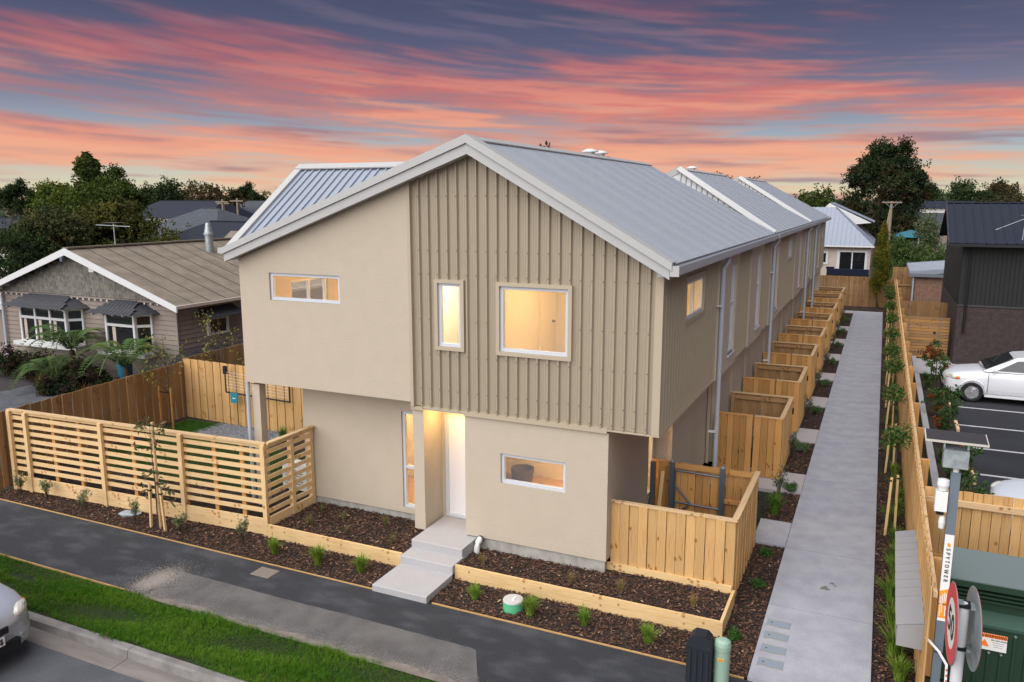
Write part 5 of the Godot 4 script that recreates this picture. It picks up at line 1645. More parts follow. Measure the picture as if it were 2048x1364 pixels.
func fern(label: String, at: Vector3, trunk_h: float, reach: float):
	var t := thing("tree_fern", label, "tree fern", at, "tree ferns before the bungalow")
	var mb := MB.new()
	mb.tube([Vector3(0, 0, 0), Vector3(0.04, trunk_h * 0.5, 0), Vector3(0, trunk_h, 0)], [0.13, 0.11, 0.09], 8)
	add(t, "trunk", mb.done(), mats.bark)
	var fr := MB.new()
	var last := Vector3.ZERO
	for i in 22:
		var s := (i + 1) / 22.0
		var p := Vector3(0, 0.55 * sin(s * 2.2) - 0.42 * s * s, s) * reach
		var w := reach * 0.26 * sin(PI * clampf(s * 0.92 + 0.06, 0, 1))
		fr.quad(last + Vector3(-0.012, 0, 0), last + Vector3(0.012, 0, 0), p + Vector3(0.01, 0, 0), p + Vector3(-0.01, 0, 0), Vector3.UP)
		for sd in [-1.0, 1.0]:
			fr.quad(p, p + Vector3(sd * w * 0.5, -0.02, 0.05 * reach), p + Vector3(sd * w, -0.10 * w, 0.07 * reach), p + Vector3(sd * w * 0.5, -0.03, -0.012 * reach), Vector3.UP)
		last = p
	var mesh := fr.done()
	for i in 17:
		var a := TAU * i / 17 + rnd(-0.15, 0.15)
		var dim := i % 2
		add(t, "frond", mesh, paint("frond%d" % dim, [Color(0.045, 0.09, 0.018), Color(0.075, 0.115, 0.024)][dim], 0.7), Vector3(0, trunk_h, 0), turned(a, rnd(-0.28, 0.15), rnd(0.8, 1.1)))

# ------------------------------------------------------------------ bungalow at the left
func bungalow():
	leaf_shapes()
	var zf := -19.45         # front wall
	var xr := -21.45
	var xl := -30.6
	var ax := -26.1          # ridge
	var zb := -33.0
	var h := thing("bungalow", "brown weatherboard bungalow with brown iron roof and white bay windows", "house", Vector3(-26, 0, -26))
	var core := MB.new()
	core.lohi(Vector3(xl, 0.1, zb), Vector3(xr, 3.02, zf))
	core.extrude([Vector2(xl, 3.02), Vector2(xr, 3.02), Vector2(ax, 4.62)], Vector3(0, 0, zb), Vector3.RIGHT, Vector3.UP, Vector3(0, 0, zf - zb - 0.02))
	put(h, "wall_core", core, mats.weatherboard)
	var y := 0.45
	while y < 2.98:
		var fm := MB.new()
		fm.extrude([Vector2(zf, y), Vector2(zf + 0.035, y), Vector2(zf + 0.012, y + 0.145), Vector2(zf, y + 0.145)], Vector3(xl, 0, 0), Vector3.BACK, Vector3.UP, Vector3(xr - xl, 0, 0))
		put(h, "weatherboard", fm, mats.weatherboard)
		var sm := MB.new()
		sm.extrude([Vector2(xr, y), Vector2(xr + 0.035, y), Vector2(xr + 0.012, y + 0.145), Vector2(xr, y + 0.145)], Vector3(0, 0, zb), Vector3.RIGHT, Vector3.UP, Vector3(0, 0, zf - zb))
		put(h, "weatherboard", sm, mats.weatherboard)
		y += 0.166
	box(h, "corner_board", mats.weatherboard, Vector3(xr, 0.3, zf), Vector3(xr + 0.06, 3.0, zf + 0.06))
	# shingled gable: small overlapping pieces joined into one part
	var sg := MB.new()
	var row := 0
	y = 3.10
	while y < 4.5:
		var hw := (4.62 - y) / 1.60 * 4.6 - 0.1
		var x := ax - hw + (0.08 if row % 2 else 0.0)
		while x < ax + hw - 0.12:
			var sh := Vector3(x + 0.078, y + 0.07, zf + 0.06 + rnd(0, 0.012))
			sg.tint = Color.WHITE * rnd(0.7, 1.1) if rng.randf() > 0.12 else Color(1.5, 1.25, 0.85)
			sg.bx(sh, Vector3(0.148, 0.155 + rnd(-0.01, 0.01), 0.014), Basis(Vector3.RIGHT, 0.10))
			x += 0.155
		y += 0.13
		row += 1
	put(h, "gable_shingles", sg, mats.shingle).set_meta("kind", "stuff")
	box(h, "gable_ledge", mats.weatherboard, Vector3(xl, 3.02, zf - 0.01), Vector3(xr, 3.08, zf + 0.13))
	for i in 30:
		box(h, "dentil", mats.white_paint, Vector3(xl + 0.15 + i * 0.305, 2.955, zf + 0.036), Vector3(xl + 0.21 + i * 0.305, 3.018, zf + 0.12))
	# iron roof in sheets, right slope and left slope
	var ze := -19.0
	var ridge := Vector3(ax, 4.78, 0)
	var ze2 := -33.5
	var one := func(_z): return 1.0
	var zero := func(_z): return 0.0
	for sd in [1.0, -1.0]:
		var low := Vector3(ax + sd * 5.15, 3.02, 0)
		var z := ze
		while z > ze2:
			var z1 := maxf(z - 0.762, ze2)
			corrugated(h, "roof_sheet", mats.brown_iron, z, z1, low, ridge, zero, one, 0.0953, 0.012, 4)
			if sd > 0:
				var jm := MB.new()
				jm.bx((low + ridge) / 2 + Vector3(0, 0.014, z1), Vector3(5.4, 0.010, 0.012), Basis(Vector3.BACK, -atan2(1.76, 5.15)))
				put(h, "sheet_lap", jm, paint("lap_dark", Color(0.15, 0.115, 0.09), 0.7))
			z -= 0.762
	box(h, "ridge_cap", mats.brown_iron, Vector3(ax - 0.14, 4.775, ze2), Vector3(ax + 0.14, 4.83, ze))
	for sd in [1.0, -1.0]:
		var bm := MB.new()
		bm.extrude([Vector2(0, 4.80), Vector2(sd * 5.22, 3.02), Vector2(sd * 5.22, 2.82), Vector2(0, 4.56)], Vector3(ax, 0, ze + 0.01), Vector3.RIGHT, Vector3.UP, Vector3(0, 0, 0.05))
		put(h, "barge_board", bm, mats.white_paint)
	box(h, "eave_gutter", mats.weatherboard_pale, Vector3(ax + 5.10, 2.93, ze2), Vector3(ax + 5.22, 3.03, ze))
	for i in 24:
		box(h, "rafter_end", mats.white_paint, Vector3(xr + 0.05, 2.90, ze - 0.4 - i * 0.58), Vector3(ax + 5.1, 2.96, ze - 0.46 - i * 0.58))
	var fl := MB.new()
	fl.bx(Vector3(ax - 0.05, 4.42, ze + 0.10), Vector3(0.12, 0.16, 0.12))
	put(h, "gable_lamp", fl, mats.steel)
	box(h, "flood_lamp", mats.white_plastic, Vector3(ax + 0.85, 3.98, zf + 0.1), Vector3(ax + 1.10, 4.18, zf + 0.25))
	# bays with white frames and small shingled hoods
	for b in [[-29.3, -26.0, 1.30, 2.64], [-24.75, -22.55, 1.30, 2.64]]:
		bay(h, b[0], b[1], b[2], b[3], zf)
	# small side window with its hood
	box(h, "side_pane", mats.dark_glass, Vector3(xr + 0.01, 1.80, -21.62), Vector3(xr + 0.05, 2.32, -20.82))
	for q in [[1.74, 1.82, -21.72, -20.72], [2.30, 2.36, -21.72, -20.72], [1.82, 2.30, -21.72, -21.62], [1.82, 2.30, -20.82, -20.72]]:
		box(h, "side_window_frame", mats.white_paint, Vector3(xr + 0.02, q[0], q[2]), Vector3(xr + 0.09, q[1], q[3]))
	var hd := MB.new()
	hd.extrude([Vector2(0, 2.78), Vector2(0.55, 2.46), Vector2(0.55, 2.42), Vector2(0, 2.42)], Vector3(xr, 0, -22.0), Vector3.RIGHT, Vector3.UP, Vector3(0, 0, 1.6))
	put(h, "window_hood", hd, mats.awning)
	var dp := MB.new()
	dp.tube([Vector3(xl + 0.2, 2.9, zf + 0.12), Vector3(xl + 0.2, 0.3, zf + 0.12)], [0.05, 0.05], 8)
	put(h, "downpipe", dp, mats.downpipe)
	# roof aerial and flue
	var ae := thing("roof_aerial", "thin metal television aerial standing on the brown bungalow roof", "aerial", Vector3(-26.15, 4.80, -21.1))
	var am := MB.new()
	am.tube([Vector3(0, -0.05, 0), Vector3(0, 0.80, 0)], [0.022, 0.018], 6)
	add(ae, "mast", am.done(), mats.galvanised)
	var bm2 := MB.new()
	bm2.tube([Vector3(-0.95, 0.74, 0), Vector3(0.85, 0.70, 0)], [0.014, 0.014], 5)
	add(ae, "boom", bm2.done(), mats.galvanised)
	for k in 5:
		cbox(ae, "element", mats.galvanised, Vector3(-0.25 + k * 0.12, 0.84, 0), Vector3(0.014, 0.014, 0.5))
	var fu := thing("metal_flue", "silver metal chimney flue rising behind the bungalow roof", "flue", Vector3(-25.0, 3.9, -24.6))
	var fm2 := MB.new()
	fm2.lathe([Vector2(0.16, 0.0), Vector2(0.16, 1.15), Vector2(0.20, 1.16), Vector2(0.20, 1.24), Vector2(0.17, 1.26), Vector2(0.10, 1.65), Vector2(0.0, 1.66)], Vector3.ZERO, Vector3.UP, 14)
	add(fu, "flue_pipe", fm2.done(), mats.galvanised)
	# rear wing roof of the bungalow
	var wr := MB.new()
	wr.extrude([Vector2(-33.6, 3.0), Vector2(-27.5, 3.0), Vector2(-30.5, 4.95)], Vector3(-29.5, 0, 0), Vector3.BACK, Vector3.UP, Vector3(7.5, 0, 0))
	put(h, "rear_roof", wr, mats.brown_iron)
	# side porch wing
	box(h, "porch_wing", mats.weatherboard, Vector3(-36.0, 0.2, -24.0), Vector3(xl - 0.3, 2.2, -20.0))
	box(h, "porch_roof", mats.white_paint, Vector3(-36.2, 2.25, -24.2), Vector3(xl - 0.1, 2.42, -19.7))
	# drive of paving bricks
	var dr := structure("driveway", sheet(Vector2(-40, -18.4), Vector2(-17.9, -10.5), -0.015).done(), mats.mortar_dark, "grey brick-paved drive in front of the bungalow")
	var pv := MB.new()
	var px := -27.0
	var r := 0
	while px < -18.6:
		var pz := -18.3 + (0.1 if r % 2 else 0.0)
		while pz < -12.0:
			pv.bx(Vector3(px, 0.0, pz), Vector3(0.095, 0.03, 0.195))
			pz += 0.2
		px += 0.1
		r += 1
	put(dr, "paving_bricks", pv, mats.paving).set_meta("kind", "stuff")
	# planting before the bungalow
	fern("tall tree fern with wide drooping fronds before the bungalow's larger bay", Vector3(-25.3, 0, -18.3), 1.35, 1.55)
	fern("tree fern with dark trunk before the bungalow's smaller bay", Vector3(-22.3, 0, -18.0), 1.05, 1.5)
	fern("low tree fern at the foot of the bungalow wall", Vector3(-25.9, 0, -18.0), 0.4, 1.4)
	var nth := 0
	var dark := [Color(0.026, 0.041, 0.017), Color(0.041, 0.052, 0.023), Color(0.043, 0.032, 0.023)]
	for p in [[-29.6, -18.6, 1.1], [-28.4, -18.6, 0.9], [-27.4, -18.6, 1.0], [-26.3, -18.3, 0.8], [-24.9, -17.4, 0.7], [-24.3, -17.9, 1.0], [-23.3, -17.8, 0.9]]:
		nth += 1
		var s := thing("garden_shrub", "dark leafy shrub before the bungalow, %s from its white downpipe" % ORD[nth - 1], "shrub", Vector3(p[0], 0, p[1]), "shrubs before the bungalow")
		crown(s, "leaves", [[Vector3(0, p[2] * 0.55, 0), Vector3(0.65, p[2] * 0.55, 0.5)]], 16, 22, 0.16, dark)
		var m := MB.new()
		m.tube([Vector3(0, -0.05, 0), Vector3(0, p[2] * 0.6, 0)], [0.04, 0.02], 5)
		add(s, "stem", m.done(), mats.bark)
	for p in [Vector3(-25.5, 0.0, -17.2), Vector3(-22.9, 0.0, -16.9)]:
		tuft("bronze flax plant with strap leaves at the edge of the drive", "flax plants", p, 0.95, Color(0.15, 0.07, 0.035), "wisp", 3, "flax_plant")
	var bb := thing("blue_bin", "bright blue garden bag standing beside the tree fern", "bag", Vector3(-23.1, 0, -18.6))
	var bbm := MB.new()
	bbm.lathe([Vector2(0.22, 0.0), Vector2(0.24, 1.1), Vector2(0.21, 1.12), Vector2(0.2, 0.9)], Vector3.ZERO, Vector3.UP, 12)
	add(bb, "bag_body", bbm.done(), paint("bin_blue", Color(0.02, 0.16, 0.27), 0.7))

func bay(h: Node3D, x0: float, x1: float, y0: float, y1: float, zf: float):
	var out := 0.45
	var z := zf + out
	var b := box(h, "bay_window", mats.dark_glass, Vector3(x0 + 0.45, y0, zf), Vector3(x1 - 0.45, y1, z - 0.03))
	var xa := x0 + 0.42
	var xb := x1 - 0.42
	# splayed sides
	for s in [[x0, xa], [x1, xb]]:
		var gm := MB.new()
		gm.quad(Vector3(s[0], y0, zf + 0.04), Vector3(s[1], y0, z - 0.03), Vector3(s[1], y1, z - 0.03), Vector3(s[0], y1, zf + 0.04), Vector3(signf(s[0] - s[1]), 0, 1))
		put(b, "side_pane", gm, mats.dark_glass)
		for t in [0.04, 0.96]:
			var m := MB.new()
			m.bx(Vector3(lerpf(s[0], s[1], t), (y0 + y1) / 2, lerpf(zf + 0.04, z - 0.03, t)), Vector3(0.08, y1 - y0, 0.08))
			put(b, "mullion", m, mats.white_paint)
		for yy in [y0 + 0.03, y0 + 0.92, y1 - 0.04]:
			var m := MB.new()
			var dv := Vector3(s[1] - s[0], 0, z - zf - 0.07)
			m.bx(Vector3((s[0] + s[1]) / 2, yy, (zf + z) / 2), Vector3(dv.length(), 0.09, 0.07), Basis(Vector3.UP, atan2(-dv.z, dv.x)))
			put(b, "transom", m, mats.white_paint)
	var n := 3 if x1 - x0 > 3.0 else 1
	for i in n + 1:
		var x := lerpf(xa, xb, float(i) / n)
		box(b, "mullion", mats.white_paint, Vector3(x - 0.045, y0, z - 0.025), Vector3(x + 0.045, y1, z + 0.03))
	for yy in [y0 + 0.03, y0 + 0.92, y1 - 0.04]:
		box(b, "transom", mats.white_paint, Vector3(xa, yy - 0.045, z - 0.024), Vector3(xb, yy + 0.045, z + 0.024))
	box(b, "sill", mats.white_paint, Vector3(x0 - 0.06, y0 - 0.16, zf + 0.04), Vector3(x1 + 0.06, y0 - 0.02, z + 0.08))
	for i in n:
		var x := lerpf(xa, xb, (i + 0.25) / n)
		box(b, "curtain", mats.weatherboard_pale, Vector3(x - 0.10, y0 + 0.05, z - 0.028), Vector3(x + 0.06, y0 + 0.85, z - 0.027))
	# hood
	var hm := MB.new()
	var yt := y1 + 0.44
	var o := 0.40
	var A := Vector3(x0 - o, y1 + 0.02, zf)
	var B := Vector3(x0 + 0.05, y1 + 0.02, z + o)
	var C := Vector3(x1 - 0.05, y1 + 0.02, z + o)
	var D := Vector3(x1 + o, y1 + 0.02, zf)
	var E := Vector3(x0 + 0.65, yt, zf)
	var F := Vector3(x1 - 0.65, yt, zf)
	hm.quad(B, C, F, E, Vector3(0, 1, 1))
	hm.tri(A, B, E, Vector3(-1, 1, 0.5))
	hm.tri(C, D, F, Vector3(1, 1, 0.5))
	hm.quad(A, B, C, D, Vector3.DOWN)
	put(b, "hood", hm, mats.awning)
	# rows of hood shingles
	var sg := MB.new()
	for r in 5:
		var t := (r + 0.1) / 5.0
		var p := B.lerp(E, t)
		var q := C.lerp(F, t)
		var k := int((q - p).x / 0.16)
		for i in k:
			sg.bx(p.lerp(q, (i + 0.5 + 0.3 * (r % 2)) / k) + Vector3(0, 0.05, -0.02), Vector3(0.15, 0.012, 0.22), Basis(Vector3.RIGHT, 0.5))
	put(b, "hood_shingles", sg, mats.awning).set_meta("kind", "stuff")
	for i in 5:
		var x := lerpf(x0 + 0.1, x1 - 0.1, i / 4.0)
		box(b, "bracket", mats.white_paint, Vector3(x - 0.03, y1 - 0.06, z + 0.03), Vector3(x + 0.03, y1 + 0.01, z + 0.30))

# ------------------------------------------------------------------ right side: car park, dark house, garage
func bricks(parent: Node, x0: float, x1: float, y0: float, y1: float, z: float, m: Material, mortar: Material):
	box(parent, "brick_wall", mortar, Vector3(x0, y0, z - 0.2), Vector3(x1, y1, z - 0.006))
	var mb := MB.new()
	var y := y0
	var r := 0
	while y < y1 - 0.05:
		var x := x0 - (0.12 if r % 2 else 0.0)
		while x < x1:
			var a := maxf(x, x0)
			var b := minf(x + 0.23, x1)
			if b - a > 0.02: mb.lohi(Vector3(a, y, z - 0.01), Vector3(b, y + 0.076, z + rnd(0, 0.003)))
			x += 0.24
		y += 0.086
		r += 1
	put(parent, "bricks", mb, m).set_meta("kind", "stuff")

func right_side():
	structure("car_park", sheet(Vector2(1.55, -36.6), Vector2(40, -14.4), 0.0, 3).done(), mats.carpark, "dark asphalt car park with white bay lines")
	for i in 6:
		var z := -21.3 - i * 2.33
		var ln := box(self, "bay_line", mats.line_white, Vector3(2.40 if i != 3 else 1.85, 0.002, z - 0.05), Vector3(7.2, 0.006, z + 0.05))
		tag(ln, "painted white parking bay line", "", "", "structure")
	var kb := MB.new()
	kb.lohi(Vector3(1.42, -0.02, -36.4), Vector3(1.58, 0.12, -14.5))
	structure("kerb", kb.done(), mats.concrete, "pale concrete kerb beside the car park garden")
	structure("garden_bed", sheet(Vector2(1.6, -33.0), Vector2(2.3, -14.6), 0.02).done(), mats.soil, "narrow planted bed beside the car park")
	structure("path", sheet(Vector2(1.2, -36.4), Vector2(4.2, -33.2), 0.03).done(), mats.concrete, "pale concrete apron before the slat gate")
	for i in 7:
		var zz := -18.6 - i * 2.33
		var m := MB.new()
		m.lohi(Vector3(2.28, 0.0, zz - 0.5), Vector3(2.36, 0.10, zz + 0.5))
		structure("bed_edge", m.done(), mats.batten_z, "timber edge of the car park garden")
	var nth := 0
	# red-tipped shrubs and grasses in that bed
	for q in [[-17.6, 1.0], [-19.4, 1.3], [-23.6, 1.5], [-26.6, 0.9], [-30.2, 1.6], [-32.4, 1.5]]:
		nth += 1
		var s := thing("red_shrub", "copper-tipped green shrub in the car park bed, %s from the timber fence" % ORD[nth - 1], "shrub", Vector3(1.95, 0, q[0]), "red-tipped shrubs in the car park bed")
		var m := MB.new()
		m.tube([Vector3(0, 0, 0), Vector3(0.02, q[1] * 0.5, 0), Vector3(0, q[1], 0)], [0.025, 0.02, 0.008], 6)
		add(s, "stem", m.done(), mats.bark)
		crown(s, "leaves", [[Vector3(0, q[1] * 0.62, 0), Vector3(0.36, q[1] * 0.40, 0.40)]], 16, 9, 0.13, [Color(0.051, 0.094, 0.032), Color(0.072, 0.116, 0.043), Color(0.17, 0.05, 0.02)], "sprig", 0.26)
	for i in 12:
		tuft("dark green grass in the car park bed, %s from the timber fence" % ORD[i], "car park grasses", Vector3(1.85 + rnd(-0.12, 0.2), 0.0, -16.0 - i * 1.45), rnd(0.4, 0.6), Color(0.06, 0.12, 0.03))
	# dark house with brick lower storey
	var h := thing("dark_house", "black two-storey house with dark brick base and navy iron roof", "house", Vector3(6, 0, -38))
	bricks(h, 2.85, 12.0, 0.0, 2.36, -35.72, mats.brick_dark, mats.mortar_dark)
	var core := MB.new()
	core.lohi(Vector3(2.85, 2.362, -45.0), Vector3(12.0, 4.9, -35.73))
	core.lohi(Vector3(2.87, 0.0, -45.0), Vector3(12.0, 2.36, -35.95))
	put(h, "upper_wall", core, mats.dark_wall)
	for i in 60:
		box(h, "cladding_board", mats.dark_wall, Vector3(2.86 + i * 0.15, 2.42, -35.735), Vector3(2.995 + i * 0.15, 4.75, -35.70))
	box(h, "band", mats.dark_trim, Vector3(2.83, 2.35, -35.74), Vector3(12.0, 2.42, -35.69))
	for i in 26:
		box(h, "side_brick_course", mats.brick_dark, Vector3(2.83, 0.0 + i * 0.09, -45.0), Vector3(2.872, 0.08 + i * 0.09, -35.96))
	var dp := MB.new()
	dp.tube([Vector3(3.12, 4.75, -35.58), Vector3(3.12, 4.6, -35.64), Vector3(3.12, 1.3, -35.64)], [0.045, 0.045, 0.045], 8)
	put(h, "downpipe", dp, mats.black)
	# roof: one long front slope in ribs, gable end to the left
	var zl := -35.15
	var yl := 4.84
	var zt := -38.6
	var yt := 6.36
	var xg := 2.32
	var rf := MB.new()
	rf.quad(Vector3(xg, yl, zl), Vector3(13, yl, zl), Vector3(13, yt, zt), Vector3(xg, yt, zt), Vector3(0, 1, 1))
	rf.quad(Vector3(xg, yl, 2 * zt - zl), Vector3(13, yl, 2 * zt - zl), Vector3(13, yt, zt), Vector3(xg, yt, zt), Vector3(0, 1, -1))
	rf.quad(Vector3(xg, yl - 0.03, zl), Vector3(13, yl - 0.03, zl), Vector3(13, yt - 0.03, zt), Vector3(xg, yt - 0.03, zt), Vector3(0, -1, -1))
	put(h, "roof", rf, mats.dark_iron)
	var run := Vector3(0, yt - yl, zt - zl)
	var bs := Basis(Vector3.RIGHT, run.normalized(), Vector3.RIGHT.cross(run.normalized()))
	for i in 30:
		var m := MB.new()
		m.bx(Vector3(xg + 0.25 + i * 0.33, (yl + yt) / 2, (zl + zt) / 2) + bs.z * 0.012, Vector3(0.05, run.length(), 0.035), bs)
		put(h, "roof_rib", m, mats.dark_iron)
	var gb := MB.new()
	gb.extrude([Vector2(zl, yl - 0.02), Vector2(2 * zt - zl, yl - 0.02), Vector2(zt, yt - 0.02)], Vector3(2.80, 0, 0), Vector3.BACK, Vector3.UP, Vector3(0.06, 0, 0))
	put(h, "gable", gb, mats.dark_trim)
	var bg := MB.new()
	bg.bx(Vector3(xg - 0.01, (yl + yt) / 2 - 0.06, (zl + zt) / 2), Vector3(0.03, run.length(), 0.2), bs)
	put(h, "barge_board", bg, mats.dark_trim)
	box(h, "ridge_cap", mats.dark_iron, Vector3(xg, yt - 0.02, zt - 0.15), Vector3(13, yt + 0.03, zt + 0.15))
	box(h, "gutter", mats.black, Vector3(xg, yl - 0.13, zl - 0.03), Vector3(13, yl - 0.02, zl + 0.09))
	box(h, "soffit", mats.dark_trim, Vector3(xg + 0.04, yl - 0.14, -35.70), Vector3(12.9, yl - 0.11, zl - 0.04))
	var ae := thing("roof_aerial", "thin metal aerial on a bracket at the navy roof's edge", "aerial", Vector3(4.75, 4.9, -35.5))
	for q in [[Vector3(0, 0.0, 0), Vector3(0.05, 1.1, 0), 0.02], [Vector3(-0.9, 0.45, 0.0), Vector3(0.6, 1.15, 0), 0.012], [Vector3(-0.2, 0.0, 0.0), Vector3(0.2, 0.02, 0), 0.012], [Vector3(-0.1, 1.0, -0.15), Vector3(0.3, 1.0, 0.2), 0.008]]:
		var m := MB.new()
		m.tube([q[0], q[1]], [q[2], q[2]], 5)
		add(ae, "rod", m.done(), mats.galvanised)
	# brick garage with a flat grey roof
	var g := thing("brick_garage", "small orange brick garage with pale grey iron roof", "garage", Vector3(3, 0, -49))
	bricks(g, 1.78, 5.0, 0.0, 2.35, -49.5, mats.brick_warm, mats.mortar)
	var gw := MB.new()
	gw.lohi(Vector3(1.80, 0, -56), Vector3(5.0, 2.35, -49.72))
	put(g, "side_wall", gw, mats.brick_warm)
	var gr := MB.new()
	gr.extrude([Vector2(1.45, 2.55), Vector2(5.2, 2.95), Vector2(5.2, 2.75), Vector2(1.45, 2.32)], Vector3(0, 0, -56.2), Vector3.RIGHT, Vector3.UP, Vector3(0, 0, 6.9))
	put(g, "roof", gr, mats.pale_iron)
	for i in 6:
		var m := MB.new()
		m.extrude([Vector2(1.5, 2.575), Vector2(5.2, 2.97), Vector2(5.2, 2.95), Vector2(1.5, 2.55)], Vector3(0, 0, -50.2 - i * 0.95), Vector3.RIGHT, Vector3.UP, Vector3(0, 0, 0.05))
		put(g, "roof_seam", m, mats.gutter)
	box(g, "fascia", paint("fascia_grey", Color(0.16, 0.175, 0.20), 0.6), Vector3(1.44, 2.28, -49.29), Vector3(5.2, 2.46, -49.25))
	var gd := MB.new()
	gd.tube([Vector3(1.68, 2.3, -49.4), Vector3(1.68, 0.0, -49.4)], [0.05, 0.05], 8)
	put(g, "downpipe", gd, mats.gutter)

# ------------------------------------------------------------------ far houses and trees
func far_house(label: String, at: Vector3, w: float, d: float, wall_h: float, ridge_h: float, wall_m: Material, roof_m: Material, hip := 1.5, group := "") -> Node3D:
	var h := thing("far_house", label, "house", at, group)
	var wl := MB.new()
	wl.lohi(Vector3(-w / 2, 0, -d / 2), Vector3(w / 2, wall_h, d / 2))
	add(h, "wall", wl.done(), wall_m)
	var o := 0.4
	var rf := MB.new()
	var A := Vector3(-w / 2 - o, wall_h - 0.05, d / 2 + o)
	var B := Vector3(w / 2 + o, wall_h - 0.05, d / 2 + o)
	var C := Vector3(w / 2 + o, wall_h - 0.05, -d / 2 - o)
	var D := Vector3(-w / 2 - o, wall_h - 0.05, -d / 2 - o)
	var E := Vector3(-w / 2 - o + hip, ridge_h, 0)
	var F := Vector3(w / 2 + o - hip, ridge_h, 0)
	rf.quad(A, B, F, E, Vector3(0, 1, 1))
	rf.quad(C, D, E, F, Vector3(0, 1, -1))
	rf.tri(D, A, E, Vector3(-1, 1, 0))
	rf.tri(B, C, F, Vector3(1, 1, 0))
	rf.quad(A, B, C, D, Vector3.DOWN)
	add(h, "roof", rf.done(), roof_m)
	add(h, "ridge_cap", box_mesh(Vector3(F.x - E.x, 0.08, 0.3)), roof_m, Vector3(0, ridge_h, 0))
	var n := maxi(2, int(w / 3.5))
	for i in n:
		var x := lerpf(-w / 2, w / 2, (i + 0.5) / n)
		var win := cbox(h, "window", mats.white_paint, Vector3(x, wall_h * 0.58, d / 2 + 0.02), Vector3(1.5, 1.2, 0.08))
		cbox(win, "pane", mats.dark_glass, Vector3(0, 0, 0.045), Vector3(1.3, 1.0, 0.02))
	return h

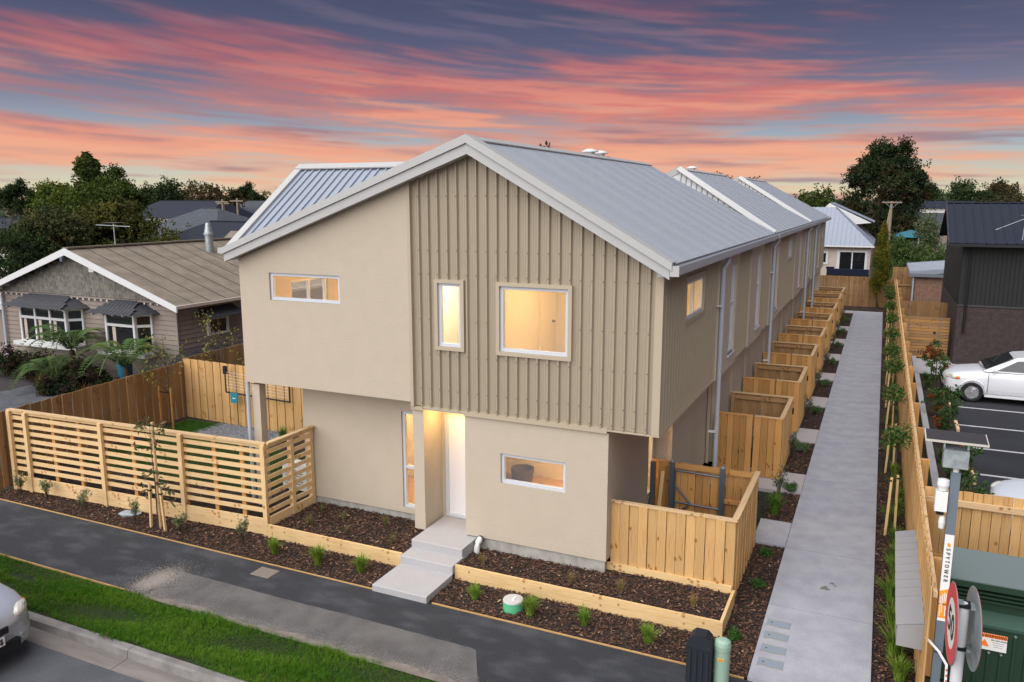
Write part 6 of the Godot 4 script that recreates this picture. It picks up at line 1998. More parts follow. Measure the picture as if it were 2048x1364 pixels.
func far_things():
	# neighbours at the left
	var wp := paint("far_white", Color(0.62, 0.60, 0.57), 0.8)
	far_house("dark roofed house half hidden by the olive trees behind the bungalow", Vector3(-62, 0, -42), 14, 9, 3.2, 5.0, wp, mats.dark_iron)
	far_house("grey hip-roofed house behind the bungalow with streaked iron roof", Vector3(-56.5, 0, -56), 11, 10, 3.2, 5.7, mats.weatherboard, mats.slate_iron, 5.0)
	far_house("blue-grey roofed house close behind the bungalow", Vector3(-43.5, 0, -45), 11, 8, 2.9, 4.9, mats.weatherboard_pale, mats.dark_iron, 4.0)
	far_house("white house with navy roof beyond the grey hip-roofed one", Vector3(-82, 0, -78), 14, 9, 4.2, 6.3, wp, mats.dark_iron, 2.0)
	far_house("distant white house with dark roof below the pines", Vector3(-106, 0, -118), 12, 9, 4.0, 6.2, wp, mats.slate_iron, 3.0)
	# white weatherboard house beyond the back fence
	var h := thing("white_house", "pale weatherboard house with silver iron roof beyond the back fence", "house", Vector3(-2.5, 0, -64))
	var zf := -60.0
	box(h, "wall_core", mats.weatherboard_pale, Vector3(-10.0, 0, -70), Vector3(-0.72, 3.35, zf - 0.02))
	var y := 0.3
	while y < 3.3:
		var m := MB.new()
		m.extrude([Vector2(zf - 0.018, y), Vector2(zf + 0.03, y), Vector2(zf + 0.005, y + 0.155), Vector2(zf - 0.018, y + 0.155)], Vector3(-10, 0, 0), Vector3.BACK, Vector3.UP, Vector3(9.28, 0, 0))
		put(h, "weatherboard", m, mats.weatherboard_pale)
		y += 0.156
	var hp := [Vector3(-10.5, 3.36, zf + 0.4), Vector3(-0.55, 3.36, zf + 0.4), Vector3(-3.36, 5.92, zf - 3.4), Vector3(-10.5, 5.92, zf - 3.4)]
	var rf := MB.new()
	rf.quad(hp[0], hp[1], hp[2], hp[3], Vector3(0, 1, 1))
	rf.tri(hp[1], Vector3(-0.55, 3.36, -70.5), hp[2], Vector3(1, 1, 0))
	rf.tri(Vector3(-0.55, 3.36, -70.5), Vector3(-3.36, 5.92, -70.5), hp[2], Vector3(1, 1, 0))
	put(h, "roof", rf, mats.pale_iron)
	var run: Vector3 = Vector3(0, 5.92 - 3.36, -3.8)
	var bs := Basis(Vector3.RIGHT, run.normalized(), Vector3.RIGHT.cross(run.normalized()))
	for i in 22:
		var x := -7.2 + i * 0.30
		var f := 1.0 if x < -3.36 else clampf((-0.55 - x) / 2.81, 0.05, 1.0)
		var m := MB.new()
		m.bx(Vector3(x, 3.36, zf + 0.4) + run * (f / 2) + bs.z * 0.012, Vector3(0.05, run.length() * f, 0.03), bs)
		put(h, "roof_rib", m, mats.pale_iron)
	var up := MB.new()
	up.extrude([Vector2(-5.9, 4.2), Vector2(-0.9, 4.75), Vector2(-3.9, 6.2)], Vector3(0, 0, -72), Vector3.RIGHT, Vector3.UP, Vector3(0, 0, 6.0))
	put(h, "upper_gable", up, mats.white_paint)
	var ur := MB.new()
	ur.quad(Vector3(-3.9, 6.25, -66), Vector3(-3.9, 6.25, -72), Vector3(-0.7, 4.78, -72), Vector3(-0.7, 4.78, -66), Vector3(1, 1, 0))
	put(h, "upper_roof", ur, mats.pale_iron)
	box(h, "gutter", mats.white_paint, Vector3(-10.5, 3.26, zf + 0.36), Vector3(-0.5, 3.36, zf + 0.48))
	box(h, "sliding_door", mats.dark_glass, Vector3(-2.65, 0.75, zf + 0.03), Vector3(-1.05, 2.92, zf + 0.05))
	for q in [[-2.85, 0.7, -2.65, 3.0], [-1.05, 0.7, -0.90, 3.0], [-2.65, 2.9, -1.05, 3.0], [-1.90, 0.75, -1.82, 2.92]]:
		box(h, "door_frame", mats.white_paint, Vector3(q[0], q[1], zf + 0.03), Vector3(q[2], q[3], zf + 0.08))
	box(h, "window", mats.dark_glass, Vector3(-4.4, 2.15, zf + 0.03), Vector3(-3.55, 2.8, zf + 0.05))
	for q in [[-4.4, 2.8, -3.4, 2.92], [-4.4, 2.02, -3.4, 2.15], [-3.55, 2.15, -3.4, 2.8]]:
		box(h, "window_frame", mats.white_paint, Vector3(q[0], q[1], zf + 0.03), Vector3(q[2], q[3], zf + 0.08))
	var sofa := thing("outdoor_sofa", "dark navy outdoor sofa showing above the back fence", "sofa", Vector3(-2.2, 1.0, -57.5))
	cbox(sofa, "backrest", paint("navy_cloth", Color(0.008, 0.012, 0.028), 0.9), Vector3(0.2, 0.72, 0), Vector3(2.6, 0.42, 0.25))
	cbox(sofa, "seat", mats.navy_cloth, Vector3(0.2, 0.35, -0.4), Vector3(2.6, 0.3, 0.8))
	cbox(sofa, "cushion", mats.navy_cloth, Vector3(-0.9, 0.97, -0.1), Vector3(0.5, 0.14, 0.3))
	for sx in [-1.0, 1.4]: cbox(sofa, "leg", mats.black, Vector3(sx, -0.4, -0.2), Vector3(0.1, 1.2, 0.1))
	# power pole with cross-arm
	var pp := thing("power_pole", "leaning timber power pole with a cross-arm before the tall dark tree", "pole", Vector3(0.50, 0, -85))
	var pm := MB.new()
	pm.tube([Vector3(-0.05, 0, 0), Vector3(-0.03, 6.3, 0)], [0.17, 0.12], 8)
	pm.tube([Vector3(-0.75, 0, 0), Vector3(-0.08, 5.6, 0)], [0.15, 0.10], 8)
	add(pp, "pole", pm.done(), mats.pole_wood)
	cbox(pp, "cross_arm", mats.pole_wood, Vector3(0.0, 6.2, 0.12), Vector3(1.7, 0.12, 0.1))
	for sx in [-0.7, -0.35, 0.35, 0.7]:
		var im := MB.new()
		im.lathe([Vector2(0.04, 0.0), Vector2(0.05, 0.05), Vector2(0.03, 0.12), Vector2(0.0, 0.13)], Vector3(sx, 6.26, 0.12), Vector3.UP, 8)
		add(pp, "insulator", im.done(), mats.dark_trim)
	for s in [-1.0, 1.0]:
		cbox(pp, "brace", mats.steel, Vector3(s * 0.3, 5.9, 0.12), Vector3(0.04, 0.8, 0.03), Basis(Vector3.BACK, s * -0.8))
	for q in [[-68.7, -70.0, 6.5], [-66.5, -70.0, 6.6], [-70.5, -72.0, 6.3]]:
		var p2 := thing("power_pole", "distant pale power pole among the roofs left of the terrace", "pole", Vector3(q[0], 0, q[1]), "distant power poles")
		var m := MB.new()
		m.tube([Vector3(0, 0, 0), Vector3(0, q[2], 0)], [0.16, 0.12], 6)
		add(p2, "pole", m.done(), mats.pole_wood)
		cbox(p2, "cross_arm", mats.pole_wood, Vector3(0, q[2] - 0.3, 0.1), Vector3(1.9, 0.12, 0.1))
	# pavilion with turquoise roof among the bushes
	var pv := thing("garden_pavilion", "small shelter with turquoise roof among the bushes", "shelter", Vector3(2.1, 0, -76))
	var pr := MB.new()
	pr.lathe([Vector2(1.5, 3.35), Vector2(0.9, 3.7), Vector2(0.0, 3.95)], Vector3.ZERO, Vector3.UP, 8)
	add(pv, "roof", pr.done(), paint("turq_roof", Color(0.03, 0.13, 0.17), 0.8))
	for i in 6:
		cbox(pv, "post", mats.white_paint, Vector3(cos(TAU * i / 6) * 1.2, 1.7, sin(TAU * i / 6) * 1.2), Vector3(0.12, 3.4, 0.12))
	# trees, nearer ones built for their place
	var olive := [Color(0.080, 0.088, 0.024), Color(0.104, 0.102, 0.028), Color(0.062, 0.074, 0.024), Color(0.070, 0.068, 0.026)]
	var deep := [Color(0.032, 0.052, 0.02), Color(0.043, 0.065, 0.026), Color(0.026, 0.038, 0.019)]
	var mid := [Color(0.060, 0.088, 0.022), Color(0.078, 0.106, 0.027), Color(0.048, 0.068, 0.022)]
	var brown := [Color(0.070, 0.056, 0.028), Color(0.084, 0.068, 0.032), Color(0.054, 0.052, 0.026)]
	tree("leafy_tree", "tallest ragged green tree behind the bungalow roof", "", Vector3(-50.1, 0, -40), 6.0, 0.35, [[Vector3(0, 4.6, 0), Vector3(3.6, 3.4, 2.6)], [Vector3(-0.3, 7.0, 0), Vector3(2.0, 2.0, 1.6)], [Vector3(-1.6, 8.6, 0), Vector3(0.7, 0.9, 0.7)], [Vector3(1.8, 6.3, 0), Vector3(1.5, 1.4, 1.3)]], 34, 62, 0.32, mid)
	tree("leafy_tree", "broad olive-brown tree close behind the bungalow roof", "", Vector3(-43.8, 0, -36), 4.0, 0.3, [[Vector3(0, 3.4, 0), Vector3(4.2, 2.9, 2.6)], [Vector3(-1.5, 4.9, 0), Vector3(2.0, 1.5, 1.6)]], 44, 62, 0.28, olive)
	tree("leafy_tree", "narrow bright green tree left of the tallest one", "", Vector3(-55.3, 0, -40), 5.0, 0.3, [[Vector3(0, 4.2, 0), Vector3(2.6, 3.3, 2.2)], [Vector3(-0.4, 6.4, 0), Vector3(1.3, 1.2, 1.1)]], 34, 60, 0.30, [Color(0.087, 0.131, 0.026), Color(0.123, 0.145, 0.032), Color(0.072, 0.102, 0.029)])
	tree("leafy_tree", "spreading grey-green tree beside the bungalow's left end", "", Vector3(-45.5, 0, -31.5), 3.5, 0.3, [[Vector3(0, 3.0, 0), Vector3(3.6, 2.8, 2.4)], [Vector3(0.8, 4.8, 0), Vector3(1.8, 1.3, 1.5)]], 40, 58, 0.27, [Color(0.072, 0.084, 0.035), Color(0.102, 0.096, 0.041), Color(0.058, 0.07, 0.032)])
	tree("leafy_tree", "dark shadowy tree at the edge of the picture behind the bungalow porch", "", Vector3(-42.5, 0, -28.0), 2.8, 0.3, [[Vector3(0, 2.3, 0), Vector3(3.2, 2.2, 2.2)]], 42, 56, 0.26, deep)
	tree("leafy_tree", "low dark tree against the bungalow roof", "", Vector3(-37.5, 0, -30.0), 2.6, 0.25, [[Vector3(0, 2.2, 0), Vector3(3.6, 2.2, 1.8)]], 42, 56, 0.26, deep)
	# shared far trees
	var grp := "trees on the horizon"
	var a := tree("far_tree", "round dark evergreen on the skyline", grp, Vector3(-103.7, 0, -95), 5.0, 0.4, [[Vector3(0, 5.6, 0), Vector3(3.4, 3.6, 3.0)]], 46, 22, 0.75, deep)
	var b := tree("far_tree", "thin feathery tree on the skyline beside the round evergreen", grp, Vector3(-87.5, 0, -85), 6.0, 0.3, [[Vector3(0, 5.6, 0), Vector3(2.6, 3.4, 2.4)]], 34, 18, 0.6, brown, "airy")
	var c := tree("far_tree", "brown autumn tree low on the skyline", grp, Vector3(-108.4, 0, -110), 4.0, 0.4, [[Vector3(0, 4.6, 0), Vector3(4.4, 3.6, 3.4)]], 46, 22, 0.8, brown)
	var d := tree("far_tree", "dark pine rising on the skyline behind the cross roof", grp, Vector3(-110.6, 0, -120), 6.0, 0.5, [[Vector3(0, 6.4, 0), Vector3(3.0, 2.8, 2.8)]], 46, 20, 0.8, deep, "needle")
	copy(c, Vector3(-105, 0, -124), 1.0, "olive tree on the skyline beside the dark pine")
	copy(a, Vector3(-114, 0, -100), 2.0, "smaller evergreen on the skyline left of the round one", 0.92)
	copy(d, Vector3(-133, 0, -90), 0.5, "lone conifer on the skyline above the left-hand roofs", 1.02)
	copy(c, Vector3(-122, 0, -95), 2.4, "brown tree on the skyline beside the lone conifer", 0.85)
	copy(b, Vector3(-25.1, 0, -140), 0.0, "treetop showing above the second block's ridge", 1.2)
	copy(b, Vector3(-24.0, 0, -60), 0.7, "sparse twiggy treetop showing above the front block's ridge", 1.17)
	copy(b, Vector3(-21.6, 0, -150), 1.4, "treetop showing above the third block's ridge", 1.14)
	tree("conifer_tree", "huge dark spreading tree with rusty patches rising behind the power pole", "", Vector3(-0.6, 0, -100), 9.5, 0.6, [[Vector3(0, 6.6, 0), Vector3(4.4, 4.6, 3.4)], [Vector3(0.6, 10.3, 0), Vector3(2.6, 2.6, 2.2)], [Vector3(-1.9, 9.2, 0), Vector3(1.8, 1.8, 1.8)], [Vector3(2.6, 8.0, 0), Vector3(2.0, 2.4, 1.8)], [Vector3(-3.0, 4.2, 0), Vector3(2.4, 2.8, 2.0)], [Vector3(2.0, 3.4, 0), Vector3(3.4, 2.6, 2.6)]], 44, 34, 0.46, [Color(0.029, 0.043, 0.019), Color(0.039, 0.052, 0.023), Color(0.023, 0.035, 0.017), Color(0.045, 0.034, 0.018)], "sprig", null, 0.30)
	tree("leafy_tree", "round green tree beside the pale house's flue", "", Vector3(-8.3, 0, -108), 4.0, 0.4, [[Vector3(0, 4.6, 0), Vector3(2.6, 3.3, 2.4)]], 40, 24, 0.6, mid)
	tree("cypress_tree", "narrow golden-green cypress standing before the back fence", "", Vector3(-0.02, 0, -52.4), 1.2, 0.10, [[Vector3(0, 1.9, 0), Vector3(0.46, 0.95, 0.46)], [Vector3(0, 3.1, 0), Vector3(0.42, 1.0, 0.42)], [Vector3(0, 4.2, 0), Vector3(0.22, 0.85, 0.22)]], 60, 26, 0.13, [Color(0.131, 0.138, 0.023), Color(0.13, 0.12, 0.02), Color(0.072, 0.094, 0.02), Color(0.16, 0.12, 0.02)], "needle")
	for q in [[1.0, -63.0, 4.2, 0.9, "pale green bush beside the power pole"], [1.9, -65.0, 3.5, 1.5, "rounded green bush in front of the turquoise-roofed shelter"], [3.0, -67.0, 5.2, 1.1, "upright grey-green tree beside the dark house gable"], [3.8, -62.0, 3.4, 1.2, "dark green bush behind the brick garage"], [1.2, -58.5, 2.4, 0.6, "low dark shrub beside the back corner fence"]]:
		tree("garden_bush", q[4], "", Vector3(q[0], 0, q[1]), q[2] * 0.5, 0.12, [[Vector3(0, q[2] * 0.52, 0), Vector3(q[3], q[2] * 0.46, q[3])]], 46, 26, 0.24, [Color(0.08, 0.123, 0.038), Color(0.08, 0.11, 0.03), Color(0.051, 0.087, 0.029)] if q[1] > -66.0 else [Color(0.116, 0.131, 0.072), Color(0.087, 0.116, 0.051)])
	# distant suburb on the right
	far_house("white gabled house far away beside the tall dark tree", Vector3(3.6, 0, -150), 5, 8, 4.2, 6.2, wp, mats.slate_iron, 0.3)
	far_house("long white building with navy roof on the right skyline", Vector3(9.0, 0, -142), 8, 10, 5.2, 6.2, wp, mats.dark_iron, 1.0)
	far_house("grey roofed house below the tall dark tree on the right", Vector3(5.5, 0, -105), 7, 8, 3.4, 4.9, mats.weatherboard, mats.slate_iron, 2.0)
	var k := 0
	for q in [[12.0, -150, 1.0], [18.0, -170, 1.1], [26, -160, 1.0], [33, -190, 1.2], [40, -175, 1.05], [52, -200, 1.2], [8, -190, 1.05], [14, -120, 0.8], [46, -170, 0.95], [60, -210, 1.2], [22, -200, 1.15]]:
		var src: Node3D = [a, c, d][k % 3]
		copy(src, Vector3(q[0], 0, q[1]), k * 1.3, ["round tree on the right-hand skyline beyond the dark house", "brown tree on the right-hand skyline beyond the dark house", "dark pine on the right-hand skyline beyond the dark house"][k % 3], q[2])
		k += 1
	# the wood that closes the horizon, one mass
	var buf := PackedFloat32Array()
	for i in 9000:
		var an := rnd(-1.25, 0.30)
		var r := rnd(230.0, 420.0)
		var gap := 0.5 + 0.5 * sin(an * 34.0) * sin(an * 13.0 + 1.0)
		push(buf, Vector3(sin(an) * r, rnd(0.0, 4.2 + 5.0 * gap * rnd(0.4, 1.0)), -cos(an) * r), loose().scaled(Vector3.ONE * rnd(1.6, 2.8)), hue([Color(0.072, 0.087, 0.051), Color(0.102, 0.087, 0.058), Color(0.058, 0.075, 0.051)][i % 3], 0.25))
	var wd := scatter(self, "distant_wood", shapes.sprig, mats.foliage, buf)
	tag(wd, "distant line of trees along the horizon", "trees", "", "stuff")

# ------------------------------------------------------------------ vehicles
# front of the car along +x, its left side along -z
func car(called: String, label: String, cat: String, at: Vector3, turn: float, body_m: Material, plate := "", low := 1.0) -> Node3D:
	var c := thing(called, label, cat, at, "", turn)
	var st := [[2.15, 0.33, 0.66, 0.60], [2.125, 0.28, 0.75, 0.69], [2.05, 0.25, 0.83, 0.765], [1.88, 0.23, 0.90, 0.82], [1.60, 0.23, 0.965, 0.865], [1.20, 0.23, 1.02, 0.882], [0.85, 0.23, 1.055, 0.885], [0.2, 0.23, 1.07, 0.888], [-0.8, 0.23, 1.085, 0.888], [-1.6, 0.23, 1.09, 0.878], [-1.95, 0.25, 1.07, 0.85], [-2.08, 0.30, 0.98, 0.80], [-2.14, 0.42, 0.80, 0.68]]
	var prof := [[0.0, 0.0], [0.80, 0.0], [0.94, 0.06], [0.985, 0.25], [1.0, 0.50], [0.985, 0.74], [0.95, 0.88], [0.86, 0.955], [0.60, 0.99], [0.0, 1.0]]
	var rings := []
	for s in st:
		var ring := []
		for sd in [1.0, -1.0]:
			var half := []
			for p in prof:
				half.append(Vector3(s[0] - 0.10 * p[0] * p[0] * clampf((absf(s[0]) - 1.7) * 3.0, 0, 1) * signf(s[0]), s[1] + (s[2] * low - s[1]) * p[1], sd * s[3] * p[0]))
			if sd < 0: half.reverse()
			ring.append_array(half if sd > 0 else half.slice(1, -1))
		rings.append(ring)
	var mb := MB.new()
	var n: int = rings[0].size()
	var nr := []
	for i in rings.size():
		var row := []
		for k in n:
			var du: Vector3 = rings[mini(i + 1, rings.size() - 1)][k] - rings[maxi(i - 1, 0)][k]
			var dv: Vector3 = rings[i][(k + 1) % n] - rings[i][(k + n - 1) % n]
			var q := du.cross(dv).normalized()
			var mid := Vector3(rings[i][k].x * 0.9, 0.6, 0)
			if q.dot(rings[i][k] - mid) < 0: q = -q
			row.append(q)
		nr.append(row)
	for i in rings.size() - 1:
		for k in n:
			var l := (k + 1) % n
			mb.squad(rings[i][k], rings[i][l], rings[i + 1][l], rings[i + 1][k], nr[i][k], nr[i][l], nr[i + 1][l], nr[i + 1][k])
	for e in [0, rings.size() - 1]:
		for k in range(1, n - 1):
			mb.tri(rings[e][0], rings[e][k], rings[e][k + 1], Vector3(1 if e == 0 else -1, 0, 0))
	add(c, "body", mb.done(), body_m)
	# cabin
	var gy := 1.05 * low
	var ry := 1.56 * low
	var cs := [[1.02, gy, 0.80], [0.10, ry - 0.05, 0.63], [-0.25, ry, 0.62], [-1.20, ry - 0.02, 0.61], [-1.62, ry - 0.10, 0.60], [-2.02, gy + 0.02, 0.74]]
	var cb := MB.new()
	for i in cs.size() - 1:
		var a: Array = cs[i]
		var b: Array = cs[i + 1]
		var a0 := Vector3(a[0], a[1], a[2])
		var a1 := Vector3(a[0], a[1], -a[2])
		var b0 := Vector3(b[0], b[1], b[2])
		var b1 := Vector3(b[0], b[1], -b[2])
		var na := Vector3(0.5 if i == 0 else 0.1, 1, 0).normalized()
		cb.squad(a0, a1, b1, b0, na, na, Vector3.UP, Vector3.UP)
		for sd in [1.0, -1.0]:
			var la := Vector3(a[0], a[1], sd * a[2])
			var lb := Vector3(b[0], b[1], sd * b[2])
			var ga := Vector3(a[0], gy - 0.02, sd * 0.82)
			var gb := Vector3(b[0], gy - 0.02, sd * 0.82)
			cb.quad(la, lb, gb, ga, Vector3(0, 0.3, sd))
	add(c, "cabin", cb.done(), body_m)
	var ws := MB.new()
	ws.quad(Vector3(0.97, gy + 0.05, 0.74), Vector3(0.97, gy + 0.05, -0.74), Vector3(0.20, ry - 0.085, -0.60), Vector3(0.20, ry - 0.085, 0.60), Vector3(1, 1, 0))
	add(c, "windscreen", ws.done(), mats.dark_glass, Vector3(0.02, 0.018, 0))
	for sd in [1.0, -1.0]:
		for w in [[[0.66, 0.03], [0.10, 0.36], [-0.36, 0.40], [-0.36, 0.03]], [[-0.44, 0.03], [-0.44, 0.40], [-1.16, 0.37], [-1.26, 0.03]], [[-1.34, 0.04], [-1.24, 0.35], [-1.46, 0.31], [-1.72, 0.05]]]:
			var pts := []
			for q in w:
				var yy: float = gy + q[1]
				pts.append(Vector3(q[0], yy, sd * (0.822 - 0.185 * q[1] / 0.5 + 0.012)))
			var gm := MB.new()
			gm.quad(pts[0], pts[1], pts[2], pts[3], Vector3(0, 0.2, sd))
			add(c, "side_window", gm.done(), mats.dark_glass)
		# mirrors, door seams and handles
		var mm := MB.new()
		mm.lathe([Vector2(0.0, -0.10), Vector2(0.07, -0.07), Vector2(0.085, 0.0), Vector2(0.07, 0.07), Vector2(0.0, 0.10)], Vector3.ZERO, Vector3.BACK, 12)
		add(c, "wing_mirror", mm.done(), body_m, Vector3(0.72, gy + 0.06, sd * 0.96), Basis.from_scale(Vector3(0.8, 0.9, 1.0)))
		for x in [0.88, -0.40, -1.30]:
			cbox(c, "door_seam", mats.dark_trim, Vector3(x, 0.66 * low, sd * 0.883), Vector3(0.012, 0.66 * low, 0.014))
		for x in [-0.22, -1.12]:
			cbox(c, "door_handle", body_m, Vector3(x, 0.90 * low, sd * 0.885), Vector3(0.17, 0.03, 0.04))
		cbox(c, "sill_trim", body_m, Vector3(0.0, 0.25, sd * 0.88), Vector3(1.9, 0.08, 0.04))
		# lamps at the front corner
		var hl := MB.new()
		hl.lathe([Vector2(0.0, 1.0), Vector2(0.38, 0.92), Vector2(0.71, 0.71), Vector2(0.92, 0.38), Vector2(1.0, 0.0), Vector2(0.92, -0.38)], Vector3.ZERO, Vector3.RIGHT, 14)
		var lamp_o := add(c, "headlight", hl.done(), paint("lamp_lens", Color(0.55, 0.53, 0.47), 0.12, 0.0, 0.8), Vector3(1.885, 0.745 * low, sd * 0.655), Basis(Vector3.UP, sd * -0.85) * Basis(Vector3.BACK, 0.25) * Basis.from_scale(Vector3(0.115, 0.105, 0.25)))
		cbox(lamp_o, "reflector", mats.galvanised, Vector3(0.7, 0.15, 0.0), Vector3(0.5, 0.7, 0.5))
		var ind := MB.new()
		ind.lathe([Vector2(0.0, 1.0), Vector2(0.6, 0.8), Vector2(1.0, 0.0)], Vector3.ZERO, Vector3.RIGHT, 10)
		add(c, "indicator", ind.done(), paint("amber", Color(0.75, 0.16, 0.01), 0.2, 0.0, 0.6), Vector3(1.74, 0.75 * low, sd * 0.80), Basis(Vector3.UP, sd * -1.35) * Basis.from_scale(Vector3(0.06, 0.06, 0.10)))
		var fl := MB.new()
		fl.lathe([Vector2(0.065, -0.04), Vector2(0.065, 0.02), Vector2(0.05, 0.025), Vector2(0.0, 0.015)], Vector3.ZERO, Vector3.RIGHT, 12)
		add(c, "fog_lamp", fl.done(), mats.galvanised, Vector3(2.06, 0.40, sd * 0.58), Basis(Vector3.UP, sd * -0.3))
	cbox(c, "lower_grille", mats.black, Vector3(2.07, 0.37, 0), Vector3(0.17, 0.13, 0.96))
	cbox(c, "grille", mats.black, Vector3(2.09, 0.63 * low, 0), Vector3(0.13, 0.09, 0.66))
	var wl := MB.new()
	wl.tube([Vector3(1.06, gy + 0.02, 0.3), Vector3(1.0, gy + 0.06, -0.5)], [0.012, 0.008], 5)
	add(c, "wiper", wl.done(), mats.black)
	# wheels
	for x in [1.31, -1.33]:
		for sd in [1.0, -1.0]:
			var ar := MB.new()
			var arc := []
			var rad := []
			for q in 15:
				var an: float = PI * (q / 14.0)
				arc.append(Vector3(cos(an) * 0.372, sin(an) * 0.372, 0))
				rad.append(0.022)
			ar.tube(arc, rad, 6)
			add(c, "arch_lip", ar.done(), body_m, Vector3(x, 0.35, sd * 0.885))
			var w := MB.new()
			w.lathe([Vector2(0.20, 0.085), Vector2(0.235, 0.10), Vector2(0.30, 0.098), Vector2(0.325, 0.07), Vector2(0.33, 0.0), Vector2(0.325, -0.09), Vector2(0.20, -0.10)], Vector3.ZERO, Vector3(0, 0, sd), 28)
			var wheel := add(c, "wheel", w.done(), mats.rubber, Vector3(x, 0.33, sd * 0.825))
			var rm := MB.new()
			rm.lathe([Vector2(0.225, 0.098), Vector2(0.218, 0.085), Vector2(0.195, 0.04), Vector2(0.0, 0.03)], Vector3.ZERO, Vector3(0, 0, sd), 24)
			for k in 5:
				for o in [-0.16, 0.16]:
					var an: float = TAU * k / 5 + o
					rm.bx(Vector3(cos(an) * 0.125, sin(an) * 0.125, sd * 0.085), Vector3(0.20, 0.026, 0.02), Basis(Vector3.BACK, an))
			rm.lathe([Vector2(0.05, 0.07), Vector2(0.05, 0.10), Vector2(0.0, 0.105)], Vector3.ZERO, Vector3(0, 0, sd), 12)
			add(wheel, "rim", rm.done(), paint("alloy", Color(0.60, 0.60, 0.61), 0.3, 0.8))
	if plate:
		var pl := cbox(c, "number_plate", mats.white_plastic, Vector3(2.165, 0.50, -0.05), Vector3(0.015, 0.125, 0.40))
		text(pl, plate, Vector3(0.009, 0.0, -0.14), 0.10, mats.black, Basis(Vector3.UP, PI / 2))
	return c

func text(parent: Node, s: String, at: Vector3, height: float, m: Material, basis := Basis.IDENTITY, font := "Droid Sans", bold := true) -> MeshInstance3D:
	var t := TextMesh.new()
	t.text = s
	var f := SystemFont.new()
	f.font_names = PackedStringArray([font])
	f.font_weight = 700 if bold else 400
	t.font = f
	t.font_size = 32
	t.pixel_size = height / 23.0
	t.depth = 0.002
	return add(parent, "lettering", t, m, at, basis)

func vehicles():
	var white := paint("car_white", Color(0.74, 0.75, 0.77), 0.25, 0.0, 0.8)
	var silver := paint("car_silver", Color(0.40, 0.42, 0.47), 0.3, 0.25, 0.9)
	car("parked_suv", "white compact sports utility car parked before the dark brick house", "car", Vector3(4.28, 0.0, -30.05), PI, white)
	car("parked_car", "white car whose bonnet shows above the timber fence behind the cabinet", "car", Vector3(4.45, 0.0, -17.75), PI, paint("car_white2", Color(0.66, 0.69, 0.74), 0.25, 0.0, 0.8), "", 0.93)
	car("parked_hatchback", "silver-blue car parked on the street beside the grass verge", "car", Vector3(-13.02, -0.145, -6.15), 0.0, silver, "4", 1.0)
	# dark car behind the side fence by the bungalow
	car("parked_car", "dark car on the bungalow's drive half hidden by the fence", "car", Vector3(-20.2, 0.0, -20.4), PI / 2, paint("car_dark", Color(0.03, 0.032, 0.04), 0.25, 0.0, 0.8))

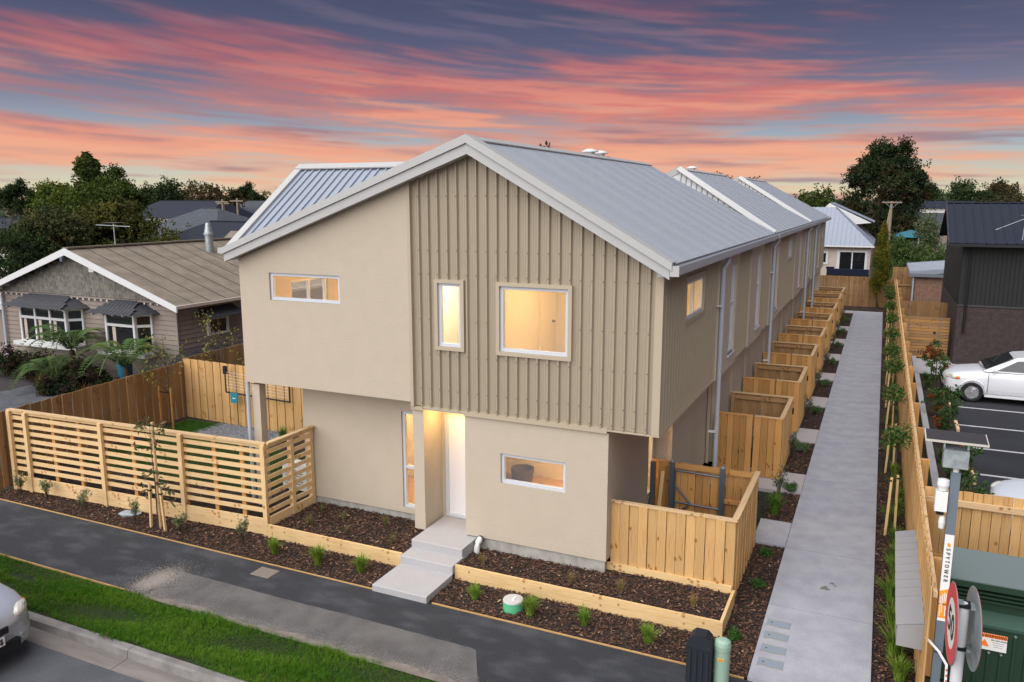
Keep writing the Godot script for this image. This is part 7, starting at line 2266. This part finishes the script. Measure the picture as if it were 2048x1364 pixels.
# ------------------------------------------------------------------ street furniture
func street_furniture():
	letterboxes()
	# camera tower on a square post behind the letterboxes
	var sp := thing("camera_tower", "square steel camera post with solar panel and white orange sticker", "post", Vector3(0.99, 0, -10.48))
	var post_m := paint("post_blue", Color(0.20, 0.245, 0.28), 0.45, 0.5)
	cbox(sp, "post", post_m, Vector3(0, 1.65, 0), Vector3(0.10, 3.30, 0.10))
	var collar := MB.new()
	collar.lathe([Vector2(0.035, 3.30), Vector2(0.035, 3.38), Vector2(0.0, 3.38)], Vector3.ZERO, Vector3.UP, 10)
	add(sp, "collar", collar.done(), mats.white_plastic)
	cbox(sp, "battery_box", mats.galvanised, Vector3(-0.02, 3.475, 0.0), Vector3(0.265, 0.215, 0.20))
	for sx in [-1.0, 1.0]:
		cbox(sp, "panel_bracket", mats.galvanised, Vector3(-0.02 + sx * 0.125, 3.62, -0.04), Vector3(0.02, 0.12, 0.10))
	var sol := cbox(sp, "solar_panel", paint("solar_edge", Color(0.62, 0.58, 0.50), 0.5, 0.2), Vector3(-0.03, 3.70, -0.06), Vector3(0.66, 0.025, 0.36), Basis(Vector3.RIGHT, 0.10))
	cbox(sol, "cells", paint("solar_cells", Color(0.05, 0.045, 0.045), 0.35), Vector3(0, 0.014, 0), Vector3(0.635, 0.006, 0.335))
	var dome := MB.new()
	dome.lathe([Vector2(0.0, -0.085), Vector2(0.05, -0.07), Vector2(0.07, 0.0), Vector2(0.065, 0.06), Vector2(0.0, 0.075)], Vector3.ZERO, Vector3.UP, 14)
	add(sp, "camera_dome", dome.done(), mats.white_plastic, Vector3(-0.12, 3.13, 0.02))
	cbox(sp, "siren_box", mats.white_plastic, Vector3(-0.13, 2.93, 0.03), Vector3(0.13, 0.24, 0.13))
	cbox(sp, "cable_gland", mats.black, Vector3(-0.13, 2.785, 0.03), Vector3(0.08, 0.05, 0.08))
	var sen := MB.new()
	sen.lathe([Vector2(0.0, -0.09), Vector2(0.03, -0.075), Vector2(0.038, 0.0), Vector2(0.03, 0.075), Vector2(0.0, 0.09)], Vector3.ZERO, Vector3.UP, 12)
	add(sp, "motion_sensor", sen.done(), mats.white_plastic, Vector3(-0.10, 2.66, 0.03))
	var stick := cbox(sp, "sticker", mats.white_plastic, Vector3(0, 1.96, 0.051), Vector3(0.098, 1.12, 0.004))
	var org := paint("sticker_orange", Color(0.80, 0.30, 0.02), 0.5)
	var om := MB.new()
	om.extrude([Vector2(-0.048, -0.52), Vector2(0.048, -0.52), Vector2(0.048, -0.13), Vector2(-0.048, -0.17)], Vector3(0, 0, 0.003), Vector3.RIGHT, Vector3.UP, Vector3(0, 0, 0.002))
	add(stick, "orange_field", om.done(), org)
	var down := Basis(Vector3.BACK, -PI / 2)
	text(stick, "S P Y T O W E R", Vector3(0.0, 0.17, 0.004), 0.045, mats.black, down)
	for q in [[0.026, -0.25, 0.10], [0.008, -0.25, 0.13], [0.026, -0.42, 0.14], [-0.012, -0.33, 0.24], [-0.030, -0.30, 0.13], [-0.030, -0.44, 0.12]]:
		cbox(stick, "fine_print", mats.white_plastic, Vector3(q[0], q[1], 0.006), Vector3(0.009, q[2], 0.002))
	var lg := MB.new()
	lg.extrude([Vector2(-0.02, 0.0), Vector2(0.0, -0.03), Vector2(0.022, -0.012), Vector2(0.012, 0.018), Vector2(-0.008, 0.03)], Vector3(0.0, 0.43, 0.003), Vector3.RIGHT, Vector3.UP, Vector3(0, 0, 0.002))
	add(stick, "logo", lg.done(), org)
	for y in [1.62, 0.98]: cbox(sp, "strap", mats.dark_trim, Vector3(0, y, 0), Vector3(0.108, 0.018, 0.112))
	# barrier tape tied to the post
	var bt := thing("barrier_tape", "loose white barrier tape with red print tied round the camera post", "tape", Vector3(0.99, 0.0, -10.40))
	for q in [[Vector3(-0.15, 1.16, 0.0), Vector3(0.02, 1.0, 0.02)], [Vector3(0.0, 1.02, 0.02), Vector3(0.10, 0.86, 0.02)], [Vector3(0.10, 0.87, 0.02), Vector3(0.115, 0.35, 0.03)]]:
		var d: Vector3 = (q[1] - q[0]).normalized()
		var s := d.cross(Vector3.BACK).normalized() * 0.014
		var m := MB.new()
		m.quad(q[0] - s, q[0] + s, q[1] + s * 1.1, q[1] - s * 1.1, Vector3.BACK)
		m.quad(q[0] - s + Vector3(0, 0, -0.002), q[0] + s + Vector3(0, 0, -0.002), q[1] + s + Vector3(0, 0, -0.002), q[1] - s + Vector3(0, 0, -0.002), Vector3.FORWARD)
		add(bt, "tape_strip", m.done(), mats.white_plastic)
	for i in 6: cbox(bt, "red_print", paint("tape_red", Color(0.55, 0.08, 0.05), 0.6), Vector3(0.106 + i * 0.002, 0.80 - i * 0.075, 0.034), Vector3(0.016, 0.03, 0.002))
	# speed sign: two discs on one white pole
	var rs := thing("speed_sign", "white pole with two round speed signs back to back", "sign", Vector3(0.87, -0.14, -7.5))
	var pm := MB.new()
	pm.lathe([Vector2(0.048, 0.0), Vector2(0.048, 3.16), Vector2(0.040, 3.18), Vector2(0.0, 3.185)], Vector3.ZERO, Vector3.UP, 16)
	add(rs, "pole", pm.done(), paint("pole_white", Color(0.60, 0.60, 0.61), 0.4))
	for s in [[-0.075, -1.0, 2.97, -0.05], [0.085, 1.0, 2.96, -0.08]]:
		var ax := Vector3(s[1], 0, s[3] * s[1]).normalized()
		var dm := MB.new()
		dm.lathe([Vector2(0.0, -0.004), Vector2(0.355, -0.004), Vector2(0.36, 0.0), Vector2(0.355, 0.004), Vector2(0.0, 0.004)], Vector3(s[0], s[2], 0), ax, 36)
		var disc := add(rs, "sign_plate", dm.done(), mats.galvanised)
		var rd := MB.new()
		rd.lathe([Vector2(0.22, 0.0065), Vector2(0.352, 0.0065)], Vector3(s[0], s[2], 0), ax, 36)
		rd.lathe([Vector2(0.352, 0.0065), Vector2(0.352, 0.004)], Vector3(s[0], s[2], 0), ax, 36)
		add(disc, "red_ring", rd.done(), paint("sign_red", Color(0.62, 0.035, 0.045), 0.4))
		var wf := MB.new()
		wf.lathe([Vector2(0.0, 0.006), Vector2(0.221, 0.006)], Vector3(s[0], s[2], 0), ax, 36)
		add(disc, "white_face", wf.done(), paint("sign_white", Color(0.75, 0.73, 0.66), 0.5))
		var yaw := atan2(ax.x, ax.z)
		text(disc, "50", Vector3(s[0], s[2], 0) + ax * 0.008, 0.22, mats.black, Basis(Vector3.UP, yaw))
		for y in [-0.2, 0.2]:
			cbox(disc, "bracket", mats.galvanised, Vector3(s[0] * 0.5, s[2] + y, 0), Vector3(absf(s[0]), 0.03, 0.10))
			cbox(disc, "clamp", mats.black, Vector3(0, s[2] + y, 0), Vector3(0.102, 0.022, 0.102))
	cabinet()
	# two service pillars on the footpath
	var dk := thing("service_pillar", "black ribbed plastic service pillar at the footpath edge", "pillar", Vector3(-1.85, 0, -10.12))
	var dm2 := MB.new()
	dm2.extrude([Vector2(-0.165, 0.0), Vector2(0.165, 0.0), Vector2(0.165, 0.56), Vector2(0.14, 0.66), Vector2(0.08, 0.715), Vector2(-0.08, 0.715), Vector2(-0.14, 0.66), Vector2(-0.165, 0.56)], Vector3(0, 0, -0.11), Vector3.RIGHT, Vector3.UP, Vector3(0, 0, 0.22))
	add(dk, "shell", dm2.done(), paint("pillar_black", Color(0.018, 0.022, 0.028), 0.5))
	for i in 4: cbox(dk, "rib", mats.pillar_black, Vector3(-0.12 + i * 0.08, 0.27, 0.115), Vector3(0.035, 0.46, 0.03))
	cbox(dk, "cap_band", mats.pillar_black, Vector3(0, 0.55, 0.0), Vector3(0.345, 0.03, 0.25))
	var gb := thing("green_bollard", "pale green plastic service bollard with a small orange label", "bollard", Vector3(-1.57, 0, -10.2))
	var gm := MB.new()
	gm.lathe([Vector2(0.105, 0.0), Vector2(0.105, 0.50), Vector2(0.112, 0.505), Vector2(0.112, 0.57), Vector2(0.10, 0.62), Vector2(0.06, 0.645), Vector2(0.0, 0.65)], Vector3.ZERO, Vector3.UP, 24)
	add(gb, "shell", gm.done(), paint("bollard_green", Color(0.27, 0.40, 0.30), 0.5))
	var lb := cbox(gb, "label", paint("label_orange", Color(0.80, 0.42, 0.03), 0.6), Vector3(0.0, 0.39, 0.105), Vector3(0.085, 0.035, 0.006))
	text(lb, "1012", Vector3(0, 0, 0.004), 0.022, paint("label_red", Color(0.45, 0.05, 0.03), 0.6))

func letterboxes():
	for i in 10:
		var big := i == 9
		var z0 := -14.05 + i * 0.272
		var z1 := z0 + (0.80 if big else 0.264)
		var l := thing("parcel_box" if big else "letterbox", "longer grey parcel box at the street end of the letterboxes" if big else "flat grey metal letterbox on the timber fence, %s from the parcel box" % ORD[8 - mini(i, 8)], "letterbox", Vector3(0.68, 0.75, (z0 + z1) / 2), "" if big else "letterboxes in a row")
		var x0 := 0.555 - i * 0.002
		var mb := MB.new()
		mb.extrude([Vector2(x0, 0.76), Vector2(0.845, 0.76), Vector2(0.845, 1.12), Vector2(x0, 1.04)], Vector3(0, 0, z0), Vector3.RIGHT, Vector3.UP, Vector3(0, 0, z1 - z0))
		put(l, "casing", mb, mats.grey_box)
		var lm := MB.new()
		lm.extrude([Vector2(x0 - 0.02, 1.04), Vector2(0.842, 1.125), Vector2(0.842, 1.137), Vector2(x0 - 0.02, 1.052)], Vector3(0, 0, z0 - 0.001), Vector3.RIGHT, Vector3.UP, Vector3(0, 0, z1 - z0 - 0.004))
		put(l, "lid", lm, mats.grey_box)
		box(l, "slot", mats.black, Vector3(x0 - 0.004, 0.97, z0 + 0.03), Vector3(x0, 0.99, z1 - 0.03))

func cabinet():
	var c := thing("green_cabinet", "large dark green electrical cabinet with pale sloped lid and warning label", "cabinet", Vector3(2.1, 0, -11.9))
	var dg := paint("cabinet_green", Color(0.014, 0.038, 0.020), 0.6)
	var lid := paint("cabinet_lid", Color(0.125, 0.155, 0.150), 0.7)
	var X := Vector3.RIGHT
	var lm := MB.new()
	lm.extrude([Vector2(-12.35, 1.62), Vector2(-11.62, 1.47), Vector2(-11.62, 1.40), Vector2(-12.35, 1.52)], Vector3(1.13, 0, 0), Vector3.BACK, Vector3.UP, X * 2.2)
	put(c, "lid", lm, lid)
	box(c, "lid_edge", dg, Vector3(1.125, 1.375, -11.635), Vector3(3.335, 1.455, -11.605))
	box(c, "upper_body", dg, Vector3(1.18, 0.90, -12.33), Vector3(3.28, 1.42, -11.72))
	for i in 3: box(c, "vent_slat", dg, Vector3(1.16, 1.18 + i * 0.06, -11.72), Vector3(3.3, 1.205 + i * 0.06, -11.66 + i * 0.01))
	var ledge := MB.new()
	ledge.extrude([Vector2(-11.72, 1.04), Vector2(-11.50, 0.94), Vector2(-11.50, 0.90), Vector2(-11.72, 0.90)], Vector3(1.15, 0, 0), Vector3.BACK, Vector3.UP, X * 2.16)
	put(c, "ledge", ledge, paint("cabinet_ledge", Color(0.035, 0.075, 0.055), 0.5))
	box(c, "door", dg, Vector3(1.15, 0.02, -12.33), Vector3(3.31, 0.90, -11.52))
	for i in 15:
		box(c, "door_rib", dg, Vector3(1.24 + i * 0.14, 0.06, -11.52), Vector3(1.275 + i * 0.14, 0.84 if (i < 2 or i > 4) else 0.55, -11.495))
		if i < 7:
			var clip := MB.new()
			clip.bx(Vector3(1.258 + i * 0.14, 0.85 if (i < 2 or i > 4) else 0.56, -11.50), Vector3(0.025, 0.025, 0.03), Basis(Vector3.BACK, PI / 4))
			put(c, "rib_clip", clip, mats.galvanised)
	var pl := box(c, "warning_label", mats.white_plastic, Vector3(1.54, 0.60, -11.493), Vector3(1.87, 0.83, -11.487))
	cbox(pl, "orange_band", paint("warn_orange", Color(0.90, 0.20, 0.02), 0.5), Vector3(0, 0.088, 0.004), Vector3(0.33, 0.055, 0.003))
	text(pl, "WARNING", Vector3(0.03, 0.088, 0.007), 0.038, mats.black)
	for q in [[Vector3(-0.125, 0.088, 0.006), 0.022, mats.black], [Vector3(-0.09, -0.02, 0.004), 0.055, mats.warn_orange]]:
		var t := MB.new()
		t.extrude([Vector2(-q[1], -q[1] * 0.8), Vector2(q[1], -q[1] * 0.8), Vector2(0, q[1])], q[0], X, Vector3.UP, Vector3(0, 0, 0.002))
		add(pl, "triangle", t.done(), q[2])
	text(pl, "Do not enter", Vector3(0.075, 0.035, 0.004), 0.022, mats.black)
	for i in 3: cbox(pl, "small_print", mats.grey_box, Vector3(0.07, 0.0 - i * 0.03, 0.004), Vector3(0.14 - i * 0.02, 0.006, 0.002))
